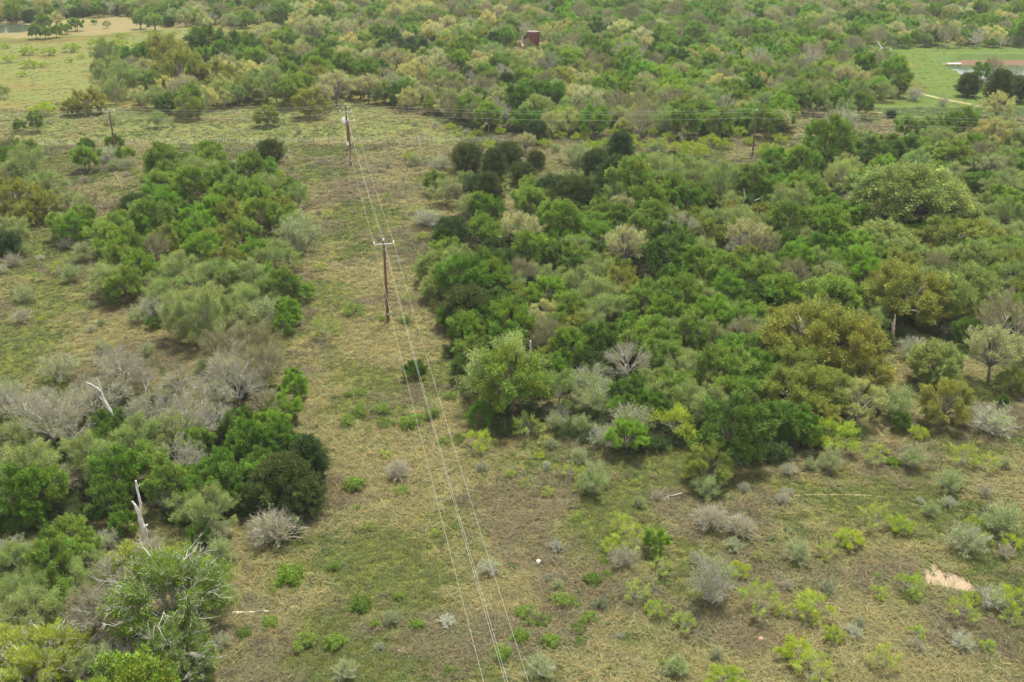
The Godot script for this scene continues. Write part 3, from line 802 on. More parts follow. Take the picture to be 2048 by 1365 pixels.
		["O", 28.6, -89.6, 6.5, 0.90, "mid-sized olive-bronze live oak a little in front of the huge bronze oak"],
		["Y", 8.2, -89.7, 3.9, 0.96, "large sage-green grey-stemmed shrub a little in front and left of the silver dead crown"],
		["N", -27.6, -90.0, 5.5, 1.00, "mid-sized bare grey twiggy tree well right of the leaning white snag"],
		["O", 31.5, -90.0, 6.0, 0.90, "olive-bronze live oak a little in front of the huge bronze oak"],
		["V", -13.2, -90.0, 2.0, 1.00, "large low leafy green bush well left of the two-toned tree"],
		["N", -40.7, -90.3, 4.6, 0.92, "bare grey twiggy tree just right of the leaning white snag"],
		["D", 12.0, -90.4, 4.3, 1.02, "deep green dense oak just in front of the silver dead crown"],
		["S", 14.8, -90.5, 3.8, 1.01, "small grey-green half-leafed tree a little in front and right of the silver dead crown"],
		["B", 23.0, -90.8, 4.7, 0.90, "bright green leafy elm left of the huge bronze oak"],
		["S", 4.8, -90.9, 3.9, 1.09, "small grey-green half-leafed tree a little right of the two-toned tree"],
		["D", 50.4, -91.2, 1.5, 1.08, "small deep green dense oak a little in front of the big pale fan tree"],
		["S", -0.8, -91.4, 8.9, 1.05, "large two-toned grey and green tree leaning over the mown strip at wood's edge"],
		["N", -43.8, -91.7, 3.2, 1.01, "small bare grey twiggy tree just left of the leaning white snag"],
		["N", -29.7, -91.8, 4.8, 0.98, "bare grey twiggy tree well right of the leaning white snag"],
		["G", 16.7, -92.1, 4.4, 0.90, "mid-green leafy oak well left of the huge bronze oak"],
		["B", -22.5, -92.2, 3.1, 1.06, "small bright green leafy elm well in front and left of the nearest power pole"],
		["S", 20.2, -92.4, 4.4, 0.92, "grey-green half-leafed tree right of the silver dead crown"],
		["D", 26.6, -92.6, 3.9, 0.90, "deep green dense oak in front and left of the huge bronze oak"],
		["N", -28.1, -92.6, 6.3, 1.00, "large bare grey twiggy tree well right of the leaning white snag"],
		["Y", 7.9, -92.7, 4.8, 1.00, "large sage-green grey-stemmed shrub a little left of the silver dead crown"],
		["Y", -52.2, -92.7, 3.2, 0.95, "large sage-green grey-stemmed shrub left of the leaning white snag"],
		["N", -34.3, -92.8, 3.8, 0.93, "small bare grey twiggy tree right of the leaning white snag"],
		["G", 18.2, -92.8, 3.4, 0.90, "small mid-green leafy oak well left of the huge bronze oak"],
		["V", -6.5, -93.1, 1.5, 0.95, "mid-sized low leafy green bush left of the two-toned tree"],
		["D", -3.9, -93.5, 2.9, 0.99, "small deep green dense oak well left of the silver dead crown"],
		["T", 9.9, -93.5, 2.9, 0.96, "mid-sized leafless pale grey shrub a little in front and left of the silver dead crown"],
		["S", 14.5, -93.6, 3.4, 0.95, "small grey-green half-leafed tree well right of the two-toned tree"],
		["N", -25.9, -93.6, 5.3, 0.99, "mid-sized bare grey twiggy tree well in front and left of the nearest power pole"],
		["V", -17.2, -93.6, 1.0, 1.05, "small low leafy green bush well in front of the nearest power pole"],
		["V", -16.0, -94.0, 1.2, 0.95, "low leafy green bush in front of the nearest power pole"],
		["O", 37.0, -94.1, 5.5, 0.90, "olive-bronze live oak a little in front and right of the huge bronze oak"],
		["O", 2.9, -94.2, 3.2, 0.94, "small olive-bronze live oak left of the silver dead crown"],
		["G", 21.4, -94.3, 5.1, 1.05, "mid-green leafy oak right of the silver dead crown"],
		["O", 52.8, -94.3, 3.2, 1.03, "small olive-bronze live oak a little in front and right of the big pale fan tree"],
		["O", 30.3, -94.4, 6.8, 0.90, "mid-sized olive-bronze live oak a little in front and left of the huge bronze oak"],
		["L", 46.7, -94.6, 2.6, 1.07, "lime-green mesquite a little in front and left of the big pale fan tree"],
		["N", -39.2, -95.3, 2.9, 0.95, "small bare grey twiggy tree a little right of the leaning white snag"],
		["N", -41.1, -95.4, 4.4, 1.08, "bare grey twiggy tree a little behind and right of the leaning white snag"],
		["B", 4.0, -95.7, 3.5, 1.07, "small bright green leafy elm a little right of the two-toned tree"],
		["D", 27.7, -95.8, 4.6, 0.90, "deep green dense oak left of the huge bronze oak"],
		["D", 5.7, -95.8, 2.9, 1.03, "small deep green dense oak right of the two-toned tree"],
		["G", 23.5, -95.9, 5.1, 0.90, "mid-green leafy oak left of the huge bronze oak"],
		["V", -9.3, -96.1, 1.0, 0.98, "small low leafy green bush left of the two-toned tree"],
		["V", -7.8, -96.1, 0.9, 0.97, "small low leafy green bush in front of the nearest power pole"],
		["S", 17.7, -96.2, 4.6, 0.99, "grey-green half-leafed tree a little right of the silver dead crown"],
		["N", 12.2, -96.2, 4.9, 1.01, "silver-white dead tree crown of upright sticks in the wood's lower middle"],
		["Q", 45.3, -96.6, 5.2, 1.05, "round pale green budding tree in the clearing left of the big fan tree"],
		["B", -23.6, -96.8, 2.1, 1.00, "small bright green leafy elm well behind the radial dead bush, left of the two-toned tree"],
		["P", 51.5, -96.9, 6.5, 0.99, "big pale fan-shaped budding tree with dark trunk near the right edge"],
		["D", -5.1, -97.3, 3.2, 0.96, "small deep green dense oak a little left of the two-toned tree"],
		["Y", -48.8, -97.4, 4.0, 1.00, "tall sage-green shrub standing alone on dry grass left of the bare thicket"],
		["S", 18.5, -97.6, 4.6, 0.90, "grey-green half-leafed tree well left of the huge bronze oak"],
		["D", -10.5, -97.8, 2.6, 0.98, "isolated dark green low bush on the mown strip under the wires"],
		["C", 8.8, -97.8, 3.4, 1.07, "small dark green cedar a little left of the silver dead crown"],
		["G", -0.3, -98.0, 4.5, 0.92, "mid-green leafy oak just behind the two-toned tree"],
		["N", -43.7, -98.2, 3.7, 1.04, "small bare grey twiggy tree a little behind the leaning white snag"],
		["O", 35.9, -98.2, 9.4, 0.90, "right half of the huge bronze-olive oak crown nearest the snag"],
		["G", 16.2, -98.5, 4.7, 1.05, "mid-green leafy oak a little right of the silver dead crown"],
		["N", -27.2, -98.5, 5.1, 1.02, "mid-sized bare grey twiggy tree well behind the radial dead bush, left of the two-toned tree"],
		["Y", -33.8, -98.9, 2.2, 1.01, "sage-green grey-stemmed shrub right of the leaning white snag"],
		["O", 4.0, -99.0, 4.1, 0.93, "small olive-bronze live oak a little right of the two-toned tree"],
		["N", -29.2, -99.3, 5.6, 0.96, "mid-sized bare grey twiggy tree well left of the nearest power pole"],
		["G", 6.0, -99.5, 4.5, 1.01, "mid-green leafy oak left of the silver dead crown"],
		["N", -32.4, -99.7, 4.3, 0.99, "bare grey twiggy tree well left of the nearest power pole"],
		["B", 24.9, -100.0, 5.7, 0.90, "mid-sized bright green leafy elm left of the huge bronze oak"],
		["D", 11.2, -100.4, 3.0, 0.99, "small deep green dense oak just behind and left of the silver dead crown"],
		["O", 32.7, -100.6, 10.0, 0.90, "left half of the huge bronze-olive oak crown right of the wood"],
		["G", -4.7, -101.0, 3.7, 0.98, "small mid-green leafy oak a little left of the two-toned tree"],
		["G", 13.2, -101.3, 3.7, 0.97, "small mid-green leafy oak just behind the silver dead crown"],
		["G", 16.4, -101.6, 4.0, 0.93, "small mid-green leafy oak a little right of the silver dead crown"],
		["D", -0.8, -102.3, 4.6, 0.97, "mid-sized deep green dense oak just behind the two-toned tree"],
		["D", 9.3, -102.6, 4.9, 1.08, "mid-sized deep green dense oak a little behind and left of the silver dead crown"],
		["N", 4.5, -102.8, 4.1, 1.07, "bare grey twiggy tree a little right of the two-toned tree"],
		["G", 37.9, -103.0, 5.0, 0.90, "mid-green leafy oak just right of the huge bronze oak"],
		["T", 45.4, -103.1, 3.3, 1.09, "mid-sized leafless pale grey shrub a little in front and right of the splintered pale snag"],
		["G", 20.0, -103.1, 4.3, 1.03, "mid-green leafy oak in front and right of the tan fan tree"],
		["S", 22.2, -103.5, 4.2, 1.04, "grey-green half-leafed tree right of a mid-green oak, right of the silver dead crown"],
		["Y", -41.6, -103.7, 1.9, 1.07, "sage-green grey-stemmed shrub behind and right of the leaning white snag"],
		["N", 26.7, -104.2, 5.0, 0.90, "mid-sized bare grey twiggy tree left of the huge bronze oak"],
		["V", 51.7, -104.4, 2.1, 0.97, "large low leafy green bush a little left of the big pale fan tree"],
		["Y", -47.1, -104.4, 2.1, 1.03, "sage-green grey-stemmed shrub a little behind the leaning white snag"],
		["G", -5.2, -104.7, 4.1, 1.03, "small mid-green leafy oak a little behind and left of the two-toned tree"],
		["D", 12.0, -104.7, 4.3, 0.99, "deep green dense oak a little behind the silver dead crown"],
		["G", 15.5, -104.8, 4.9, 0.96, "mid-green leafy oak a little behind the silver dead crown"],
		["G", 15.9, -105.0, 3.8, 1.09, "small mid-green leafy oak a little behind and right of the silver dead crown"],
		["S", 18.5, -105.3, 4.7, 0.95, "grey-green half-leafed tree a little behind and right of the silver dead crown"],
		["N", 57.0, -105.4, 6.9, 1.07, "large bare grey twiggy tree a little behind the big pale fan tree"],
		["C", 42.9, -105.6, 2.6, 1.02, "small conical dark tree beside the splintered pale snag"],
		["L", -46.7, -105.8, 1.2, 0.92, "small lime-green mesquite a little behind the leaning white snag"],
		["G", 39.5, -105.9, 4.1, 0.90, "small mid-green leafy oak a little right of the huge bronze oak"],
		["O", 32.5, -106.0, 4.3, 0.90, "small olive-bronze live oak a little left of the huge bronze oak"],
		["D", -4.9, -106.1, 4.1, 1.07, "deep green dense oak a little behind and left of the two-toned tree"],
		["O", 7.2, -106.1, 4.7, 0.98, "olive-bronze live oak behind and left of the silver dead crown"],
		["D", 52.8, -106.1, 3.5, 0.97, "small deep green dense oak a little behind and left of the big pale fan tree"],
		["G", -0.2, -106.4, 5.2, 1.09, "mid-green leafy oak a little behind the two-toned tree"],
		["S", -35.8, -106.4, 3.6, 1.08, "small grey-green half-leafed tree well right of the leaning white snag"],
		["G", 5.4, -106.6, 3.8, 0.94, "small mid-green leafy oak behind and right of the two-toned tree"],
		["S", 29.2, -106.7, 4.1, 0.90, "small grey-green half-leafed tree left of the huge bronze oak"],
		["S", -36.0, -106.8, 6.4, 1.05, "large grey-green half-leafed tree well behind and right of the leaning white snag"],
		["S", 9.2, -107.1, 3.8, 1.03, "small grey-green half-leafed tree a little behind and left of the silver dead crown"],
		["S", -38.3, -107.4, 4.1, 1.08, "small grey-green half-leafed tree behind and right of the leaning white snag"],
		["B", 35.9, -107.5, 4.5, 0.90, "bright green leafy elm just behind the huge bronze oak"],
		["B", 25.8, -108.1, 5.4, 0.93, "mid-sized bright green leafy elm well right of the silver dead crown"],
		["G", 21.1, -108.6, 5.0, 0.99, "mid-green leafy oak behind and right of the silver dead crown"],
		["P", 2.9, -108.6, 3.8, 0.95, "small pale tan budding tree a little behind and right of the two-toned tree"],
		["S", 42.4, -108.8, 5.0, 1.00, "grey-green half-leafed tree just left of the splintered pale snag"],
		["S", -38.6, -108.9, 6.0, 0.99, "mid-sized grey-green half-leafed tree behind and right of the leaning white snag"],
		["L", -22.3, -109.1, 3.4, 1.10, "mid-sized lime-green mesquite in front and left of the nearest power pole"],
		["D", -2.8, -109.5, 3.9, 1.05, "deep green dense oak a little behind the two-toned tree"],
		["B", 23.2, -109.6, 5.1, 0.97, "bright green leafy elm behind and right of the silver dead crown"],
		["B", 14.1, -109.6, 3.3, 1.08, "small bright green leafy elm a little behind the silver dead crown"],
		["B", -27.2, -109.7, 2.8, 0.93, "small bright green leafy elm well right of the leaning white snag"],
		["G", 18.1, -109.8, 4.4, 0.97, "mid-green leafy oak in front of the tan fan tree"],
		["S", 58.8, -109.8, 3.9, 0.97, "small grey-green half-leafed tree a little behind the big pale fan tree"],
		["O", 32.6, -110.1, 4.7, 0.90, "olive-bronze live oak a little left of the huge bronze oak"],
		["D", 38.8, -110.1, 4.4, 0.90, "deep green dense oak just behind the huge bronze oak"],
		["D", -0.5, -110.2, 4.9, 0.96, "mid-sized deep green dense oak a little behind the two-toned tree"],
		["B", 62.1, -110.2, 4.2, 1.02, "bright green leafy elm a little behind and right of the big pale fan tree"],
		["T", -50.7, -110.4, 1.3, 1.05, "small leafless pale grey shrub behind the leaning white snag"],
		["O", 57.2, -110.7, 5.1, 1.05, "olive-bronze live oak a little behind the big pale fan tree"],
		["S", -31.7, -110.8, 4.2, 0.99, "grey-green half-leafed tree well right of the leaning white snag"],
		["G", 7.0, -111.0, 4.0, 1.07, "small mid-green leafy oak behind and left of the silver dead crown"],
		["Y", -29.9, -111.0, 4.9, 1.03, "large sage-green grey-stemmed shrub well left of the nearest power pole"],
		["O", 53.1, -111.0, 4.5, 0.95, "small olive-bronze live oak right of the splintered pale snag"],
		["G", 29.0, -111.0, 4.5, 0.90, "mid-green leafy oak in front of a deep green oak, left of the huge bronze oak"],
		["C", -5.5, -111.4, 6.2, 0.93, "dark coarse-textured cedar at the wood's edge right of the nearest power pole"],
		["D", -43.5, -111.4, 2.0, 0.94, "small deep green dense oak behind and right of the leaning white snag"],
		["O", 35.7, -111.4, 4.3, 0.90, "small olive-bronze live oak a little behind and left of the huge bronze oak"],
		["D", -7.5, -111.6, 3.7, 0.99, "small deep green dense oak right of the nearest power pole"],
		["P", 4.2, -111.6, 4.2, 0.96, "small pale tan budding tree behind and right of the two-toned tree"],
		["S", -35.2, -111.9, 4.2, 1.04, "grey-green half-leafed tree behind a bare grey tree, behind and right of the leaning white snag"],
		["S", 44.5, -111.9, 3.2, 1.00, "small grey-green half-leafed tree just left of the splintered pale snag"],
		["B", -27.1, -112.0, 3.5, 1.08, "small bright green leafy elm left of the nearest power pole"],
		["S", 25.5, -112.1, 4.1, 1.09, "small grey-green half-leafed tree in front of the gnarled white-limbed tree"],
		["S", 11.4, -112.3, 5.3, 1.03, "mid-sized grey-green half-leafed tree a little in front of the tan fan tree"],
		["O", 47.5, -112.4, 9.9, 0.93, "big rounded olive dome of a tree behind the splintered pale snag"],
		["Y", -50.2, -112.4, 1.1, 1.05, "small sage-green grey-stemmed shrub well behind the forked white snag"],
		["G", 20.6, -112.8, 5.7, 0.99, "mid-green leafy oak in front of the gnarled white-limbed tree"],
		["S", 13.6, -112.9, 3.4, 1.01, "small grey-green half-leafed tree a little behind the silver dead crown"],
		["D", 46.6, -112.9, 4.0, 0.93, "deep green dense oak just behind the splintered pale snag"],
		["N", -41.5, -113.1, 3.1, 1.00, "small bare grey twiggy tree behind and right of the leaning white snag"],
		["V", -13.1, -113.1, 1.8, 1.05, "mid-sized low leafy green bush a little in front of the nearest power pole"],
		["Y", -46.0, -113.2, 2.7, 1.09, "sage-green grey-stemmed shrub behind the leaning white snag"],
		["Q", 53.5, -113.3, 6.6, 1.03, "yellow-green budding oak right of the splintered pale snag"],
		["O", 50.4, -113.6, 5.4, 1.08, "olive-bronze live oak a little behind and right of the splintered pale snag"],
		["L", -58.0, -113.6, 1.2, 0.93, "small lime-green mesquite behind and left of the leaning white snag"],
		["T", -60.4, -113.6, 2.8, 0.94, "leafless pale grey shrub behind and left of the leaning white snag"],
		["B", 61.6, -113.7, 3.9, 1.08, "bright green leafy elm a little behind the big pale fan tree"],
		["G", 16.7, -113.9, 5.2, 1.06, "mid-green leafy oak a little in front of the tan fan tree"],
		["V", -16.0, -114.0, 1.3, 0.94, "low leafy green bush a little in front of the nearest power pole"],
		["G", 33.2, -114.3, 5.8, 0.90, "mid-sized mid-green leafy oak behind and left of the huge bronze oak"],
		["D", 29.1, -114.4, 4.6, 0.90, "mid-sized deep green dense oak left of the huge bronze oak"],
		["D", 41.9, -114.5, 4.1, 1.09, "deep green dense oak a little left of the splintered pale snag"],
		["G", 39.9, -114.6, 6.8, 0.93, "rounded grey-green tree in front of a pale broken trunk inside the right wood"],
		["S", -32.9, -114.9, 5.1, 1.03, "grey-green half-leafed tree well left of the nearest power pole"],
		["T", -44.7, -115.6, 3.9, 1.07, "pale grey bushy dead shrub at the lower edge of the leafy grove"],
		["S", 7.9, -115.9, 4.1, 0.96, "small grey-green half-leafed tree in front and left of the tan fan tree"],
		["S", 23.1, -116.1, 5.3, 1.00, "grey-green half-leafed tree in front of the gnarled white-limbed tree"],
		["D", -1.9, -116.1, 4.1, 1.00, "deep green dense oak in front of the cream fan tree"],
		["V", -19.9, -116.1, 3.0, 1.06, "round bright lime bush alone on grass left of the nearest power pole"],
		["O", 1.1, -116.4, 3.4, 1.02, "small olive-bronze live oak behind the two-toned tree"],
		["O", 65.1, -116.6, 5.6, 1.09, "olive-bronze live oak behind and right of the big pale fan tree"],
		["S", -31.5, -116.6, 5.5, 1.00, "mid-sized grey-green half-leafed tree well left of the nearest power pole"],
		["Q", 57.4, -116.7, 6.7, 1.08, "mid-sized yellow-green budding oak behind the big pale fan tree"],
		["S", 51.2, -117.1, 4.0, 0.93, "small grey-green half-leafed tree a little behind and right of the splintered pale snag"],
		["S", -38.0, -117.1, 4.4, 1.03, "grey-green half-leafed tree left of a mid-green oak, behind and right of the leaning white snag"],
		["B", 26.8, -117.2, 4.9, 1.03, "bright green leafy elm in front and right of the gnarled white-limbed tree"],
		["D", 17.2, -117.3, 4.1, 0.97, "deep green dense oak a little in front of the tan fan tree"],
		["S", 11.1, -117.4, 5.4, 1.08, "mid-sized grey-green half-leafed tree behind the silver dead crown"],
		["D", 31.0, -117.7, 4.3, 1.00, "deep green dense oak in front and right of the gnarled white-limbed tree"],
		["Y", -53.5, -117.8, 1.3, 1.08, "small sage-green grey-stemmed shrub behind the leaning white snag"],
		["S", -43.9, -117.8, 5.1, 1.08, "grey-green half-leafed tree well behind the leaning white snag"],
		["B", 4.8, -117.9, 5.4, 0.97, "mid-sized bright green leafy elm in front of the cream fan tree"],
		["G", -28.8, -117.9, 4.8, 0.99, "mid-green leafy oak left of the nearest power pole"],
		["S", 37.5, -118.2, 4.2, 0.90, "grey-green half-leafed tree a little behind the huge bronze oak"],
		["B", 20.4, -118.3, 3.5, 0.99, "small bright green leafy elm in front and right of the tan fan tree"],
		["G", -50.8, -118.5, 2.4, 0.96, "small mid-green leafy oak behind the leaning white snag"],
		["D", -6.1, -118.7, 6.7, 1.00, "large deep green dense oak right of the nearest power pole"],
		["O", 47.1, -118.8, 5.5, 0.96, "olive-bronze live oak a little behind the splintered pale snag"],
		["D", 34.1, -118.9, 4.2, 0.90, "deep green dense oak behind and left of the huge bronze oak"],
		["O", 0.5, -119.1, 3.5, 0.98, "small olive-bronze live oak in front of the cream fan tree"],
		["L", -13.3, -119.8, 1.9, 1.04, "lime-green mesquite just right of the nearest power pole"],
		["G", 41.1, -120.0, 4.6, 0.90, "mid-green leafy oak a little behind the huge bronze oak"],
		["G", -49.9, -120.1, 4.9, 0.98, "mid-green leafy oak behind the leaning white snag"],
		["S", 53.9, -120.1, 6.2, 0.94, "large grey-green half-leafed tree a little behind and right of the splintered pale snag"],
		["Y", -62.9, -120.2, 3.1, 1.03, "mid-sized sage-green grey-stemmed shrub well behind and left of the leaning white snag"],
		["S", -52.2, -120.2, 4.0, 1.03, "small grey-green half-leafed tree behind the leaning white snag"],
		["S", 8.4, -120.3, 4.5, 1.06, "grey-green half-leafed tree in front and right of the cream fan tree"],
		["S", 24.3, -120.3, 4.1, 0.99, "small grey-green half-leafed tree a little in front of the gnarled white-limbed tree"],
		["B", -27.2, -120.4, 3.3, 0.94, "small bright green leafy elm well in front of the lone pasture cedar"],
		["O", 13.9, -120.5, 5.5, 1.07, "olive-bronze live oak a little in front of the tan fan tree"],
		["Q", -9.9, -120.7, 4.0, 1.00, "small yellow-green budding oak a little right of the nearest power pole"],
		["G", 50.0, -121.0, 4.0, 0.92, "small mid-green leafy oak a little behind the splintered pale snag"],
		["S", 0.1, -121.0, 3.9, 0.95, "small grey-green half-leafed tree a little in front of the cream fan tree"],
		["G", 61.4, -121.2, 4.1, 1.09, "small mid-green leafy oak behind the big pale fan tree"],
		["G", 31.6, -121.3, 5.2, 1.07, "mid-green leafy oak in front of the fallen fork snag"],
		["G", -2.3, -121.4, 5.0, 1.05, "mid-green leafy oak a little in front of the cream fan tree"],
		["S", 65.2, -121.7, 6.3, 0.99, "large grey-green half-leafed tree behind the big pale fan tree"],
		["G", 27.7, -122.1, 5.3, 0.98, "mid-green leafy oak in front and right of the gnarled white-limbed tree"],
		["S", -52.4, -122.4, 5.8, 0.98, "mid-sized grey-green half-leafed tree well behind the leaning white snag"],
		["D", 21.0, -122.4, 4.2, 1.00, "deep green dense oak a little in front and right of the tan fan tree"],
		["S", -34.2, -122.5, 5.3, 0.92, "grey-green half-leafed tree well in front of the lone pasture cedar"],
		["B", 46.2, -122.6, 4.9, 0.98, "bright green leafy elm a little behind the splintered pale snag"],
		["S", 11.0, -122.8, 5.0, 1.03, "grey-green half-leafed tree a little in front and left of the tan fan tree"],
		["S", -41.3, -122.9, 5.0, 0.98, "grey-green half-leafed tree well behind and right of the leaning white snag"],
		["S", -38.6, -123.0, 5.3, 1.08, "mid-sized grey-green half-leafed tree well in front of the lone pasture cedar"],
		["G", 58.4, -123.2, 4.0, 0.95, "small mid-green leafy oak behind and right of the splintered pale snag"],
		["S", 5.3, -123.4, 4.0, 0.94, "small grey-green half-leafed tree a little in front and right of the cream fan tree"],
		["G", 25.4, -123.5, 4.3, 0.96, "mid-green leafy oak right of the tan fan tree"],
		["G", -36.6, -123.8, 5.0, 0.95, "mid-green leafy oak well left of the nearest power pole"],
		["Q", -8.2, -123.9, 5.1, 1.07, "small yellow-green budding oak right of the nearest power pole"],
		["N", 37.1, -123.9, 4.5, 0.90, "bare grey twiggy tree behind the huge bronze oak"],
		["S", -46.4, -124.1, 5.0, 0.92, "grey-green half-leafed tree well in front and left of the lone pasture cedar"],
		["N", 1.3, -124.2, 4.3, 0.97, "bare grey twiggy tree a little in front of the cream fan tree"],
		["S", 42.5, -124.2, 5.3, 0.90, "mid-sized grey-green half-leafed tree behind the huge bronze oak"],
		["B", -32.4, -124.3, 4.6, 0.92, "bright green leafy elm well left of the nearest power pole"],
		["S", 33.7, -124.6, 4.7, 1.02, "grey-green half-leafed tree in front of the fallen fork snag"],
		["G", -49.4, -125.1, 5.0, 1.02, "mid-green leafy oak well in front of the lone left power pole"],
		["D", 8.6, -125.3, 4.3, 1.09, "deep green dense oak a little left of the tan fan tree"],
		["D", -3.1, -125.3, 5.1, 1.07, "mid-sized deep green dense oak a little in front and left of the cream fan tree"],
		["S", -44.3, -125.4, 5.1, 0.94, "grey-green half-leafed tree right of a bare grey tree, well behind the leaning white snag"],
		["O", 67.6, -125.7, 6.6, 0.93, "mid-sized olive-bronze live oak behind the big pale fan tree"],
		["N", 56.8, -125.8, 4.0, 1.10, "bare grey twiggy tree behind and right of the splintered pale snag"],
		["O", 51.9, -125.8, 6.2, 1.04, "mid-sized olive-bronze live oak a little behind the splintered pale snag"],
		["O", 13.6, -126.4, 5.0, 1.09, "olive-bronze live oak just in front of the tan fan tree"],
		["D", 30.7, -126.4, 4.2, 1.03, "deep green dense oak right of a mid-green oak, in front of the fallen fork snag"],
		["S", -5.6, -126.4, 4.7, 1.07, "grey-green half-leafed tree in front and left of the cream fan tree"],
		["D", 27.5, -126.6, 4.1, 0.97, "deep green dense oak a little in front and right of the gnarled white-limbed tree"],
		["S", 3.3, -126.8, 3.4, 1.00, "small grey-green half-leafed tree left of the tan fan tree"],
		["Q", -10.3, -126.8, 5.5, 0.97, "yellow-green budding oak a little right of the nearest power pole"],
		["G", 24.1, -126.9, 5.2, 0.94, "mid-green leafy oak a little in front of the gnarled white-limbed tree"],
		["B", 46.5, -127.0, 6.5, 0.98, "large bright green leafy elm behind the splintered pale snag"],
		["Y", -59.9, -127.6, 3.0, 1.00, "mid-sized sage-green grey-stemmed shrub well behind the leaning white snag"],
		["L", -64.5, -127.7, 2.0, 0.93, "lime-green mesquite well in front of the lone left power pole"],
		["Q", 62.7, -128.1, 6.7, 0.98, "yellow-green budding oak behind and right of the splintered pale snag"],
		["G", -53.5, -128.3, 5.1, 1.02, "mid-green leafy oak well behind the leaning white snag"],
		["C", -1.1, -128.3, 5.1, 0.92, "dark green cedar a little in front and left of the cream fan tree"],
		["D", 34.8, -128.8, 4.5, 1.01, "deep green dense oak in front of the fallen fork snag"],
		["B", 39.3, -128.8, 4.5, 1.06, "bright green leafy elm in front and right of the fallen fork snag"],
		["D", 22.2, -129.1, 7.9, 0.98, "large deep green dense oak just in front of the gnarled white-limbed tree"],
		["Q", 60.1, -129.6, 6.0, 0.75, "yellow-green budding oak in front of the great pale dome"],
		["S", 42.7, -129.8, 4.6, 0.90, "grey-green half-leafed tree behind the huge bronze oak"],
		["G", 27.4, -129.8, 4.5, 1.03, "mid-green leafy oak a little in front and right of the gnarled white-limbed tree"],
		["S", 68.3, -130.1, 5.0, 1.07, "grey-green half-leafed tree behind the big pale fan tree"],
		["S", -4.2, -130.1, 4.1, 0.99, "small grey-green half-leafed tree a little in front and left of the cream fan tree"],
		["G", 50.5, -130.2, 5.3, 1.01, "mid-green leafy oak behind the splintered pale snag"],
		["O", 31.8, -130.3, 4.5, 1.09, "small olive-bronze live oak right of the gnarled white-limbed tree"],
		["L", -62.9, -130.3, 2.7, 1.06, "lime-green mesquite well behind the leaning white snag"],
		["S", 72.0, -130.5, 4.4, 1.01, "grey-green half-leafed tree in front of a bright green elm, behind the big pale fan tree"],
		["G", 9.0, -130.6, 4.6, 0.98, "mid-green leafy oak a little left of the tan fan tree"],
		["S", -7.2, -130.6, 4.2, 1.03, "grey-green half-leafed tree left of the cream fan tree"],
		["T", -70.9, -130.8, 1.9, 1.05, "leafless pale grey shrub well in front and left of the lone left power pole"],
		["P", 15.4, -131.4, 6.5, 1.04, "tan fan-shaped budding tree in front of dark foliage at the middle of the wood"],
		["D", 6.7, -131.5, 4.6, 0.95, "mid-sized deep green dense oak a little right of the cream fan tree"],
		["B", 39.5, -131.7, 5.6, 0.97, "mid-sized bright green leafy elm in front and right of the fallen fork snag"],
		["G", -54.0, -131.9, 6.1, 1.03, "mid-sized mid-green leafy oak well in front of the lone left power pole"],
		["S", 65.0, -131.9, 4.2, 0.75, "grey-green half-leafed tree in front and right of the great pale dome"],
		["O", -39.6, -132.0, 4.8, 1.01, "olive-bronze live oak well in front of the lone pasture cedar"],
		["G", 2.5, -132.1, 6.3, 0.92, "mid-sized mid-green leafy oak just in front of the cream fan tree"],
		["S", -31.1, -132.3, 4.0, 0.93, "small grey-green half-leafed tree left of the nearest power pole"],
		["Q", 54.3, -132.5, 6.7, 0.75, "mid-sized yellow-green budding oak in front of the great pale dome"],
		["S", -33.3, -132.6, 5.3, 0.97, "mid-sized grey-green half-leafed tree right of a bright green elm, left of the nearest power pole"],
		["G", 68.9, -133.4, 6.0, 0.75, "mid-sized mid-green leafy oak in front and right of the great pale dome"],
		["D", 43.9, -133.6, 5.3, 0.96, "mid-sized deep green dense oak in front and right of the fallen fork snag"],
		["T", -70.8, -133.8, 2.8, 0.99, "leafless pale grey shrub well behind and left of the leaning white snag"],
		["S", 61.5, -134.0, 4.6, 0.75, "grey-green half-leafed tree in front of the great pale dome"],
		["N", -50.4, -134.2, 4.1, 1.04, "bare grey twiggy tree well in front of the lone left power pole"],
		["B", -36.4, -134.3, 4.5, 1.02, "bright green leafy elm in front of the lone pasture cedar"],
		["C", -2.5, -134.5, 4.2, 1.01, "dark green cedar a little left of the cream fan tree"],
		["S", 24.0, -134.5, 5.0, 0.93, "grey-green half-leafed tree just in front of the gnarled white-limbed tree"],
		["N", 36.0, -134.5, 4.4, 0.97, "bare grey twiggy tree a little in front of the fallen fork snag"],
		["G", -9.3, -134.6, 4.6, 0.94, "mid-green leafy oak right of the nearest power pole"],
		["B", -43.9, -134.7, 5.7, 1.01, "mid-sized bright green leafy elm well in front and left of the lone pasture cedar"],
		["N", 32.2, -134.7, 4.3, 1.03, "bare grey twiggy tree right of the gnarled white-limbed tree"],
		["B", 73.8, -135.2, 5.4, 0.75, "mid-sized bright green leafy elm well right of the great pale dome"],
		["S", 8.6, -135.2, 5.3, 1.02, "mid-sized grey-green half-leafed tree a little left of the tan fan tree"],
		["L", -63.2, -135.3, 1.3, 1.01, "small lime-green mesquite well behind the leaning white snag"],
		["D", 18.6, -135.3, 3.9, 1.06, "deep green dense oak just right of the tan fan tree"],
		["B", 58.3, -135.4, 4.1, 0.75, "bright green leafy elm in front of the great pale dome"],
		["S", 27.4, -135.4, 4.7, 0.97, "grey-green half-leafed tree a little in front and right of the gnarled white-limbed tree"],
		["G", 4.5, -135.7, 4.3, 0.93, "mid-green leafy oak just in front and right of the cream fan tree"],
		["D", 14.7, -135.7, 4.3, 0.94, "deep green dense oak just left of the tan fan tree"],
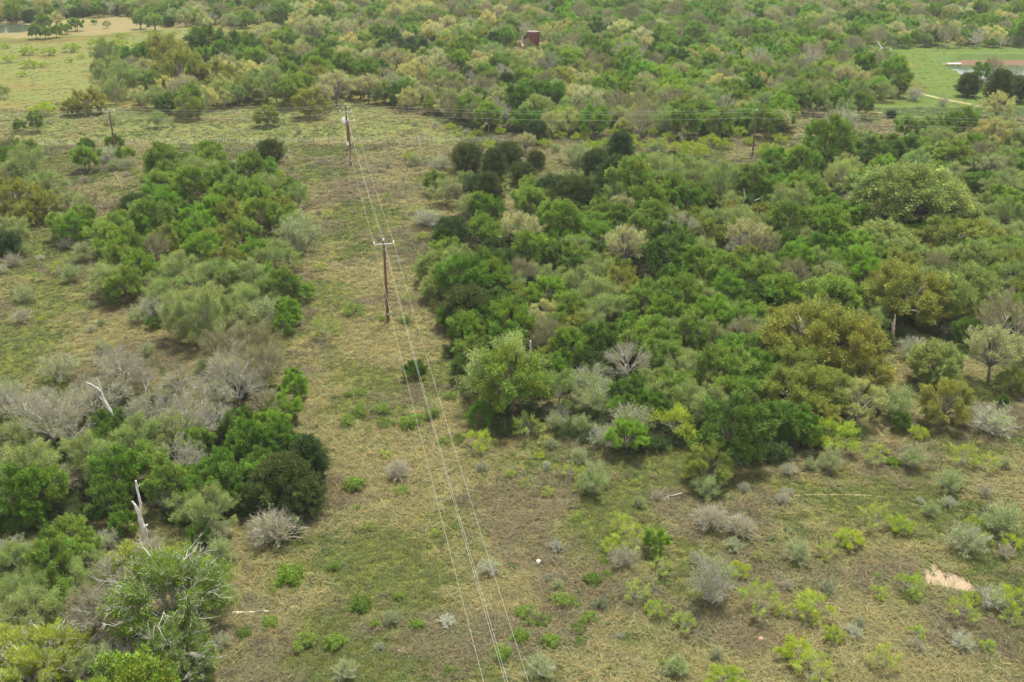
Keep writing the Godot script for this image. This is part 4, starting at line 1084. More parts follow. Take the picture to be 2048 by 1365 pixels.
		["Y", -61.4, -136.0, 3.4, 1.03, "large sage-green grey-stemmed shrub well in front of the lone left power pole"],
		["B", 48.7, -136.1, 5.8, 0.75, "large bright green leafy elm in front and left of the great pale dome"],
		["B", 64.6, -136.1, 5.5, 0.75, "mid-sized bright green leafy elm in front and right of the great pale dome"],
		["L", 2.3, -136.8, 2.4, 1.05, "lime-green mesquite just in front of the cream fan tree"],
		["P", 33.6, -137.2, 5.5, 1.07, "pale tan budding tree a little in front of the fallen fork snag"],
		["D", 39.7, -137.5, 4.6, 1.04, "deep green dense oak a little in front and right of the fallen fork snag"],
		["C", -72.9, -137.7, 4.1, 0.99, "dark green cedar well in front and left of the lone left power pole"],
		["Y", -71.1, -137.9, 2.6, 1.03, "sage-green grey-stemmed shrub well in front and left of the lone left power pole"],
		["G", -9.5, -137.9, 4.6, 0.96, "mid-green leafy oak left of the cream fan tree"],
		["D", 22.5, -138.2, 5.2, 1.03, "mid-sized deep green dense oak just left of the gnarled white-limbed tree"],
		["D", 6.8, -138.3, 4.4, 0.97, "deep green dense oak a little right of the cream fan tree"],
		["N", -7.1, -138.7, 4.2, 1.06, "bare grey twiggy tree a little left of the cream fan tree"],
		["O", -50.6, -138.7, 5.5, 1.04, "olive-bronze live oak well in front of the lone left power pole"],
		["O", -42.4, -138.7, 5.5, 0.94, "olive-bronze live oak in front of the lone pasture cedar"],
		["Q", 54.2, -138.7, 7.8, 0.75, "large yellow-green budding oak a little in front of the great pale dome"],
		["O", 64.0, -138.8, 8.6, 0.75, "large olive-bronze live oak in front and right of the great pale dome"],
		["P", 1.3, -138.9, 6.5, 0.99, "pale cream fan-shaped budding tree between dark cedars, right of the mown strip"],
		["C", -8.6, -138.9, 6.3, 0.95, "large dark green cedar left of the cream fan tree"],
		["O", 59.5, -139.3, 5.6, 0.75, "olive-bronze live oak a little in front of the great pale dome"],
		["B", 12.3, -139.4, 6.2, 0.97, "rounded bright green tree just left of the tan fan-shaped budding tree"],
		["G", -58.4, -139.5, 6.6, 0.94, "large mid-green leafy oak in front of the lone left power pole"],
		["S", 42.4, -139.6, 4.7, 1.00, "grey-green half-leafed tree in front and right of the fallen fork snag"],
		["S", 75.5, -139.7, 5.1, 0.75, "grey-green half-leafed tree well right of the great pale dome"],
		["P", 36.7, -139.9, 4.8, 0.94, "small pale tan budding tree a little in front of the fallen fork snag"],
		["G", 18.8, -140.0, 5.5, 0.94, "mid-green leafy oak just behind and right of the tan fan tree"],
		["Y", -31.3, -140.1, 6.7, 1.08, "large round sage-green bush at the right edge of the leafy grove"],
		["B", -48.5, -140.2, 4.6, 1.01, "bright green leafy elm well in front and left of the lone pasture cedar"],
		["G", -4.2, -140.3, 5.6, 0.96, "mid-green leafy oak a little left of the cream fan tree"],
		["G", 46.4, -140.7, 6.5, 0.94, "mid-sized mid-green leafy oak right of the fallen fork snag"],
		["G", -39.7, -141.1, 5.1, 1.03, "mid-green leafy oak in front of the lone pasture cedar"],
		["G", 33.1, -141.1, 4.0, 1.05, "small mid-green leafy oak a little in front of the fallen fork snag"],
		["S", -73.6, -141.3, 5.1, 0.94, "grey-green half-leafed tree well in front and left of the lone left power pole"],
		["N", 24.9, -141.4, 5.8, 0.97, "gnarled white-limbed half-dead tree over dark foliage in the middle of the wood"],
		["O", 68.7, -141.4, 7.3, 0.75, "large olive-bronze live oak right of the great pale dome"],
		["O", 29.0, -141.8, 5.7, 0.98, "olive-bronze live oak just right of the gnarled white-limbed tree"],
		["T", -66.3, -141.8, 2.5, 1.04, "leafless pale grey shrub well in front of the lone left power pole"],
		["G", 7.8, -141.9, 5.9, 1.07, "mid-sized mid-green leafy oak left of the tan fan tree"],
		["B", -46.7, -142.0, 5.6, 1.07, "mid-sized bright green leafy elm in front and left of the lone pasture cedar"],
		["B", 4.0, -142.3, 4.0, 0.92, "bright green leafy elm just right of the cream fan tree"],
		["D", 56.8, -142.6, 4.0, 0.75, "deep green dense oak a little in front of the great pale dome"],
		["D", 15.9, -142.7, 4.3, 1.06, "deep green dense oak just behind the tan fan tree"],
		["G", -58.4, -142.7, 5.6, 0.95, "mid-green leafy oak in front of the lone left power pole"],
		["B", -54.1, -142.7, 5.2, 0.94, "bright green leafy elm in front of the lone left power pole"],
		["G", 0.3, -142.7, 4.0, 1.01, "small mid-green leafy oak just left of the cream fan tree"],
		["G", 40.4, -142.8, 5.7, 1.09, "mid-sized mid-green leafy oak a little in front and right of the fallen fork snag"],
		["G", 49.8, -143.0, 4.1, 0.75, "small mid-green leafy oak in front and left of the great pale dome"],
		["B", -65.8, -143.3, 4.5, 1.06, "bright green leafy elm well in front of the lone olive pasture oak"],
		["G", -57.4, -143.4, 5.2, 1.02, "mid-green leafy oak well in front of the lone olive pasture oak"],
		["S", 77.1, -143.5, 6.0, 0.75, "mid-sized grey-green half-leafed tree well right of the great pale dome"],
		["G", -54.5, -143.6, 6.6, 0.94, "large mid-green leafy oak well left of the lone pasture cedar"],
		["O", 19.3, -144.1, 3.9, 1.05, "small olive-bronze live oak just behind and right of the tan fan tree"],
		["B", 63.7, -144.3, 6.4, 0.75, "large bright green leafy elm a little in front and right of the great pale dome"],
		["S", 34.4, -144.8, 6.2, 1.08, "large grey-green half-leafed tree just in front of the fallen fork snag"],
		["S", 72.2, -145.0, 5.3, 0.75, "grey-green half-leafed tree right of the great pale dome"],
		["D", 54.6, -145.2, 4.3, 0.75, "deep green dense oak a little in front and left of the great pale dome"],
		["G", 58.7, -145.2, 4.2, 0.75, "mid-green leafy oak a little in front of the great pale dome"],
		["D", 3.7, -145.5, 4.3, 1.04, "deep green dense oak just right of the cream fan tree"],
		["S", -32.3, -145.7, 5.8, 0.95, "mid-sized grey-green half-leafed tree in front of the lone pasture cedar"],
		["G", -68.2, -145.9, 4.6, 1.07, "mid-green leafy oak right of a sage-green shrub, in front of the lone left power pole"],
		["S", 50.3, -146.0, 4.3, 0.75, "grey-green half-leafed tree in front and left of the great pale dome"],
		["S", 9.4, -146.2, 4.5, 1.04, "grey-green half-leafed tree a little right of the cream fan tree"],
		["O", -0.2, -146.5, 4.7, 1.09, "olive-bronze live oak just behind and left of the cream fan tree"],
		["S", 39.6, -146.6, 4.8, 1.03, "grey-green half-leafed tree a little in front and right of the fallen fork snag"],
		["O", 28.4, -146.6, 4.9, 0.97, "olive-bronze live oak a little left of the fallen fork snag"],
		["N", 45.6, -146.7, 4.1, 0.95, "bare grey twiggy tree right of the fallen fork snag"],
		["D", -4.6, -146.7, 4.8, 0.96, "mid-sized deep green dense oak a little left of the cream fan tree"],
		["G", 21.3, -146.8, 5.2, 1.02, "mid-green leafy oak a little left of the gnarled white-limbed tree"],
		["D", 67.9, -146.9, 5.4, 0.75, "large deep green dense oak in front and right of the great pale dome"],
		["G", 12.9, -147.2, 5.0, 0.93, "mid-green leafy oak a little behind and left of the tan fan tree"],
		["Y", -70.4, -147.5, 1.3, 1.05, "small sage-green grey-stemmed shrub well in front of the lone left power pole"],
		["B", -48.3, -147.5, 5.3, 0.92, "bright green leafy elm in front and left of the lone pasture cedar"],
		["G", -66.3, -147.6, 4.0, 0.98, "small mid-green leafy oak in front of the lone left power pole"],
		["S", 80.0, -147.7, 4.8, 1.05, "grey-green half-leafed tree well in front and right of the sandy track"],
		["S", 24.9, -147.9, 4.3, 0.99, "grey-green half-leafed tree just behind and left of the gnarled white-limbed tree"],
		["G", 16.4, -148.0, 4.5, 1.01, "mid-green leafy oak a little behind the tan fan tree"],
		["G", -34.3, -148.2, 4.9, 0.97, "mid-green leafy oak in front and left of the twin power poles"],
		["S", 73.4, -148.3, 4.1, 0.75, "small grey-green half-leafed tree right of the great pale dome"],
		["S", 31.7, -148.4, 5.5, 0.94, "mid-sized grey-green half-leafed tree a little left of the fallen fork snag"],
		["G", 6.7, -148.8, 5.9, 1.03, "mid-sized mid-green leafy oak a little right of the cream fan tree"],
		["B", 36.2, -150.0, 4.2, 0.93, "bright green leafy elm just in front of the fallen fork snag"],
		["B", 53.4, -150.4, 6.5, 0.75, "large bright green leafy elm a little left of the great pale dome"],
		["G", 47.8, -150.5, 4.6, 1.00, "mid-green leafy oak right of the fallen fork snag"],
		["S", 76.7, -150.6, 5.3, 0.99, "grey-green half-leafed tree well in front of the sandy track"],
		["G", 13.8, -150.8, 4.8, 1.10, "mid-green leafy oak right of the cream fan tree"],
		["O", -44.5, -150.9, 5.9, 1.06, "olive-bronze live oak in front and left of the lone pasture cedar"],
		["C", -58.7, -151.3, 6.1, 1.09, "dark cedar at the left edge of the leafy grove, beside bare brown grass"],
		["S", 25.3, -151.5, 4.1, 0.99, "small grey-green half-leafed tree just behind the gnarled white-limbed tree"],
		["B", -54.1, -151.8, 6.0, 1.07, "large bright green leafy elm in front and right of the lone left power pole"],
		["B", -46.6, -151.8, 6.0, 1.08, "large bright green leafy elm in front and left of the lone pasture cedar"],
		["O", 29.9, -151.8, 4.4, 0.96, "small olive-bronze live oak just behind and right of the gnarled white-limbed tree"],
		["O", -77.1, -151.9, 4.8, 0.95, "olive-bronze live oak well in front and left of the lone left power pole"],
		["S", 43.7, -152.0, 6.7, 1.09, "large grey-green half-leafed tree a little right of the fallen fork snag"],
		["Q", 71.4, -152.1, 6.8, 0.75, "mid-sized yellow-green budding oak right of the great pale dome"],
		["Q", 61.6, -152.1, 15.8, 0.75, "great pale olive dome of budding foliage rising above the right wood"],
		["T", -13.0, -152.2, 3.9, 1.02, "large leafless pale grey shrub left of the cream fan tree"],
		["P", 17.0, -152.5, 5.2, 0.99, "small pale tan budding tree a little behind the tan fan tree"],
		["Q", 68.0, -152.5, 9.9, 0.75, "large yellow-green budding oak a little right of the great pale dome"],
		["G", -68.0, -152.7, 3.8, 1.09, "small mid-green leafy oak in front of the lone olive pasture oak"],
		["O", 39.8, -153.1, 4.3, 1.05, "small olive-bronze live oak just in front and right of the fallen fork snag"],
		["G", 21.4, -153.1, 6.8, 1.05, "large mid-green leafy oak a little behind and left of the gnarled white-limbed tree"],
		["D", -3.4, -153.3, 4.9, 1.09, "mid-sized deep green dense oak a little behind and left of the cream fan tree"],
		["T", -13.8, -153.5, 3.5, 1.02, "mid-sized leafless pale grey shrub behind the nearest power pole"],
		["O", -36.9, -153.6, 5.5, 1.09, "olive-bronze live oak in front and left of the twin power poles"],
		["C", 7.9, -153.9, 5.2, 1.00, "dark green cedar a little behind and right of the cream fan tree"],
		["T", -40.0, -154.0, 3.2, 0.96, "mid-sized leafless pale grey shrub in front of the lone pasture cedar"],
		["N", 76.4, -154.0, 4.0, 0.75, "bare grey twiggy tree right of the great pale dome"],
		["O", 35.6, -154.4, 4.3, 1.07, "small olive-bronze live oak just in front and left of the fallen fork snag"],
		["D", 28.1, -155.2, 5.7, 1.01, "large deep green dense oak a little behind the gnarled white-limbed tree"],
		["G", 3.0, -155.4, 6.3, 1.06, "mid-sized mid-green leafy oak a little behind the cream fan tree"],
		["O", -75.4, -155.5, 6.0, 0.99, "mid-sized olive-bronze live oak in front and left of the lone left power pole"],
		["C", 11.9, -155.7, 5.3, 0.92, "dark green cedar behind and left of the tan fan tree"],
		["B", 78.9, -156.0, 4.1, 0.75, "bright green leafy elm right of the great pale dome"],
		["S", 17.4, -156.4, 6.0, 1.02, "mid-sized grey-green half-leafed tree a little behind the tan fan tree"],
		["G", 47.4, -156.5, 5.3, 0.98, "mid-green leafy oak a little right of the fallen fork snag"],
		["G", -5.2, -157.0, 4.2, 0.94, "mid-green leafy oak a little behind and left of the cream fan tree"],
		["O", -79.8, -157.0, 7.6, 1.06, "large olive-bronze live oak well in front and left of the lone left power pole"],
		["C", 10.2, -157.1, 7.8, 0.95, "large dark green cedar behind and right of the cream fan tree"],
		["B", 51.7, -157.3, 4.9, 0.75, "bright green leafy elm left of the great pale dome"],
		["S", -71.4, -157.4, 4.9, 1.05, "grey-green half-leafed tree in front of the lone left power pole"],
		["S", 73.6, -157.7, 4.1, 0.75, "small grey-green half-leafed tree a little right of the great pale dome"],
		["D", 42.0, -157.8, 4.4, 1.01, "deep green dense oak just right of the fallen fork snag"],
		["N", 55.8, -157.8, 5.5, 0.75, "mid-sized bare grey twiggy tree a little left of the great pale dome"],
		["G", -40.8, -157.9, 6.2, 0.98, "mid-sized mid-green leafy oak a little in front of the lone pasture cedar"],
		["S", 35.9, -158.1, 4.6, 1.09, "grey-green half-leafed tree just left of the fallen fork snag"],
		["S", -6.8, -158.2, 4.9, 1.01, "grey-green half-leafed tree a little left of the cream fan tree"],
		["S", 68.1, -158.7, 4.5, 0.75, "grey-green half-leafed tree just in front and right of the great pale dome"],
		["G", 19.9, -159.0, 7.9, 1.06, "large mid-green leafy oak behind and left of the gnarled white-limbed tree"],
		["B", -58.2, -159.3, 5.7, 1.07, "mid-sized bright green leafy elm in front and right of the lone left power pole"],
		["G", 85.1, -159.4, 4.5, 0.75, "mid-green leafy oak well right of the great pale dome"],
		["G", -43.3, -159.6, 7.3, 1.02, "large mid-green leafy oak a little in front of the lone pasture cedar"],
		["D", 44.6, -159.6, 4.2, 1.02, "deep green dense oak a little right of the fallen fork snag"],
		["C", 6.8, -159.7, 7.2, 0.93, "large dark green cedar a little behind and right of the cream fan tree"],
		["D", 64.2, -159.7, 5.5, 0.75, "large deep green dense oak just in front of the great pale dome"],
		["G", 26.8, -159.7, 6.3, 1.02, "mid-sized mid-green leafy oak a little behind the gnarled white-limbed tree"],
		["G", -46.9, -160.2, 5.7, 1.07, "mid-sized mid-green leafy oak well left of the twin power poles"],
		["D", 14.9, -160.3, 4.6, 0.99, "deep green dense oak a little behind the tan fan tree"],
		["D", 38.4, -160.4, 4.3, 0.93, "deep green dense oak just left of the fallen fork snag"],
		["G", 31.6, -160.4, 4.9, 1.01, "mid-green leafy oak a little left of the fallen fork snag"],
		["G", 71.4, -160.6, 5.8, 0.75, "mid-sized mid-green leafy oak a little right of the great pale dome"],
		["G", 3.5, -160.7, 5.3, 1.08, "mid-green leafy oak a little behind the cream fan tree"],
		["S", 58.4, -160.9, 5.8, 0.75, "mid-sized grey-green half-leafed tree a little left of the great pale dome"],
		["N", -69.9, -161.0, 3.5, 1.02, "small bare grey twiggy tree in front of the lone left power pole"],
		["S", -35.7, -161.6, 4.3, 1.01, "grey-green half-leafed tree a little in front of the lone pasture cedar"],
		["C", -3.9, -161.9, 4.8, 1.09, "dark green cedar a little in front of the conical cedar"],
		["G", 50.1, -162.2, 6.2, 0.75, "mid-sized mid-green leafy oak left of the great pale dome"],
		["G", -53.7, -162.5, 6.8, 0.94, "large mid-green leafy oak left of the lone pasture cedar"],
		["G", 81.7, -162.6, 5.6, 0.75, "mid-green leafy oak right of the great pale dome"],
		["N", -9.4, -163.2, 3.9, 0.94, "small bare grey twiggy tree a little in front of the conical cedar"],
		["D", 67.7, -163.2, 6.2, 0.75, "large deep green dense oak just right of the great pale dome"],
		["C", -5.0, -163.3, 6.4, 1.04, "large dark green cedar a little in front of the conical cedar"],
		["B", 44.7, -163.5, 6.0, 0.92, "large bright green leafy elm a little right of the fallen fork snag"],
		["C", 17.6, -163.6, 7.2, 0.97, "large dark green cedar behind the tan fan tree"],
		["S", 25.0, -163.7, 8.1, 1.02, "large grey-green half-leafed tree a little behind the gnarled white-limbed tree"],
		["S", 34.8, -163.8, 6.9, 1.09, "large grey-green half-leafed tree a little left of the fallen fork snag"],
		["S", 87.2, -164.1, 6.4, 0.75, "large grey-green half-leafed tree well right of the great pale dome"],
		["G", 40.4, -164.2, 6.0, 1.06, "mid-sized mid-green leafy oak just behind the fallen fork snag"],
		["S", 10.3, -164.7, 6.1, 0.93, "large grey-green half-leafed tree behind and right of the cream fan tree"],
		["S", -11.2, -164.9, 5.6, 0.92, "mid-sized grey-green half-leafed tree a little in front of the conical cedar"],
		["N", 6.2, -164.9, 4.6, 1.06, "bare grey twiggy tree a little behind and right of the cream fan tree"],
		["G", 60.6, -165.7, 7.8, 0.75, "large mid-green leafy oak a little left of the great pale dome"],
		["G", -60.2, -166.7, 5.9, 1.07, "mid-sized mid-green leafy oak in front and right of the lone left power pole"],
		["G", -49.7, -166.7, 5.9, 0.93, "mid-sized mid-green leafy oak in front and left of the lone pasture cedar"],
		["O", 65.0, -166.7, 4.5, 0.75, "small olive-bronze live oak just left of the great pale dome"],
		["G", 49.9, -166.8, 6.0, 1.01, "mid-sized mid-green leafy oak a little right of the fallen fork snag"],
		["S", 13.6, -167.2, 5.0, 1.08, "grey-green half-leafed tree behind the tan fan tree"],
		["O", 75.7, -167.2, 5.8, 0.75, "olive-bronze live oak a little right of the great pale dome"],
		["S", -79.9, -167.7, 6.6, 0.96, "large grey-green half-leafed tree in front and left of the lone left power pole"],
		["S", 31.0, -167.9, 6.7, 1.06, "large grey-green half-leafed tree right of an olive live oak, left of the fallen fork snag"],
		["S", -42.2, -168.1, 5.4, 1.00, "mid-sized grey-green half-leafed tree a little in front of the lone pasture cedar"],
		["G", -38.2, -168.4, 4.1, 0.92, "small mid-green leafy oak a little in front of the lone pasture cedar"],
		["D", 26.2, -168.4, 4.7, 1.01, "mid-sized deep green dense oak a little behind the gnarled white-limbed tree"],
		["S", 82.7, -168.5, 4.6, 1.00, "grey-green half-leafed tree in front of the sandy track"],
		["S", -52.8, -168.5, 7.1, 0.93, "large grey-green half-leafed tree left of the lone pasture cedar"],
		["S", 88.4, -168.6, 5.8, 1.05, "mid-sized grey-green half-leafed tree in front and right of the sandy track"],
		["G", 18.8, -168.7, 4.6, 0.98, "mid-green leafy oak behind the tan fan tree"],
		["G", 39.2, -168.7, 6.1, 0.96, "mid-sized mid-green leafy oak a little in front of the right-hand power pole"],
		["D", 68.2, -168.8, 4.9, 0.75, "mid-sized deep green dense oak just behind and left of the great pale dome"],
		["D", 44.3, -169.5, 6.3, 0.98, "large deep green dense oak a little behind and right of the fallen fork snag"],
		["S", 35.1, -170.7, 5.9, 1.01, "mid-sized grey-green half-leafed tree in front and left of the right-hand power pole"],
		["S", -87.6, -170.8, 5.8, 0.99, "mid-sized grey-green half-leafed tree well left of the lone left power pole"],
		["D", 80.2, -170.9, 4.8, 0.75, "mid-sized deep green dense oak right of the great pale dome"],
		["G", -13.4, -170.9, 4.4, 0.97, "mid-green leafy oak a little in front and left of the conical cedar"],
		["G", 3.1, -171.2, 3.6, 1.09, "small mid-green leafy oak a little behind the cream fan tree"],
		["G", -59.6, -171.3, 6.6, 0.95, "large mid-green leafy oak left of a grey-green tree, left of the lone pasture cedar"],
		["C", 14.8, -171.6, 6.7, 0.95, "large dark green cedar in front of the lime treeline mesquite"],
		["S", 48.0, -171.7, 4.5, 0.94, "grey-green half-leafed tree a little right of the fallen fork snag"],
		["O", 91.5, -171.8, 5.6, 0.75, "olive-bronze live oak well right of the great pale dome"],
		["D", 51.9, -171.8, 5.2, 0.95, "mid-sized deep green dense oak right of the fallen fork snag"],
		["G", 22.0, -172.0, 7.5, 0.98, "large mid-green leafy oak in front and right of the lime treeline mesquite"],
		["O", 28.7, -172.2, 6.2, 1.05, "mid-sized olive-bronze live oak a little behind the gnarled white-limbed tree"],
		["G", 65.0, -172.6, 5.9, 0.75, "mid-sized mid-green leafy oak a little left of the great pale dome"],
		["S", 74.9, -172.7, 6.5, 0.75, "large grey-green half-leafed tree a little right of the great pale dome"],
		["S", -85.6, -172.7, 7.5, 1.08, "large grey-green half-leafed tree left of the lone left power pole"],
		["D", 83.0, -173.4, 5.5, 0.75, "large deep green dense oak right of the great pale dome"],
		["S", 40.4, -173.7, 5.0, 0.97, "grey-green half-leafed tree just behind the fallen fork snag"],
		["S", -8.1, -173.9, 3.7, 0.96, "small grey-green half-leafed tree a little in front of the conical cedar"],
		["S", -57.5, -174.2, 6.7, 1.09, "large grey-green half-leafed tree right of the lone left power pole"],
		["G", -46.7, -174.6, 6.2, 1.09, "mid-sized mid-green leafy oak a little in front and left of the lone pasture cedar"],
		["S", 18.4, -174.8, 4.7, 1.01, "grey-green half-leafed tree in front and right of the lime treeline mesquite"],
		["D", 93.1, -175.1, 4.6, 0.75, "mid-sized deep green dense oak well right of the great pale dome"],
		["S", 88.6, -175.4, 6.0, 0.75, "mid-sized grey-green half-leafed tree right of the great pale dome"],
		["B", 32.5, -175.7, 5.5, 1.02, "mid-sized bright green leafy elm left of the fallen fork snag"],
		["G", -62.4, -176.7, 7.5, 1.07, "large mid-green leafy oak in front and right of the lone left power pole"],
		["S", 27.4, -176.8, 5.9, 0.98, "mid-sized grey-green half-leafed tree behind the gnarled white-limbed tree"],
		["B", -45.0, -177.5, 5.3, 0.94, "bright green leafy elm just in front of the lone pasture cedar"],
		["G", 76.9, -177.6, 5.6, 0.75, "mid-green leafy oak a little right of the great pale dome"],
		["G", -54.2, -178.0, 6.9, 0.98, "large mid-green leafy oak right of the lone left power pole"],
		["C", 2.0, -178.2, 4.9, 0.96, "dark green cedar a little right of the conical cedar"],
		["T", -78.2, -178.7, 2.1, 1.04, "leafless pale grey shrub in front of the lone left power pole"],
		["S", 24.6, -178.8, 7.5, 0.94, "large grey-green half-leafed tree behind the gnarled white-limbed tree"],
		["G", 52.4, -179.2, 6.2, 0.96, "mid-sized mid-green leafy oak a little in front and right of the right-hand power pole"],
		["S", 45.9, -179.3, 4.9, 1.01, "grey-green half-leafed tree a little behind the fallen fork snag"],
		["D", 30.0, -179.9, 4.7, 1.04, "mid-sized deep green dense oak behind the gnarled white-limbed tree"],
		["S", 81.5, -180.6, 5.6, 0.75, "mid-sized grey-green half-leafed tree a little right of the great pale dome"],
		["L", -43.5, -181.3, 3.1, 1.02, "lime-green mesquite just in front of the lone pasture cedar"],
		["S", 61.3, -181.3, 6.0, 0.75, "mid-sized grey-green half-leafed tree left of the great pale dome"],
		["C", -3.3, -181.5, 4.6, 1.02, "dark green cedar behind the cream fan tree"],
		["N", -93.4, -182.6, 5.0, 1.01, "mid-sized bare grey twiggy tree in front and left of the lone olive pasture oak"],
		["B", 49.1, -183.4, 5.6, 0.98, "mid-sized bright green leafy elm a little in front and right of the right-hand power pole"],
		["S", 90.9, -183.4, 6.3, 1.06, "large grey-green half-leafed tree in front and right of the sandy track"],
		["S", 63.5, -185.0, 5.1, 0.75, "grey-green half-leafed tree left of the great pale dome"],
		["D", 55.7, -185.5, 6.1, 1.00, "large deep green dense oak right of the right-hand power pole"],
		["S", 87.2, -186.4, 4.9, 0.75, "grey-green half-leafed tree left of a bare grey tree, right of the great pale dome"],
		["G", -67.6, -186.5, 3.9, 1.06, "small mid-green leafy oak a little in front and right of the lone left power pole"],
		["G", 82.5, -186.6, 8.3, 0.75, "large mid-green leafy oak a little behind and right of the great pale dome"],
		["B", 94.6, -186.6, 5.3, 1.04, "bright green leafy elm in front and right of the sandy track"],
		["D", 59.7, -186.9, 5.1, 1.09, "mid-sized deep green dense oak right of the right-hand power pole"],
		["T", -52.4, -186.9, 2.9, 1.08, "mid-sized leafless pale grey shrub a little left of the lone pasture cedar"],
		["G", -80.9, -187.4, 5.4, 1.04, "mid-green leafy oak a little in front and left of the lone left power pole"],
		["C", 20.5, -187.8, 5.7, 1.06, "mid-sized dark green cedar in front and right of the lime treeline mesquite"],
		["C", -8.6, -187.9, 6.3, 0.98, "tall dark conical cedar standing first on the grass right of the twin poles"],
		["Y", -76.1, -188.0, 2.8, 0.96, "mid-sized sage-green grey-stemmed shrub in front of the lone olive pasture oak"],
		["Y", -73.5, -188.5, 3.0, 1.09, "mid-sized sage-green grey-stemmed shrub a little in front of the lone left power pole"],
		["N", 90.0, -189.4, 5.3, 0.94, "mid-sized bare grey twiggy tree in front of the sandy track"],
		["T", -13.6, -189.4, 4.0, 0.95, "large leafless pale grey shrub a little left of the conical cedar"],
		["G", -58.4, -189.5, 5.0, 0.96, "mid-green leafy oak left of the lone pasture cedar"],
		["D", 70.3, -189.6, 9.2, 0.75, "large deep green dense oak a little behind and left of the great pale dome"],
		["C", 4.7, -189.6, 3.6, 1.01, "small dark green cedar a little in front and left of the lime treeline mesquite"],
		["B", 56.1, -190.0, 5.0, 1.01, "bright green leafy elm a little right of the right-hand power pole"],
		["C", -0.6, -190.2, 5.4, 1.09, "mid-sized dark green cedar a little right of the conical cedar"],
		["Y", -18.9, -191.2, 3.0, 1.01, "mid-sized sage-green grey-stemmed shrub a little left of the conical cedar"],
		["S", 81.1, -191.6, 5.9, 0.75, "mid-sized grey-green half-leafed tree a little behind and right of the great pale dome"],
		["D", 75.8, -191.6, 8.3, 0.75, "large deep green dense oak a little behind the great pale dome"],
		["C", 31.2, -191.6, 2.4, 1.00, "small dark green cedar left of the right-hand power pole"],
		["G", -93.2, -191.8, 4.6, 0.96, "mid-green leafy oak left of the lone left power pole"],
		["S", 98.3, -192.0, 5.9, 0.75, "mid-sized grey-green half-leafed tree right of a bright green elm, right of the great pale dome"],
		["G", 61.5, -192.6, 9.4, 1.04, "large mid-green leafy oak right of the right-hand power pole"],
		["G", -67.7, -192.6, 4.3, 0.99, "mid-green leafy oak right of the lone left power pole"],
		["Y", 12.7, -192.7, 6.3, 0.94, "large sage-green grey-stemmed shrub a little in front of the lime treeline mesquite"],
		["G", -75.5, -193.1, 3.7, 1.09, "small mid-green leafy oak a little in front of the lone left power pole"],
		["C", -47.2, -193.5, 5.1, 1.10, "lone reddish cedar on open grass beside the wire fence"],
		["G", 92.7, -193.9, 5.0, 0.97, "mid-green leafy oak a little in front and right of the sandy track"],
		["T", -79.2, -194.3, 4.3, 1.07, "large leafless pale grey shrub a little in front of the lone left power pole"],
		["N", 84.4, -194.7, 5.2, 0.75, "mid-sized bare grey twiggy tree a little behind and right of the great pale dome"],
		["G", -99.2, -195.9, 4.3, 1.07, "mid-green leafy oak in front and left of the lone olive pasture oak"],
		["L", -20.5, -196.3, 2.7, 1.07, "lime-green mesquite a little left of the conical cedar"],
		["L", 34.5, -197.7, 3.1, 1.05, "mid-sized lime-green mesquite behind and left of the fallen fork snag"],
		["B", 66.3, -198.6, 6.1, 0.75, "large bright green leafy elm behind and left of the great pale dome"],
		["L", 37.9, -198.8, 3.5, 1.04, "mid-sized lime-green mesquite a little left of the right-hand power pole"],
		["S", 87.2, -200.0, 6.8, 0.98, "large grey-green half-leafed tree a little in front of the sandy track"],
		["O", 76.2, -200.0, 6.9, 0.75, "mid-sized olive-bronze live oak a little behind the great pale dome"],
		["L", 50.1, -200.0, 2.7, 1.00, "lime-green mesquite just in front of the right-hand power pole"],
		["L", 56.1, -200.0, 2.7, 0.96, "lime-green mesquite a little right of the right-hand power pole"],
		["G", -85.7, -200.1, 3.4, 0.94, "small mid-green leafy oak a little in front and left of the lone left power pole"],
		["L", 52.1, -200.4, 4.2, 1.00, "large lime-green mesquite just in front and right of the right-hand power pole"],
		["L", 18.1, -200.7, 5.7, 0.93, "large lime-green mesquite a little in front and right of the lime treeline mesquite"],
		["P", 2.8, -200.9, 4.4, 1.03, "pale bare-topped tree squeezed among dark cedars beyond the wood"],
		["T", 29.0, -201.6, 3.6, 1.06, "large leafless pale grey shrub right of the lime treeline mesquite"],
		["Y", 8.9, -202.1, 2.5, 0.94, "sage-green grey-stemmed shrub a little in front of the lime treeline mesquite"],
		["L", 29.4, -202.6, 5.3, 0.93, "large lime-green mesquite right of the lime treeline mesquite"],
		["G", -81.0, -202.6, 3.8, 1.01, "small mid-green leafy oak just in front of the lone left power pole"],
		["L", 34.3, -203.0, 4.2, 0.95, "large lime-green mesquite left of the right-hand power pole"],
		["S", 102.0, -203.7, 6.2, 0.95, "large grey-green half-leafed tree right of the sandy track"],
		["S", 71.9, -203.8, 5.3, 0.75, "mid-sized grey-green half-leafed tree behind and left of the great pale dome"],
		["L", 37.1, -203.9, 3.6, 0.97, "mid-sized lime-green mesquite left of the right-hand power pole"],
		["L", 25.9, -204.9, 3.0, 0.99, "lime-green mesquite right of the lime treeline mesquite"],
		["L", 44.0, -205.3, 3.7, 1.04, "mid-sized lime-green mesquite behind the fallen fork snag"],
		["L", -4.9, -205.9, 3.2, 0.98, "mid-sized lime-green mesquite just right of the conical cedar"],
		["L", 6.9, -206.8, 3.2, 0.98, "mid-sized lime-green mesquite a little in front and left of the lime treeline mesquite"],
		["S", 87.9, -207.0, 6.9, 0.75, "large grey-green half-leafed tree behind the great pale dome"],
		["L", 16.2, -207.0, 2.8, 0.99, "lime-green mesquite a little in front and right of the lime treeline mesquite"],
		["D", 74.3, -207.4, 5.4, 0.75, "large deep green dense oak behind and left of the great pale dome"],
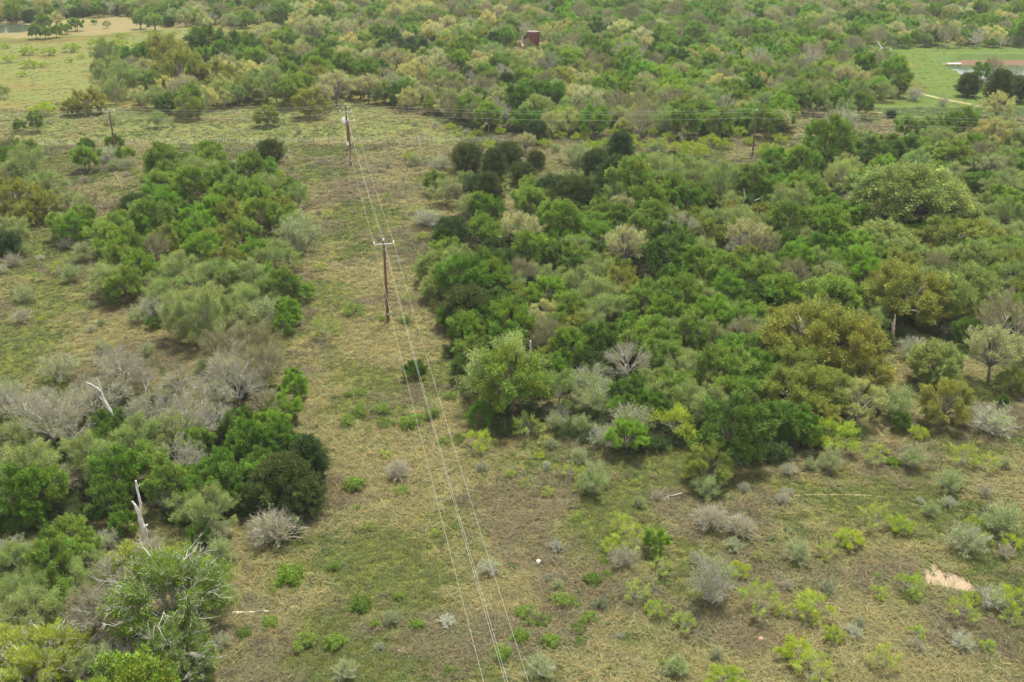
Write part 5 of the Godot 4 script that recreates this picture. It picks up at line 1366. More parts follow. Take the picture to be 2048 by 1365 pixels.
		["G", 93.6, -207.7, 7.6, 1.10, "large mid-green leafy oak a little in front of the sandy track"],
		["L", 41.4, -208.3, 4.4, 0.98, "large lime-green mesquite a little left of the right-hand power pole"],
		["G", 101.7, -208.5, 6.5, 1.05, "large mid-green leafy oak a little in front and right of the sandy track"],
		["L", 50.0, -209.0, 3.1, 0.98, "lime-green mesquite just in front and left of the right-hand power pole"],
		["L", 24.9, -210.4, 4.0, 0.93, "large lime-green mesquite well left of the right-hand power pole"],
		["L", 56.7, -210.6, 3.5, 1.04, "mid-sized lime-green mesquite just right of the right-hand power pole"],
		["C", 5.2, -210.9, 5.0, 1.06, "dark cedar standing alone against the lime mesquites of the far corridor"],
		["G", 89.6, -212.0, 6.6, 1.02, "large mid-green leafy oak a little in front and left of the sandy track"],
		["L", 14.5, -212.1, 3.8, 0.99, "mid-sized lime-green mesquite just in front of the lime treeline mesquite"],
		["L", 33.7, -212.8, 3.3, 0.97, "mid-sized lime-green mesquite right of the lime treeline mesquite"],
		["N", 27.5, -213.7, 6.7, 1.05, "large bare grey twiggy tree right of the lime treeline mesquite"],
		["G", 37.5, -213.8, 6.3, 1.06, "mid-sized mid-green leafy oak left of the right-hand power pole"],
		["G", 44.2, -213.8, 6.6, 1.05, "large mid-green leafy oak a little left of the right-hand power pole"],
		["G", 84.6, -213.9, 5.8, 1.05, "mid-sized mid-green leafy oak a little left of the sandy track"],
		["L", -9.0, -214.1, 2.2, 0.92, "lime-green mesquite just behind the conical cedar"],
		["L", 10.3, -214.5, 2.9, 1.09, "lime-green mesquite just in front of the lime treeline mesquite"],
		["B", 17.4, -214.6, 6.9, 1.06, "large bright green leafy elm just right of the lime treeline mesquite"],
		["G", 54.7, -215.3, 6.9, 1.04, "large mid-green leafy oak just behind and right of the right-hand power pole"],
		["L", 22.3, -216.2, 3.4, 1.04, "mid-sized lime-green mesquite well left of the right-hand power pole"],
		["L", 49.5, -217.0, 3.8, 0.99, "large lime-green mesquite just left of the right-hand power pole"],
		["P", 8.5, -217.8, 6.3, 0.92, "pale tan budding tree just left of the lime treeline mesquite"],
		["L", 30.1, -218.1, 3.2, 1.08, "mid-sized lime-green mesquite right of a bare grey tree, right of the lime treeline mesquite"],
		["B", 43.2, -218.1, 6.1, 1.08, "large bright green leafy elm a little left of the right-hand power pole"],
		["P", 57.9, -218.2, 6.2, 0.93, "pale tan budding tree just right of the right-hand power pole"],
		["P", 12.6, -218.3, 6.2, 1.03, "pale tan budding tree just in front of the lime treeline mesquite"],
		["L", 38.9, -218.4, 3.0, 0.93, "lime-green mesquite left of the right-hand power pole"],
		["L", -8.1, -218.6, 2.3, 1.01, "lime-green mesquite left of the lime treeline mesquite"],
		["D", 3.8, -218.9, 6.8, 1.02, "large deep green dense oak right of the conical cedar"],
		["L", -2.6, -219.2, 2.5, 1.10, "lime-green mesquite a little behind and right of the conical cedar"],
		["N", 19.0, -219.8, 6.9, 0.94, "large bare grey twiggy tree a little right of the lime treeline mesquite"],
		["L", 47.6, -220.7, 3.4, 1.01, "mid-sized lime-green mesquite right of a mid-green oak, a little left of the right-hand power pole"],
		["S", 33.9, -221.3, 5.9, 1.08, "mid-sized grey-green half-leafed tree left of the right-hand power pole"],
		["L", 14.8, -221.4, 6.1, 0.95, "large lime-green mesquite just right of the lime treeline mesquite"],
		["G", -105.4, -222.0, 4.1, 1.07, "small mid-green leafy oak a little left of the lone olive pasture oak"],
		["G", -109.6, -222.6, 3.0, 0.99, "small mid-green leafy oak left of the lone olive pasture oak"],
		["L", 12.7, -222.9, 8.3, 1.06, "broad lime-green mesquite patch along the far treeline"],
		["B", 53.1, -223.5, 6.6, 0.93, "large bright green leafy elm just behind the right-hand power pole"],
		["T", 74.2, -223.6, 6.7, 1.06, "large leafless pale grey shrub right of the right-hand power pole"],
		["L", -14.0, -224.8, 2.6, 0.96, "lime-green mesquite a little behind and left of the conical cedar"],
		["L", 1.2, -225.1, 4.0, 0.97, "large lime-green mesquite a little left of the lime treeline mesquite"],
		["L", 19.0, -225.6, 3.7, 1.10, "mid-sized lime-green mesquite a little right of the lime treeline mesquite"],
		["S", 34.5, -226.0, 6.2, 1.02, "large grey-green half-leafed tree right of the lime treeline mesquite"],
		["S", 25.0, -226.3, 6.3, 0.97, "large grey-green half-leafed tree a little right of the lime treeline mesquite"],
		["S", -80.2, -226.7, 4.7, 0.94, "small grey-green oak alone on the pasture between left pole and twin poles"],
		["T", -17.3, -227.0, 1.9, 1.00, "leafless pale grey shrub a little behind and left of the conical cedar"],
		["N", -3.4, -227.3, 6.6, 0.98, "white-branched bare tree at the far treeline, leaning left"],
		["G", 43.6, -227.6, 6.4, 0.96, "mid-sized mid-green leafy oak a little left of the right-hand power pole"],
		["B", 61.2, -227.7, 6.6, 1.03, "large bright green leafy elm a little behind and right of the right-hand power pole"],
		["O", -55.8, -228.0, 5.9, 0.96, "bushy olive oak on open pasture with leaves down to the grass"],
		["Y", -22.1, -228.8, 1.7, 1.01, "small sage-green grey-stemmed shrub a little left of the conical cedar"],
		["G", 38.2, -229.2, 6.9, 0.94, "large mid-green leafy oak left of the right-hand power pole"],
		["S", -91.8, -229.9, 3.3, 0.96, "small grey-green half-leafed tree just behind the lone left power pole"],
		["S", 18.5, -231.3, 6.6, 1.05, "large grey-green half-leafed tree just right of the lime treeline mesquite"],
		["S", 76.6, -231.6, 5.5, 1.02, "mid-sized grey-green half-leafed tree in front and left of the white lawn frame"],
		["G", -9.7, -232.4, 7.0, 0.94, "large mid-green leafy oak a little behind the conical cedar"],
		["N", 24.8, -234.9, 6.6, 0.97, "large bare grey twiggy tree in front and right of the rusty storage tank"],
		["N", -14.6, -235.1, 6.2, 0.98, "large bare grey twiggy tree a little behind the conical cedar"],
		["P", 113.9, -235.8, 7.5, 0.93, "pale round budding tree just below the pond thicket"],
		["O", -75.6, -236.1, 7.1, 1.07, "round budding olive oak on the pasture in front of the far grove"],
		["P", 6.6, -236.5, 5.4, 1.03, "pale tan budding tree a little left of the lime treeline mesquite"],
		["G", 81.6, -236.5, 6.1, 0.93, "mid-sized mid-green leafy oak in front of the white lawn frame"],
		["C", 89.4, -236.6, 2.4, 0.97, "small dark green cedar left of the sandy track"],
		["D", 1.3, -237.4, 7.8, 1.05, "large deep green dense oak a little left of the lime treeline mesquite"],
		["O", -47.7, -237.5, 7.8, 1.05, "round olive-green oak on the pasture left of the twin power poles"],
		["P", -3.1, -238.1, 6.3, 1.05, "pale tan budding tree a little behind and right of the conical cedar"],
		["N", 37.8, -239.0, 6.6, 1.09, "large bare grey twiggy tree left of the right-hand power pole"],
		["O", -104.9, -240.0, 4.9, 0.98, "olive-bronze live oak just left of the lone olive pasture oak"],
		["L", -112.4, -240.8, 6.2, 0.75, "large lime-green mesquite a little left of the lone olive pasture oak"],
		["D", -82.8, -241.1, 5.6, 1.05, "large deep green dense oak a little right of the lone left power pole"],
		["G", 71.1, -241.3, 6.8, 1.02, "large mid-green leafy oak in front and left of the white lawn frame"],
		["O", -101.7, -242.0, 8.1, 0.97, "broad olive green oak standing alone on the far pasture, shadow beneath it"],
		["G", 52.5, -242.0, 6.9, 0.99, "large mid-green leafy oak a little behind and left of the right-hand power pole"],
		["G", -77.2, -242.1, 6.6, 1.09, "large mid-green leafy oak right of the lone olive pasture oak"],
		["S", 61.2, -242.5, 6.7, 0.98, "large grey-green half-leafed tree a little behind the right-hand power pole"],
		["O", -18.4, -242.7, 6.6, 0.93, "mid-sized olive-bronze live oak a little behind and left of the conical cedar"],
		["C", 18.3, -243.7, 5.8, 0.95, "mid-sized dark green cedar just behind and right of the lime treeline mesquite"],
		["S", -15.9, -243.9, 6.0, 0.98, "mid-sized grey-green half-leafed tree a little behind the conical cedar"],
		["D", -8.9, -244.5, 6.4, 1.06, "large deep green dense oak a little behind the conical cedar"],
		["G", 68.0, -245.1, 6.6, 1.04, "large mid-green leafy oak a little behind and right of the right-hand power pole"],
		["P", -46.3, -245.2, 6.7, 1.02, "mid-sized pale tan budding tree a little behind and left of the twin power poles"],
		["S", 76.1, -245.6, 4.0, 0.99, "small grey-green half-leafed tree right of the right-hand power pole"],
		["O", -79.5, -245.9, 6.8, 1.07, "mid-sized olive-bronze live oak right of the lone left power pole"],
		["S", 22.8, -246.0, 6.6, 0.95, "large grey-green half-leafed tree in front and right of the rusty storage tank"],
		["S", 45.3, -246.0, 6.8, 1.02, "large grey-green half-leafed tree left of the right-hand power pole"],
		["P", -25.2, -246.1, 5.8, 1.06, "creamy budding tree beside a narrow dark cedar at the far treeline"],
		["S", -87.0, -246.8, 7.4, 0.94, "large grey-green half-leafed tree a little behind and right of the lone left power pole"],
		["G", -55.2, -248.5, 6.6, 0.96, "large mid-green leafy oak a little behind the lone pasture cedar"],
		["O", -48.2, -249.1, 6.3, 1.09, "mid-sized olive-bronze live oak a little behind and left of the twin power poles"],
		["P", -71.2, -249.2, 5.4, 0.93, "pale tan budding tree behind and left of the lone pasture cedar"],
		["P", -22.1, -249.2, 5.4, 1.05, "pale tan budding tree behind and left of the conical cedar"],
		["S", 75.3, -249.2, 6.4, 1.03, "large grey-green half-leafed tree right of the right-hand power pole"],
		["L", -115.4, -249.6, 3.6, 0.75, "mid-sized lime-green mesquite a little left of the lone olive pasture oak"],
		["G", 22.1, -250.3, 6.0, 0.98, "mid-sized mid-green leafy oak a little behind and right of the lime treeline mesquite"],
		["D", -27.6, -250.9, 6.5, 0.94, "large deep green dense oak behind and right of the twin power poles"],
		["Y", -113.2, -251.3, 1.8, 1.04, "sage-green grey-stemmed shrub a little left of the lone olive pasture oak"],
		["T", 107.8, -252.4, 2.9, 1.10, "thin leafless sapling on the meadow beside the sandy track"],
		["P", -44.0, -252.8, 9.0, 0.96, "large pale tan budding tree a little behind the twin power poles"],
		["G", -54.8, -254.1, 6.5, 1.01, "large mid-green leafy oak right of a grey-green tree, behind the lone pasture cedar"],
		["S", -99.9, -254.7, 6.2, 1.06, "large grey-green half-leafed tree a little right of the lone olive pasture oak"],
		["S", 87.1, -255.1, 6.5, 0.94, "large grey-green half-leafed tree a little in front and left of the white lawn frame"],
		["P", -36.3, -255.2, 7.5, 0.99, "mid-sized pale tan budding tree a little behind the twin power poles"],
		["S", -59.5, -255.4, 8.6, 1.02, "large grey-green half-leafed tree behind the lone pasture cedar"],
		["Q", -32.1, -255.4, 6.6, 1.05, "yellow-green budding oak a little behind and right of the twin power poles"],
		["O", 4.9, -256.2, 6.4, 1.00, "mid-sized olive-bronze live oak a little behind and left of the lime treeline mesquite"],
		["C", 123.1, -256.6, 7.3, 0.92, "large dark green cedar a little right of the pond dock"],
		["O", -66.9, -256.9, 8.3, 0.94, "large olive-bronze live oak behind the lone pasture cedar"],
		["C", 128.3, -258.5, 7.7, 0.99, "large dark green cedar right of the pond dock"],
		["P", -83.2, -258.5, 6.3, 1.10, "pale tan budding tree right of the lone left power pole"],
		["S", 94.9, -258.6, 6.1, 0.99, "large grey-green half-leafed tree a little in front of the white lawn frame"],
		["C", -29.4, -258.6, 3.9, 0.97, "narrow dark cedar at the pasture corner of the far treeline"],
		["N", -6.6, -258.9, 6.6, 0.99, "large bare grey twiggy tree in front and left of the rusty storage tank"],
		["T", 103.3, -259.8, 4.5, 1.09, "large leafless pale grey shrub a little left of the sandy track"],
		["N", -15.1, -260.1, 5.9, 0.95, "large bare grey twiggy tree behind the conical cedar"],
		["N", 8.8, -261.2, 6.7, 1.02, "large bare grey twiggy tree a little behind and left of the lime treeline mesquite"],
		["G", -92.3, -261.2, 6.6, 0.96, "large mid-green leafy oak a little behind and right of the lone left power pole"],
		["S", -132.1, -262.7, 4.0, 1.03, "small grey-green half-leafed tree in front of the far-left pond"],
		["P", -74.8, -263.6, 6.6, 1.00, "mid-sized pale tan budding tree behind and left of the lone pasture cedar"],
		["G", 101.0, -264.7, 5.7, 0.92, "mid-sized mid-green leafy oak a little in front of the white lawn frame"],
		["O", -15.3, -264.9, 6.7, 1.09, "mid-sized olive-bronze live oak behind the conical cedar"],
		["S", -101.3, -265.4, 10.3, 1.02, "large grey-green half-leafed tree a little behind and right of the lone olive pasture oak"],
		["C", 119.4, -265.6, 6.2, 1.04, "mid-sized dark green cedar just in front and right of the pond dock"],
		["O", -51.4, -265.9, 8.6, 1.04, "large olive-bronze live oak behind and right of the lone pasture cedar"],
		["S", -106.0, -267.2, 8.4, 1.03, "large grey-green half-leafed tree a little behind the lone left power pole"],
		["S", -68.0, -267.6, 6.8, 1.03, "large grey-green half-leafed tree left of the twin power poles"],
		["P", 20.5, -267.8, 6.8, 0.97, "mid-sized pale tan budding tree a little behind the lime treeline mesquite"],
		["O", -87.1, -268.3, 13.0, 1.07, "large olive-bronze live oak behind and right of the lone left power pole"],
		["B", 66.7, -269.8, 6.7, 1.08, "large bright green leafy elm a little behind the right-hand power pole"],
		["N", 55.6, -270.0, 6.9, 1.02, "large bare grey twiggy tree behind and left of the right-hand power pole"],
		["O", -77.2, -270.2, 11.6, 0.95, "large olive-bronze live oak behind and left of the lone pasture cedar"],
		["S", 97.0, -270.5, 5.8, 0.98, "mid-sized grey-green half-leafed tree a little in front of the white lawn frame"],
		["D", 133.9, -276.6, 5.6, 0.94, "large deep green dense oak a little right of the pond dock"],
		["G", -60.8, -276.7, 7.4, 1.09, "large mid-green leafy oak behind and left of the twin power poles"],
		["N", -57.2, -282.4, 5.7, 1.03, "large bare grey twiggy tree behind and left of the twin power poles"],
		["G", 109.5, -283.8, 4.6, 0.92, "mid-green leafy oak a little in front and right of the white lawn frame"],
		["G", -46.4, -284.6, 7.6, 1.03, "large mid-green leafy oak behind and right of the lone pasture cedar"],
		["G", -53.9, -288.2, 9.3, 1.09, "large mid-green leafy oak behind the twin power poles"],
		["B", 132.8, -288.7, 5.0, 1.08, "bright green upright tree standing in front of the pond"],
		["N", 136.7, -291.4, 6.2, 1.06, "large bare grey twiggy tree a little right of the pond dock"],
		["G", 109.9, -292.0, 5.3, 0.98, "mid-green leafy oak just in front of the white lawn frame"],
		["G", -74.9, -296.7, 9.5, 1.07, "large mid-green leafy oak behind the lone pasture cedar"],
		["L", -142.5, -296.9, 3.3, 0.75, "mid-sized lime-green mesquite a little in front of the far-left pond"],
		["D", -108.6, -298.2, 9.6, 0.92, "large deep green dense oak behind and right of the lone olive pasture oak"],
		["O", -68.2, -302.1, 9.7, 1.02, "large olive-bronze live oak behind and left of the twin power poles"],
		["O", -102.3, -304.0, 14.3, 0.97, "large olive-bronze live oak right of the lone olive pasture oak"],
		["S", -123.0, -310.4, 8.3, 1.08, "large grey-green half-leafed tree a little behind the lone olive pasture oak"],
		["P", -64.4, -312.9, 8.4, 1.06, "large pale tan budding tree behind the lone pasture cedar"],
		["L", -147.5, -313.0, 5.4, 0.75, "large lime-green mesquite a little in front of the far-left pond"],
		["L", -143.8, -314.4, 3.2, 0.75, "mid-sized lime-green mesquite a little in front and right of the far-left pond"],
		["D", -82.3, -315.4, 12.1, 1.01, "large deep green dense oak behind the lone pasture cedar"],
		["D", 116.8, -317.8, 4.2, 0.98, "deep green dense oak just in front of the white lawn frame"],
		["L", 105.3, -320.8, 6.9, 0.75, "large lime-green mesquite a little left of the white lawn frame"],
		["D", -57.4, -321.1, 8.9, 1.01, "large deep green dense oak behind the twin power poles"],
		["D", -95.1, -321.6, 11.3, 1.02, "large deep green dense oak well right of the lone olive pasture oak"],
		["L", -158.4, -323.8, 5.2, 0.75, "large lime-green mesquite left of the lone olive pasture oak"],
		["L", -139.8, -324.2, 3.0, 0.75, "lime-green mesquite a little behind the lone olive pasture oak"],
		["L", -139.5, -332.7, 3.0, 0.75, "lime-green mesquite right of the far-left pond"],
		["L", -152.2, -338.9, 5.5, 0.75, "large lime-green mesquite a little in front and right of the far-left pond"],
		["L", -159.6, -340.5, 6.2, 0.75, "large lime-green mesquite just in front of the far-left pond"],
		["T", 112.1, -342.2, 4.4, 0.97, "large leafless pale grey shrub a little left of the white lawn frame"],
		["L", -148.5, -347.5, 6.3, 0.75, "large lime-green mesquite a little right of the far-left pond"],
		["G", -77.0, -348.1, 9.2, 0.92, "large mid-green leafy oak well behind and left of the twin power poles"],
		["P", -68.2, -350.7, 10.2, 1.06, "large pale tan budding tree behind the twin power poles"],
		["L", -174.4, -354.9, 3.6, 0.75, "mid-sized lime-green mesquite just in front and left of the far-left pond"],
		["L", -129.0, -355.0, 4.5, 0.75, "large lime-green mesquite behind the lone left power pole"],
		["L", -135.3, -355.3, 7.1, 0.75, "large lime-green mesquite right of the far-left pond"],
		["L", -143.3, -357.7, 7.2, 0.75, "large lime-green mesquite behind the lone olive pasture oak"],
		["P", -85.8, -361.0, 9.0, 0.93, "large pale tan budding tree well behind the lone pasture cedar"],
		["P", -58.3, -362.7, 10.0, 0.92, "large pale tan budding tree well behind and right of the lone pasture cedar"],
		["G", -171.2, -380.2, 4.8, 0.94, "mid-green leafy oak just right of the far-left pond"],
		["G", -174.6, -380.7, 5.7, 0.97, "mid-sized mid-green leafy oak just right of the far-left pond"],
		["L", -143.9, -381.3, 4.8, 0.75, "large lime-green mesquite right of a grey-green tree, behind the lone olive pasture oak"],
		["L", -126.5, -381.3, 4.8, 0.75, "large lime-green mesquite right of a mid-green oak, behind the lone left power pole"],
		["L", -132.8, -383.9, 5.4, 0.75, "large lime-green mesquite behind and right of the lone olive pasture oak"],
		["G", -169.0, -384.5, 4.8, 0.95, "mid-green leafy oak a little right of the far-left pond"],
		["P", -79.5, -393.4, 9.9, 1.01, "large pale tan budding tree well behind the twin power poles"],
		["G", -169.5, -394.7, 4.9, 0.96, "mid-green leafy oak behind the lone olive pasture oak"],
		["L", -121.4, -397.5, 6.0, 0.75, "large lime-green mesquite well behind and right of the lone olive pasture oak"],
		["G", -88.8, -400.0, 10.0, 0.99, "large mid-green leafy oak well behind the lone pasture cedar"],
		["G", -181.2, -402.6, 6.8, 0.99, "large mid-green leafy oak just right of the far-left pond"],
		["G", -138.7, -404.1, 6.8, 1.07, "large mid-green leafy oak behind and right of the lone olive pasture oak"],
		["G", -169.4, -404.4, 6.0, 0.95, "mid-sized mid-green leafy oak a little right of the far-left pond"],
		["G", -72.8, -407.0, 10.7, 1.03, "large mid-green leafy oak well behind the twin power poles"],
		["G", -146.6, -410.8, 6.1, 1.10, "mid-sized mid-green leafy oak behind and right of the lone olive pasture oak"],
		["P", -160.8, -413.3, 3.3, 1.01, "small pale tan budding tree right of the far-left pond"],
		["P", -183.2, -418.9, 6.7, 0.95, "mid-sized pale tan budding tree a little right of the far-left pond"],
		["G", -170.6, -425.4, 2.5, 0.96, "small mid-green leafy oak right of the far-left pond"],
	]
	for r in rows:
		plant(r[0], r[1], r[2], r[3], r[4], r[5])

var woods := [
	PackedVector2Array([Vector2(-454.9, -761.7), Vector2(-257.2, -422.0), Vector2(-206.8, -422.0), Vector2(-199.6, -433.2), Vector2(-192.0, -444.9), Vector2(-170.9, -457.2), Vector2(-139.0, -418.4), Vector2(-103.3, -411.4), Vector2(-100.3, -453.0), Vector2(-76.7, -498.5), Vector2(-115.7, -761.7)]),
	PackedVector2Array([Vector2(-127.6, -317.0), Vector2(-119.3, -335.9), Vector2(-103.0, -330.1), Vector2(-105.0, -354.5), Vector2(-85.0, -349.3), Vector2(-94.0, -433.2), Vector2(-73.2, -474.7), Vector2(-40.0, -254.4), Vector2(-46.4, -244.3), Vector2(-63.0, -253.7), Vector2(-80.6, -238.0), Vector2(-96.3, -252.3), Vector2(-104.1, -256.5)]),
	PackedVector2Array([Vector2(-115.7, -761.7), Vector2(473.5, -761.7), Vector2(226.8, -354.5), Vector2(142.3, -357.1), Vector2(118.2, -354.5), Vector2(110.0, -330.1), Vector2(111.0, -297.2), Vector2(101.7, -266.8), Vector2(88.7, -255.1), Vector2(80.0, -246.9), Vector2(71.0, -243.0), Vector2(63.1, -230.8), Vector2(59.5, -218.6), Vector2(51.4, -216.5), Vector2(38.0, -213.4), Vector2(16.9, -216.5), Vector2(1.7, -218.6), Vector2(-7.1, -221.8), Vector2(-14.3, -232.0), Vector2(-21.0, -244.3), Vector2(-33.0, -253.7), Vector2(-40.5, -253.7)]),
	PackedVector2Array([Vector2(61.2, -201.0), Vector2(74.7, -208.5), Vector2(91.8, -209.4), Vector2(140.2, -211.4), Vector2(77.0, -107.1), Vector2(58.9, -105.7), Vector2(45.1, -107.1), Vector2(41.6, -107.1), Vector2(39.0, -102.8), Vector2(36.7, -89.1), Vector2(31.5, -81.9), Vector2(27.4, -80.5), Vector2(20.7, -79.5), Vector2(16.6, -81.9), Vector2(10.1, -81.9), Vector2(2.7, -83.9), Vector2(-2.6, -85.4), Vector2(-4.9, -93.7), Vector2(-7.8, -107.1), Vector2(-7.6, -120.4), Vector2(-10.5, -139.0), Vector2(-1.8, -140.2), Vector2(2.8, -151.7), Vector2(3.0, -161.8), Vector2(14.1, -166.6), Vector2(21.6, -180.4), Vector2(32.0, -176.8), Vector2(43.2, -178.6), Vector2(54.8, -188.2)]),
	PackedVector2Array([Vector2(-60.3, -140.2), Vector2(-62.8, -169.8), Vector2(-64.8, -184.2), Vector2(-56.0, -186.2), Vector2(-41.0, -173.2), Vector2(-32.9, -151.7), Vector2(-28.9, -134.5), Vector2(-26.2, -115.1), Vector2(-27.0, -107.1), Vector2(-32.8, -102.8), Vector2(-39.2, -107.1), Vector2(-44.7, -113.4), Vector2(-52.9, -120.4)]),
	PackedVector2Array([Vector2(-126.0, -196.5), Vector2(-91.7, -188.2), Vector2(-82.8, -175.0), Vector2(-71.3, -149.0), Vector2(-75.7, -145.1), Vector2(-96.1, -145.1)]),
	PackedVector2Array([Vector2(-63.5, -89.1), Vector2(-50.5, -88.0), Vector2(-42.4, -92.5), Vector2(-32.8, -98.7), Vector2(-25.7, -96.2), Vector2(-21.2, -87.0), Vector2(-19.7, -77.3), Vector2(-17.4, -70.0), Vector2(-20.1, -67.1), Vector2(-23.6, -68.5), Vector2(-26.3, -69.2), Vector2(-31.0, -72.3), Vector2(-34.2, -70.7), Vector2(-37.4, -68.5), Vector2(-50.3, -66.4)]),
	PackedVector2Array([Vector2(-47.6, -61.8), Vector2(-38.3, -61.8), Vector2(-34.4, -62.4), Vector2(-27.3, -62.4), Vector2(-22.8, -60.0), Vector2(-20.3, -55.0), Vector2(-19.9, -48.5), Vector2(-18.3, -43.1), Vector2(-36.7, -43.1)]),
]

var wood_fit := [0.66, 0.7, 0.68, 0.74, 0.95, 0.95, 0.72, 1.0]
var clearings := [[6.7, -362.1, 13.0], [3.6, -352.2, 11.0], [7.6, -342.7, 9.0], [1.1, -362.1, 10.0], [5.2, -331.5, 11.0], [7.4, -347.4, 10.0], [5.6, -321.0, 8.0], [124.9, -342.7, 9.0], [120.8, -340.4, 9.0], [118.2, -321.0, 10.0], [113.9, -300.0, 10.0], [18.3, -129.2, 9.0], [10.9, -352.2, 12.0], [63.4, -220.3, 6.0], [66.7, -228.7, 6.0], [69.7, -235.4, 6.0], [73.9, -243.7, 6.0]]

func reserve(x: float, z: float, w: float) -> void:
	var cell := Vector2i(int(floor(x / 8.0)), int(floor(z / 8.0)))
	if not cells.has(cell):
		cells[cell] = []
	cells[cell].append(Vector3(x, w, z))

func in_woods(x: float, z: float) -> int:
	for i in woods.size():
		if Geometry2D.is_point_in_polygon(Vector2(x, z), woods[i]):
			return i
	return -1

func plant_woodland() -> void:
	# what is left of the wood behind and between the individual trees, and beyond the picture's edges
	for q in clearings:
		reserve(q[0], q[1], q[2])
	var places := {}
	var r := RandomNumberGenerator.new()
	r.seed = 5
	for wi in woods.size():
		var poly: PackedVector2Array = woods[wi]
		var lo := Vector2(1e9, 1e9)
		var hi := -lo
		for p in poly:
			lo = lo.min(p)
			hi = hi.max(p)
		var area := (hi.x - lo.x) * (hi.y - lo.y)
		var fit: float = wood_fit[wi]
		for t in int(area / 5.0):
			var x := r.randf_range(lo.x, hi.x)
			var z := r.randf_range(lo.y, hi.y)
			if not Geometry2D.is_point_in_polygon(Vector2(x, z), poly):
				continue
			var w := r.randf_range(3.6, 8.0)
			var kind := wood_kind(x, z, r)
			if kind in "LY":
				w = r.randf_range(3.0, 4.8)
			elif kind == "C":
				w = r.randf_range(3.0, 5.0)
			if crowded(x, z, w, fit):
				continue
			var cell := Vector2i(int(floor(x / 8.0)), int(floor(z / 8.0)))
			if not cells.has(cell):
				cells[cell] = []
			cells[cell].append(Vector3(x, w, z))
			var which: int = r.randi() % protos[kind].size()
			var key := "%s%d" % [kind, which]
			if not places.has(key):
				places[key] = []
			var s: float = w / (2.0 * protos[kind][which].r)
			places[key].append(Transform3D(Basis(Vector3.UP, r.randf() * TAU).scaled(Vector3(s, s * r.randf_range(0.9, 1.15), s)), Vector3(x, 0, z)))
	var wood := base("far_woodland", Vector3.ZERO)
	wood.set_meta("kind", "stuff")
	wood.set_meta("label", "mass of mixed green and grey woodland stretching to the far distance")
	for key in places:
		var kind: String = key[0]
		var p: Dictionary = protos[kind][int(key[1])]
		for part in ["wood", "leaf"]:
			if p[part] == null:
				continue
			var mm := MultiMesh.new()
			mm.transform_format = MultiMesh.TRANSFORM_3D
			mm.use_colors = true
			mm.mesh = p[part]
			mm.instance_count = places[key].size()
			for i in places[key].size():
				mm.set_instance_transform(i, places[key][i])
				var q: Vector3 = places[key][i].origin
				var v := 1.08 + 0.2 * sin(q.x * 12.9 + q.z * 7.7)
				var h := 0.1 * sin(q.x * 5.1 - q.z * 3.3)
				mm.set_instance_color(i, Color(v * (1.0 + h), v, v * (1.0 - h)) if part == "leaf" else Color(v, v, v))
			var o := MultiMeshInstance3D.new()
			o.name = "woodland_crowns" if part == "leaf" else "woodland_trunks"
			o.multimesh = mm
			o.material_override = mats.bark if part == "wood" else mats[kind][0]
			o.set_meta("kind", "stuff")
			wood.add_child(o, true)

func wood_kind(x: float, z: float, r: RandomNumberGenerator) -> String:
	var n := n_wood.get_noise_2d(x, z) + r.randf_range(-0.45, 0.45)
	var u := r.randf()
	if u < 0.13:
		return "N"
	if z > -175.0:
		return "S" if u < 0.4 else "G" if u < 0.68 else "D" if u < 0.84 else "B" if z < -75.0 else "S"
	if x < 20.0 and z < -225.0:
		return "P" if n > 0.22 else "Q" if n > 0.14 else "S" if n > 0.02 else "G" if n > -0.2 else "D" if n > -0.3 else "O" if n > -0.5 else "C"
	return "L" if n > 0.33 else "S" if n > 0.15 else "G" if n > -0.08 else "B" if n > -0.28 else "D" if n > -0.36 else "Q" if n > -0.42 else "P"

# ------------------------------------------------------------------ ground
var pasture := PackedVector2Array([Vector2(-139.1, -208.7), Vector2(-15.3, -210.6), Vector2(-2.7, -223.4), Vector2(-14.6, -236.6), Vector2(-41.7, -260.6), Vector2(-57.6, -250.6), Vector2(-83.0, -244.3), Vector2(-106.1, -257.2), Vector2(-136.2, -340.4), Vector2(-117.6, -404.7), Vector2(-102.7, -424.6), Vector2(-142.0, -407.9), Vector2(-143.7, -385.2), Vector2(-218.8, -340.4)])
var meadow := PackedVector2Array([Vector2(123.6, -364.7), Vector2(140.6, -375.3), Vector2(236.3, -354.6), Vector2(161.4, -235.4), Vector2(115.4, -240.1), Vector2(84.6, -235.4), Vector2(91.1, -255.2), Vector2(107.1, -267.7), Vector2(125.3, -319.0), Vector2(120.9, -338.1)])
var bare := PackedVector2Array([Vector2(-241.6, -378.1), Vector2(-178.4, -383.7), Vector2(-159.5, -392.5), Vector2(-148.7, -404.7), Vector2(-138.1, -414.4), Vector2(-126.1, -421.1), Vector2(-148.3, -446.3), Vector2(-173.1, -462.0), Vector2(-193.1, -446.3), Vector2(-276.1, -435.2)])
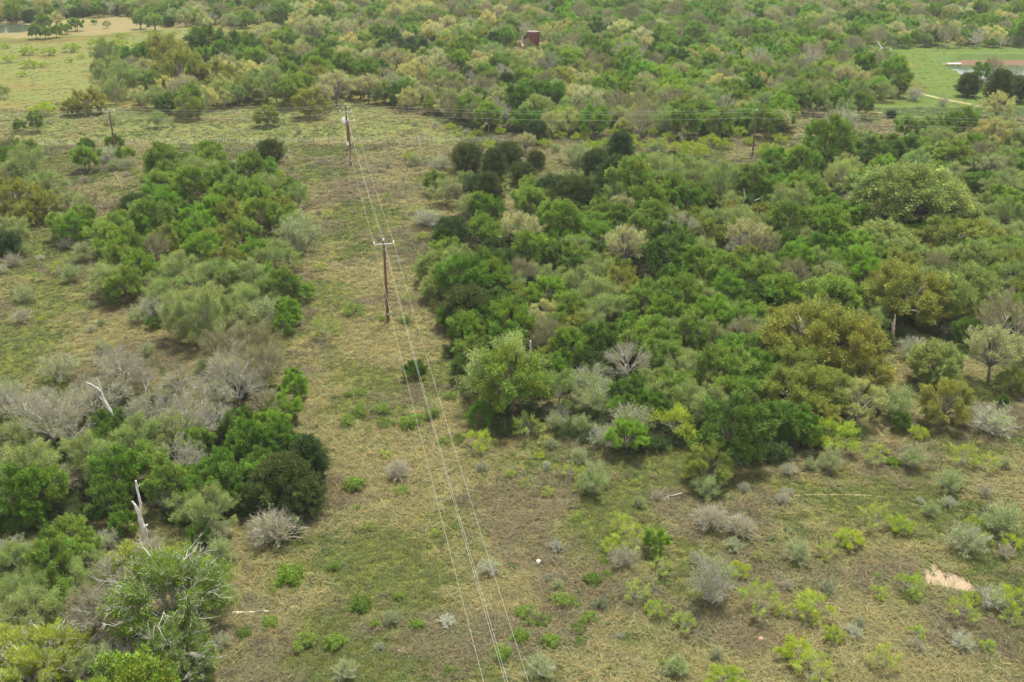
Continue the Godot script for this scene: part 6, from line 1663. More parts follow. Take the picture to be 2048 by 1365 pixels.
var patches := [
	[0.7, -67.9, 2.9, 5.1, 0.00, 0.25],
	[-9.1, -63.3, 5.8, 3.9, 0.00, 0.20],
	[-14.0, -58.6, 4.4, 2.9, -0.10, 0.15],
	[16.4, -57.5, 5.8, 4.0, -0.10, 0.30],
	[1.1, -72.3, 4.7, 3.2, -0.10, 0.30],
	[-12.6, -83.4, 6.7, 5.0, -0.30, -0.20],
	[-13.1, -106.7, 6.4, 6.0, -0.35, -0.15],
	[-30.9, -164.8, 10.2, 12.9, -0.10, 0.15],
	[-25.8, -192.5, 11.7, 9.1, -0.10, 0.25],
	[-17.6, -136.6, 4.3, 14.2, -0.20, 0.00],
	[12.0, -77.1, 7.2, 3.5, 0.30, -0.20],
	[25.9, -77.1, 8.1, 4.4, 0.15, -0.20],
	[28.7, -71.5, 7.6, 3.1, 0.15, -0.10],
	[-7.8, -77.1, 5.4, 5.3, -0.10, -0.10],
	[-18.2, -64.6, 3.9, 4.0, 0.20, -0.20],
	[-45.8, -108.2, 5.9, 7.7, -0.10, 0.20],
	[-57.9, -114.3, 6.8, 10.3, 0.00, -0.10],
	[24.3, -214.4, 32.3, 8.0, -0.20, 0.25],
	[1.8, -229.8, 6.9, 6.8, -0.20, 0.20],
	[-21.1, -244.3, 12.1, 6.3, -0.30, 0.10],
	[-38.9, -70.8, 5.1, 3.1, 0.20, 0.00],
	[31.4, -57.0, 5.4, 3.3, -0.10, 0.25],
	[37.8, -85.3, 3.9, 3.1, -0.30, 0.10],
	[48.3, -106.7, 4.1, 4.4, -0.20, 0.00],
	[-19.3, -88.4, 3.0, 9.1, -0.30, -0.10],
]

func ease_in(a: float, b: float, t: float) -> float:
	var u := clampf((t - a) / (b - a), 0.0, 1.0)
	return u * u * (3.0 - 2.0 * u)

func ground_color(x: float, z: float) -> Color:
	var straw := Color(0.236, 0.200, 0.084)
	var green := Color(0.145, 0.160, 0.046)
	var brown := Color(0.158, 0.124, 0.072)
	var g := n_patch.get_noise_2d(x, z) + 0.35 * n_fine.get_noise_2d(x, z)
	var d := n_dry.get_noise_2d(x + 300.0, z) + 0.3 * n_fine.get_noise_2d(x, z + 90.0)
	var gb := 0.0
	var db := 0.0
	for p in patches:
		var u := Vector2((x - p[0]) / p[2], (z - p[1]) / p[3]).length()
		if u < 1.3:
			var f := 1.0 - ease_in(0.5, 1.3, u + 0.25 * d)
			gb += f * p[4]
			db += f * p[5]
	var c := straw.lerp(green, ease_in(-0.25, 0.25, g * 1.2 + gb))
	c = c.lerp(brown, ease_in(0.05, 0.32, d + db) * 0.75)
	var wob := Vector2(x + 6.0 * n_dry.get_noise_2d(x, z), z + 6.0 * n_dry.get_noise_2d(z, x))
	if z < -180.0:
		if Geometry2D.is_point_in_polygon(wob, pasture):
			c = c.lerp(Color(0.205, 0.225, 0.088).lerp(straw, ease_in(0.0, 0.5, d)), 0.78)
		elif Geometry2D.is_point_in_polygon(wob, meadow):
			c = c.lerp(Color(0.130, 0.195, 0.052).lerp(Color(0.2, 0.19, 0.08), ease_in(-232.0, -212.0, z)), 0.85)
		elif Geometry2D.is_point_in_polygon(wob, bare):
			c = c.lerp(Color(0.31, 0.25, 0.16), 0.8)
	return Color(c.r * 0.74, c.g * 0.76, c.b * 0.70)

func build_ground() -> void:
	var xs := PackedFloat32Array()
	var zs := PackedFloat32Array()
	for q in [[-3000.0, -600.0, 300.0], [-600.0, -280.0, 8.0], [-280.0, -100.0, 2.0], [-100.0, 100.0, 0.65], [100.0, 280.0, 2.0], [280.0, 600.0, 8.0], [600.0, 3001.0, 300.0]]:
		var v: float = q[0]
		while v < q[1] - 0.001:
			xs.append(v)
			v += q[2]
	for q in [[600.0, -20.0, 60.0], [-20.0, -160.0, 0.65], [-160.0, -330.0, 1.4], [-330.0, -460.0, 2.2], [-460.0, -700.0, 8.0], [-700.0, -5001.0, 400.0]]:
		var v: float = q[0]
		while v > q[1] + 0.001:
			zs.append(v)
			v -= q[2]
	var verts := PackedVector3Array()
	var cols := PackedColorArray()
	var norms := PackedVector3Array()
	var idx := PackedInt32Array()
	verts.resize(xs.size() * zs.size())
	cols.resize(verts.size())
	norms.resize(verts.size())
	norms.fill(Vector3.UP)
	var n := 0
	for j in zs.size():
		for i in xs.size():
			verts[n] = Vector3(xs[i], 0, zs[j])
			cols[n] = ground_color(xs[i], zs[j])
			n += 1
	idx.resize((xs.size() - 1) * (zs.size() - 1) * 6)
	var m := 0
	for j in zs.size() - 1:
		for i in xs.size() - 1:
			var a := j * xs.size() + i
			var b := a + xs.size()
			idx[m] = a; idx[m + 1] = b; idx[m + 2] = a + 1
			idx[m + 3] = a + 1; idx[m + 4] = b; idx[m + 5] = b + 1
			m += 6
	var arr := []
	arr.resize(Mesh.ARRAY_MAX)
	arr[Mesh.ARRAY_VERTEX] = verts
	arr[Mesh.ARRAY_COLOR] = cols
	arr[Mesh.ARRAY_NORMAL] = norms
	arr[Mesh.ARRAY_INDEX] = idx
	var mesh := ArrayMesh.new()
	mesh.add_surface_from_arrays(Mesh.PRIMITIVE_TRIANGLES, arr)
	var gm := mat_of(Color(1, 1, 1), 1.0, true)
	gm.metallic_specular = 0.1
	var fn := FastNoiseLite.new()
	fn.seed = 3
	fn.frequency = 0.03
	fn.fractal_octaves = 5
	fn.fractal_gain = 0.75
	var im := fn.get_seamless_image(1024, 1024, false, false, 0.1)
	im.convert(Image.FORMAT_RGB8)
	var ramp := Gradient.new()
	ramp.colors = PackedColorArray([Color(0.52, 0.50, 0.42), Color(0.78, 0.80, 0.70), Color(0.92, 0.90, 0.84), Color(1, 1, 0.96)])
	ramp.offsets = PackedFloat32Array([0.22, 0.42, 0.58, 0.78])
	for y in 1024:
		for x in 1024:
			im.set_pixel(x, y, ramp.sample(im.get_pixel(x, y).r))
	gm.albedo_texture = ImageTexture.create_from_image(im)
	gm.uv1_triplanar = true
	gm.uv1_world_triplanar = true
	gm.uv1_scale = Vector3(0.09, 0.09, 0.09)
	structure("ground", mesh, gm)
	# bare earth, tracks and water lie on it as thin sheets
	var sand := mat_of(Color(0.33, 0.262, 0.18), 1.0)
	sand.albedo_texture = speckle(Color(0.72, 0.68, 0.62), Color(1, 1, 1), 0.06)
	sand.uv1_triplanar = true
	sand.uv1_world_triplanar = true
	sand.uv1_scale = Vector3(0.4, 0.4, 0.4)
	var sp := structure("bare_sand_patch", sheet([Vector2(31.3, -62.8), Vector2(32.2, -63.8), Vector2(33.0, -64.7), Vector2(33.4, -64.8), Vector2(33.5, -64.0), Vector2(34.2, -63.5), Vector2(34.9, -63.0), Vector2(35.1, -62.0), Vector2(35.0, -61.1), Vector2(33.8, -60.7), Vector2(33.0, -61.2), Vector2(32.6, -62.0), Vector2(31.7, -62.0), Vector2(31.2, -62.2)], 0.03, 0.12), sand)
	tag(sp, "bare pale sandy earth patch on the open ground", "sand patch")
	var clay := mat_of(Color(0.17, 0.105, 0.066), 1.0)
	# the earth dam along the far side of the pond: clay below, grass above
	var dam := Bag.new()
	var slope := Bag.new()
	var prev := []
	for i in 41:
		var t := i / 40.0
		var p: Vector3 = Vector3(134.26, 0.00, -320.01)
		p = p.lerp(Vector3(210.82, 0.00, -319.00), t)
		var h := 2.6 * ease_in(0.0, 0.12, t) + 0.15 * sin(i * 1.7)
		var ring := [p, p + Vector3(0, h * 0.45, -1.6), p + Vector3(0, h, -4.5), p + Vector3(0, h, -8.0), p + Vector3(0, -0.1, -18.0)]
		if i > 0:
			slope.quad(prev[0], prev[1], ring[1], ring[0], Color.WHITE)
			for k in [1, 2, 3]:
				dam.quad(prev[k], prev[k + 1], ring[k + 1], ring[k], Color.WHITE)
		prev = ring
	structure("pond_bank", slope.mesh(), clay)
	structure("dam_slope", dam.mesh(), mat_of(Color(0.066, 0.098, 0.026), 1.0))
	var wet := mat_of(Color(0.045, 0.060, 0.036), 0.12)
	wet.metallic_specular = 0.18
	structure("pond_water", sheet([Vector2(133.5, -315.0), Vector2(139.6, -319.0), Vector2(150.2, -319.0), Vector2(166.8, -318.0), Vector2(208.4, -315.0), Vector2(174.6, -260.6), Vector2(136.6, -270.6), Vector2(132.9, -284.6), Vector2(133.0, -301.8), Vector2(133.1, -310.2)], 0.02, 0.6), wet)
	structure("far_pond_water", sheet([Vector2(-259.5, -424.6), Vector2(-208.6, -424.6), Vector2(-204.0, -428.0), Vector2(-195.1, -424.6), Vector2(-189.4, -416.1), Vector2(-188.2, -401.6), Vector2(-195.7, -397.0), Vector2(-239.1, -389.5)], 0.02, 0.8), wet)
	var rut := mat_of(Color(0.28, 0.22, 0.13), 1.0)
	for k in 2:
		var off: float = [0.0, 1.7][k]
		var pts := []
		for p in [Vector3(108.82, 0.00, -269.88), Vector3(111.34, 0.00, -263.39), Vector3(113.92, 0.00, -258.54), Vector3(116.69, 0.00, -254.51), Vector3(119.66, 0.00, -251.24)]:
			pts.append(p + Vector3(0, 0, off))
		structure("sandy_track", ribbon(pts, 0.75, 0.012 + 0.004 * k), rut)
	structure("sandy_path", ribbon([Vector3(86.49, 0.00, -243.09), Vector3(93.39, 0.00, -245.55), Vector3(99.72, 0.00, -246.17), Vector3(104.85, 0.00, -243.70)], 0.9, 0.018), rut)
	var trail := mat_of(Color(0.25, 0.21, 0.11), 1.0)
	structure("animal_trail", ribbon([Vector3(23.91, 0.00, -74.49), Vector3(27.02, 0.00, -74.65), Vector3(31.11, 0.00, -74.57), Vector3(32.97, 0.00, -74.09), Vector3(34.77, 0.00, -73.07), Vector3(37.12, 0.00, -72.46), Vector3(39.98, 0.00, -71.85)], 0.22, 0.012), trail)
	structure("mown_lane", ribbon([Vector3(59.58, 0.00, -205.08), Vector3(63.10, 0.00, -219.30), Vector3(68.21, 0.00, -232.58), Vector3(72.80, 0.00, -242.48), Vector3(77.95, 0.00, -251.24)], 4.0, 0.008), mat_of(Color(0.16, 0.185, 0.06), 1.0))
	structure("earth_clearing", sheet([Vector2(-3.4, -375.3), Vector2(1.1, -386.6), Vector2(4.9, -389.5), Vector2(11.3, -383.7), Vector2(9.9, -364.7), Vector2(1.1, -362.1)], 0.012, 0.8), rut)

func speckle(a: Color, b: Color, f: float) -> ImageTexture:
	var fn := FastNoiseLite.new()
	fn.seed = 8
	fn.frequency = f
	var im := fn.get_seamless_image(256, 256)
	im.convert(Image.FORMAT_RGB8)
	for y in 256:
		for x in 256:
			im.set_pixel(x, y, a.lerp(b, im.get_pixel(x, y).r))
	return ImageTexture.create_from_image(im)

# A flat patch with a ragged rim.
func sheet(pts: Array, y: float, ragged: float) -> ArrayMesh:
	var ring := PackedVector2Array()
	for i in pts.size():
		var a: Vector2 = pts[i]
		var b: Vector2 = pts[(i + 1) % pts.size()]
		for k in 6:
			var p := a.lerp(b, k / 6.0)
			ring.append(p + Vector2(n_fine.get_noise_2d(p.x * 3.0, p.y * 3.0), n_fine.get_noise_2d(p.y * 3.0, p.x * 3.0)) * ragged * 3.0)
	var tri := Geometry2D.triangulate_polygon(ring)
	var bag := Bag.new()
	for i in range(0, tri.size(), 3):
		var q := []
		for k in 3:
			q.append(Vector3(ring[tri[i + k]].x, y, ring[tri[i + k]].y))
		if (q[1] - q[0]).cross(q[2] - q[0]).y > 0.0:
			q.reverse()
		bag.tri(q[0], q[1], q[2], Color.WHITE)
	return bag.mesh()

func ribbon(pts: Array, width: float, y: float) -> ArrayMesh:
	var c := Curve3D.new()
	for p in pts:
		c.add_point(p)
	for i in range(1, pts.size() - 1):
		var t: Vector3 = (pts[i + 1] - pts[i - 1]) / 6.0
		c.set_point_in(i, -t)
		c.set_point_out(i, t)
	var bag := Bag.new()
	var n := int(c.get_baked_length() / 1.0) + 1
	var last := []
	for i in n + 1:
		var s := c.get_baked_length() * i / n
		var p := c.sample_baked(s)
		var d := (c.sample_baked(minf(s + 0.5, c.get_baked_length())) - c.sample_baked(maxf(s - 0.5, 0.0))).normalized()
		var side := Vector3(-d.z, 0, d.x) * width * 0.5
		var w := 0.8 + 0.5 * n_fine.get_noise_2d(p.x * 2.0, p.z * 2.0)
		var now := [p - side * w + Vector3(0, y, 0), p + side * w + Vector3(0, y, 0)]
		if i > 0:
			bag.quad(last[0], last[1], now[1], now[0], Color.WHITE)
		last = now
	return bag.mesh()

# ------------------------------------------------------------------ power line
func wood_mat(c: Color) -> StandardMaterial3D:
	var m := mat_of(c, 0.85)
	m.albedo_texture = speckle(Color(0.6, 0.55, 0.52), Color(1, 1, 1), 0.05)
	m.uv1_triplanar = true
	m.uv1_scale = Vector3(2.0, 0.25, 2.0)
	return m

func utility_pole(where: Vector3, h: float, turn: float, arm_drop: float, label: String, extras := "") -> void:
	var o := base("utility_pole", where, turn)
	tag(o, label, "utility pole", "utility poles of the two power lines")
	var shaft := Bag.new()
	shaft.tube([Vector3(0, -0.2, 0), Vector3(0, h * 0.5, 0), Vector3(0, h, 0)], [0.19, 0.16, 0.125], 10, Color.WHITE, true)
	put("pole", shaft.mesh(), mats.pole, o)
	var white: Material = mats.pale
	if arm_drop >= 0.0:
		var arm := Bag.new()
		arm.box(Vector3(0, h - arm_drop, 0.17), Vector3(2.44, 0.13, 0.11), Color.WHITE)
		put("crossarm", arm.mesh(), mats.arm, o)
		for s in [-1, 1]:
			var br := Bag.new()
			br.tube([Vector3(0, h - arm_drop - 0.75, 0.14), Vector3(0.62 * s, h - arm_drop - 0.07, 0.25)], [0.02, 0.02], 5, Color.WHITE)
			put("brace", br.mesh(), mats.metal, o)
			insulator(o, Vector3(1.15 * s, h - arm_drop + 0.065, 0.17), 0.3)
	insulator(o, Vector3(0, h, 0), 0.34)
	var tagm := Bag.new()
	tagm.box(Vector3(0.02, 1.15, 0.19), Vector3(0.14, 0.18, 0.02), Color.WHITE)
	put("marker_plate", tagm.mesh(), white, o)
	if extras.contains("transformer"):
		var can := CylinderMesh.new()
		can.top_radius = 0.27
		can.bottom_radius = 0.27
		can.height = 0.95
		can.radial_segments = 16
		put("transformer", can, white, o).position = Vector3(-0.52, h - 3.1, 0.1)
		for s in [-1, 1]:
			insulator(o, Vector3(-0.52 + 0.12 * s, h - 2.62, 0.1), 0.28)
		var box := BoxMesh.new()
		box.size = Vector3(0.45, 0.6, 0.25)
		put("meter_box", box, white, o).position = Vector3(-0.1, 1.6, 0.32)
		for s in [-1, 1]:
			var cut := Bag.new()
			cut.tube([Vector3(0.45 * s - 0.1, h - 0.75, 0.15), Vector3(0.55 * s - 0.1, h - 0.3, 0.3)], [0.05, 0.05], 6, Color.WHITE, true)
			put("fuse_cutout", cut.mesh(), white, o)

func insulator(o: Node3D, at: Vector3, h: float) -> void:
	var b := Bag.new()
	b.tube([at, at + Vector3(0, h * 0.4, 0), at + Vector3(0, h * 0.45, 0), at + Vector3(0, h * 0.7, 0), at + Vector3(0, h * 0.75, 0), at + Vector3(0, h, 0)], [0.02, 0.025, 0.10, 0.075, 0.095, 0.05], 10, Color.WHITE, true)
	put("insulator", b.mesh(), mats.pale, o)

func span(bag: Bag, a: Vector3, b: Vector3, sag: float, r: float) -> void:
	var pts := []
	var radii := []
	for i in 25:
		var t := i / 24.0
		pts.append(a.lerp(b, t) - Vector3(0, sag * 4.0 * t * (1.0 - t), 0))
		radii.append(r)
	bag.tube(pts, radii, 5, Color.WHITE)

func build_poles_and_wires() -> void:
	mats.pole = wood_mat(Color(0.19, 0.082, 0.052))
	mats.arm = wood_mat(Color(0.62, 0.60, 0.57))
	mats.metal = mat_of(Color(0.45, 0.45, 0.45), 0.5)
	mats.pale = mat_of(Color(0.74, 0.74, 0.72), 0.35)
	mats.wire = mat_of(Color(0.33, 0.315, 0.265), 0.6)
	mats.strip_wire = mat_of(Color(0.25, 0.24, 0.20), 0.6)
	var a: Vector3 = Vector3(-15.28, 0.00, -113.49)
	var p2: Vector3 = Vector3(-31.28, 0.00, -191.27)
	var p3: Vector3 = Vector3(-33.69, 0.00, -204.20)
	var p5: Vector3 = Vector3(48.40, 0.00, -198.99)
	var p4: Vector3 = Vector3(-80.09, 0.00, -200.00)
	var near := a + (a - p2)
	var dir := (a - p2).normalized()
	var turn := atan2(dir.x, dir.z)
	utility_pole(a, 10.5, turn, 0.35, "nearest brown power pole with crossarm, standing in the mown strip")
	utility_pole(p2, 8.9, turn, 0.1, "far brown power pole whose crossarm caps it, right one of the twin poles")
	utility_pole(p3, 9.4, turn, 1.4, "power pole carrying the white transformer can, left one of the twin poles", "transformer")
	utility_pole(p5, 9.2, 0.2, -1.0, "slim power pole without crossarm beside the corridor, right of the wood's cedars")
	utility_pole(p4, 9.2, 0.0, 0.25, "power pole rising behind a bushy tree at the left side of the pasture")
	var side := Vector3(dir.z, 0, -dir.x)
	var names := ["left arm", "pole top", "neutral", "right arm"]
	for k in 4:
		var bag := Bag.new()
		var o: Vector3 = [side * -1.15 + dir * 0.17 + Vector3(0, 10.45, 0), Vector3(0, 10.84, 0), side * 0.2 + Vector3(0, 9.3, 0), side * 1.15 + dir * 0.17 + Vector3(0, 10.45, 0)][k]
		var far: Vector3 = [side * -1.15 + dir * 0.17 + Vector3(0, 9.1, 0), Vector3(0, 9.24, 0), side * 0.2 + Vector3(0, 7.9, 0), side * 1.15 + dir * 0.17 + Vector3(0, 9.1, 0)][k]
		span(bag, p2 + far, a + o, 0.9, 0.011)
		span(bag, a + o, near + o, 0.9, 0.009)
		span(bag, p3 + far + Vector3(0, -0.6, 0), p2 + far, 0.1, 0.012)
		var w := put("power_wire", bag.mesh(), mats.strip_wire)
		tag(w, "pale overhead wire down the mown strip from the nearest pole's %s" % ["left arm end", "top pin", "shaft below the arm", "right arm end"][k], "power wire", "wires along the mown strip")
	var left_far := p4 + (p4 - p3)
	var right_far: Vector3 = Vector3(129.59, 0.00, -188.91)
	for k in 3:
		var h: float = [9.55, 9.2, 7.9][k]
		var zo: float = [0.0, 0.9, 0.1][k]
		var bag := Bag.new()
		var up := Vector3(0, h, zo)
		span(bag, left_far + up, p4 + up, 0.8, 0.018)
		span(bag, p4 + up, p3 + up, 0.8, 0.018)
		span(bag, p3 + up, p5 + up, 1.0, 0.018)
		span(bag, p5 + up, right_far + up, 0.9, 0.018)
		var w := put("cross_wire", bag.mesh(), mats.wire)
		tag(w, "%s of the three pale wires crossing from the pasture pole to the right-hand pole" % ["uppermost", "middle", "lowest"][k], "power wire", "wires crossing the view")

func build_fence() -> void:
	var a: Vector3 = Vector3(-120.47, 0.00, -209.17)
	var b: Vector3 = Vector3(-1.50, 0.00, -212.45)
	var o := base("wire_fence", a)
	tag(o, "long barbed wire fence with thin dark posts along the pasture edge", "fence")
	var d := b - a
	var n := int(d.length() / 3.1)
	var post := Bag.new()
	post.tube([Vector3(0, -0.1, 0), Vector3(0, 1.2, 0)], [0.055, 0.05], 6, Color.WHITE, true)
	var pm := post.mesh()
	var dark := mat_of(Color(0.12, 0.10, 0.08), 0.9)
	for i in n + 1:
		var p := put("post", pm, dark, o)
		p.position = d * i / n
		p.rotation = Vector3(rng.randf_range(-0.06, 0.06), rng.randf() * 3.0, rng.randf_range(-0.06, 0.06))
	for k in 4:
		var w := Bag.new()
		w.tube([Vector3(0, 0.3 + 0.25 * k, 0), d + Vector3(0, 0.3 + 0.25 * k, 0)], [0.008, 0.008], 4, Color.WHITE)
		put("wire", w.mesh(), mats.metal, o)

# ------------------------------------------------------------------ dead wood
func snag(called: String, label: String, category: String, limbs: Array, tone: Color) -> void:
	var o := base(called, limbs[0][0][0])
	tag(o, label, category)
	for i in limbs.size():
		var bag := Bag.new()
		var pts := []
		var radii := []
		var src: Array = limbs[i][0]
		for k in src.size() - 1:
			for s in 3:
				var p: Vector3 = src[k].lerp(src[k + 1], s / 3.0) - o.position
				if s > 0:
					p += ball() * float(limbs[i][1]) * 0.25
				pts.append(p)
		pts.append(src[-1] - o.position)
		for k in pts.size():
			radii.append(lerpf(limbs[i][1], limbs[i][2], float(k) / (pts.size() - 1)) * rng.randf_range(0.88, 1.12))
		bag.tube(pts, radii, 7, tone, true)
		put("trunk" if i == 0 else "limb", bag.mesh(), mats.snag, o)

func build_snags() -> void:
	mats.snag = mat_of(Color(1, 1, 1), 0.85, true)
	mats.snag.albedo_texture = speckle(Color(0.78, 0.76, 0.74), Color(1, 1, 1), 0.08)
	mats.snag.uv1_triplanar = true
	mats.snag.uv1_scale = Vector3(1.5, 0.5, 1.5)
	var white := Color(0.74, 0.69, 0.61)
	snag("dead_snag", "tall forked barkless white trunk standing in the lower left clearing", "dead tree", [
		[[Vector3(-29.88, -0.15, -67.94), Vector3(-29.93, 1.17, -67.94), Vector3(-30.05, 2.23, -67.94)], 0.26, 0.17],
		[[Vector3(-30.05, 2.23, -67.94), Vector3(-30.23, 3.18, -67.94), Vector3(-30.43, 3.70, -67.94)], 0.14, 0.07],
		[[Vector3(-30.01, 2.23, -67.94), Vector3(-29.79, 3.47, -67.94), Vector3(-29.86, 4.55, -67.94), Vector3(-29.86, 5.62, -67.94)], 0.15, 0.06],
		[[Vector3(-29.88, 0.98, -67.94), Vector3(-29.60, 1.46, -67.94)], 0.10, 0.07],
		[[Vector3(-29.79, 5.02, -67.94), Vector3(-29.59, 5.29, -67.94)], 0.05, 0.03]], white)
	snag("leaning_snag", "long leaning white trunk with two bare prongs above the grey thicket", "dead tree", [
		[[Vector3(-37.59, -0.11, -84.36), Vector3(-37.77, 1.76, -84.36), Vector3(-38.31, 3.16, -84.36), Vector3(-38.74, 4.34, -84.36), Vector3(-38.77, 4.98, -84.36)], 0.17, 0.11],
		[[Vector3(-38.77, 4.98, -84.36), Vector3(-39.10, 5.56, -84.36), Vector3(-39.64, 5.98, -84.36), Vector3(-40.17, 6.19, -84.36)], 0.09, 0.03],
		[[Vector3(-38.77, 4.98, -84.36), Vector3(-38.87, 5.83, -84.36), Vector3(-39.00, 6.72, -84.36)], 0.08, 0.03],
		[[Vector3(-38.59, 3.81, -84.36), Vector3(-38.92, 4.34, -84.36), Vector3(-39.11, 4.66, -84.36)], 0.06, 0.03]], Color(0.70, 0.66, 0.61))
	snag("forked_limb_snag", "thin white forked dead tree right of the leaning snag in the thicket", "dead tree", [
		[[Vector3(-36.97, -0.11, -87.36), Vector3(-36.68, 2.13, -87.36), Vector3(-36.11, 2.96, -87.36), Vector3(-35.78, 3.89, -87.36)], 0.11, 0.06],
		[[Vector3(-35.78, 3.89, -87.36), Vector3(-35.46, 4.71, -87.36), Vector3(-35.20, 5.14, -87.36)], 0.05, 0.02],
		[[Vector3(-35.78, 3.89, -87.36), Vector3(-35.92, 4.54, -87.36), Vector3(-36.00, 4.98, -87.36)], 0.05, 0.02],
		[[Vector3(-36.23, 2.79, -87.36), Vector3(-35.72, 2.63, -87.36), Vector3(-35.40, 2.46, -87.36)], 0.04, 0.02]], Color(0.66, 0.63, 0.58))
	snag("splintered_snag", "short thick splintered pinkish trunk at the edge of the right wood", "dead tree", [
		[[Vector3(44.67, -0.13, -106.73), Vector3(44.33, 1.66, -106.73), Vector3(44.29, 2.67, -106.73)], 0.24, 0.17],
		[[Vector3(44.31, 2.54, -106.73), Vector3(44.33, 3.17, -106.73), Vector3(44.29, 3.80, -106.73)], 0.16, 0.05],
		[[Vector3(44.21, 2.42, -106.73), Vector3(44.03, 2.86, -106.73)], 0.09, 0.03]], Color(0.58, 0.45, 0.36))
	snag("broken_trunk", "pale broken trunk showing in a dark gap of the right wood", "dead tree", [
		[[Vector3(41.83, -0.14, -123.69), Vector3(41.58, 1.77, -123.69), Vector3(41.58, 3.30, -123.69)], 0.2, 0.12]], Color(0.5, 0.44, 0.38))
	snag("leaning_grey_snag", "grey leaning trunk under foliage right of the pale broken trunk", "dead tree", [
		[[Vector3(49.87, -0.14, -126.49), Vector3(49.56, 1.44, -126.49), Vector3(49.21, 2.86, -126.49)], 0.2, 0.14]], Color(0.36, 0.32, 0.28))
	snag("white_stub", "slim upright white stub poking out of foliage behind the two-toned tree", "dead tree", [
		[[Vector3(2.11, -0.12, -99.97), Vector3(2.09, 1.83, -99.97), Vector3(2.02, 3.52, -99.97)], 0.12, 0.09]], Color(0.74, 0.72, 0.68))
	snag("thin_snag", "thin white dead trunk among scrub at the far left edge", "dead tree", [
		[[Vector3(-78.84, -0.09, -173.61), Vector3(-78.77, 1.28, -173.61), Vector3(-78.84, 2.36, -173.61)], 0.12, 0.06]], Color(0.66, 0.62, 0.57))
	snag("tilted_snag", "tilted thin white dead trunk on grass left of the leafy grove", "dead tree", [
		[[Vector3(-69.72, -0.09, -174.27), Vector3(-69.98, 1.64, -174.27), Vector3(-70.62, 3.18, -174.27)], 0.12, 0.05]], Color(0.66, 0.62, 0.57))
	snag("fallen_fork", "two crossed white dead limbs leaning in a gap of the right wood", "dead tree", [
		[[Vector3(37.40, -0.09, -158.94), Vector3(37.87, 1.87, -158.94), Vector3(38.19, 2.88, -158.94), Vector3(37.80, 4.39, -158.94)], 0.14, 0.06],
		[[Vector3(37.84, 0.51, -158.94), Vector3(39.01, 2.04, -158.94), Vector3(40.57, 2.80, -158.94)], 0.12, 0.05]], Color(0.68, 0.64, 0.6))
	snag("fallen_limb", "curved white fallen limb lying near the bottom edge by the lime mesquites", "fallen limb", [
		[[Vector3(-25.48, 0.70, -53.61), Vector3(-25.53, 0.50, -52.77), Vector3(-26.28, 0.30, -52.13), Vector3(-27.03, 0.20, -52.15), Vector3(-27.48, 0.10, -51.70)], 0.11, 0.05],
		[[Vector3(-26.28, 0.30, -52.13), Vector3(-26.53, 0.20, -51.68), Vector3(-26.55, 0.10, -51.33)], 0.05, 0.03]], Color(0.7, 0.66, 0.6))
	snag("arched_limb", "arched pale dead limb reaching out under the largest spreading tree", "fallen limb", [
		[[Vector3(-27.24, 1.60, -55.40), Vector3(-27.36, 1.30, -54.83), Vector3(-27.92, 1.00, -54.62), Vector3(-28.67, 0.70, -54.56)], 0.07, 0.03]], Color(0.66, 0.62, 0.56))
	snag("fallen_log", "straight thin pale fallen trunk on grass right of the largest spreading tree", "fallen trunk", [
		[[Vector3(-20.40, 0.08, -58.69), Vector3(-18.98, 0.10, -58.72), Vector3(-18.28, 0.10, -58.89), Vector3(-17.47, 0.06, -58.83)], 0.12, 0.05],
		[[Vector3(-18.70, 0.10, -58.78), Vector3(-18.50, 0.25, -58.93)], 0.03, 0.015]], Color(0.66, 0.6, 0.5))
	snag("dead_branch", "fallen greyish branch with forked ends on grass above the radial bush pair", "fallen limb", [
		[[Vector3(14.86, 0.30, -74.42), Vector3(14.12, 0.25, -74.18), Vector3(13.42, 0.15, -74.10), Vector3(13.07, 0.08, -73.42)], 0.06, 0.025],
		[[Vector3(13.78, 0.20, -74.18), Vector3(13.33, 0.40, -74.19)], 0.03, 0.015], [[Vector3(13.59, 0.20, -74.10), Vector3(13.60, 0.10, -73.47)], 0.03, 0.015]], Color(0.52, 0.45, 0.38))
	snag("dark_log", "short dark brown log lying at the lower right corner", "fallen trunk", [
		[[Vector3(32.64, 0.12, -52.81), Vector3(33.07, 0.14, -52.50), Vector3(33.46, 0.12, -52.24)], 0.12, 0.1]], Color(0.2, 0.14, 0.11))
	snag("dead_heap", "heap of grey fallen sticks left of the splintered snag", "fallen limb", [
		[[Vector3(41.87, 0.20, -109.49), Vector3(42.71, 0.70, -109.54), Vector3(43.40, 1.00, -109.59)], 0.06, 0.03], [[Vector3(42.37, 0.10, -109.12), Vector3(41.85, 1.40, -108.66), Vector3(41.62, 2.20, -109.05)], 0.06, 0.02],
		[[Vector3(42.19, 0.40, -109.63), Vector3(42.88, 0.60, -108.57), Vector3(44.22, 0.40, -109.63)], 0.05, 0.02], [[Vector3(41.86, 0.20, -108.90), Vector3(42.26, 0.90, -107.89), Vector3(43.91, 1.00, -110.05)], 0.05, 0.02],
		[[Vector3(43.02, 0.10, -109.12), Vector3(42.61, 0.90, -109.68), Vector3(41.49, 1.30, -109.35)], 0.05, 0.02]], Color(0.5, 0.46, 0.42))

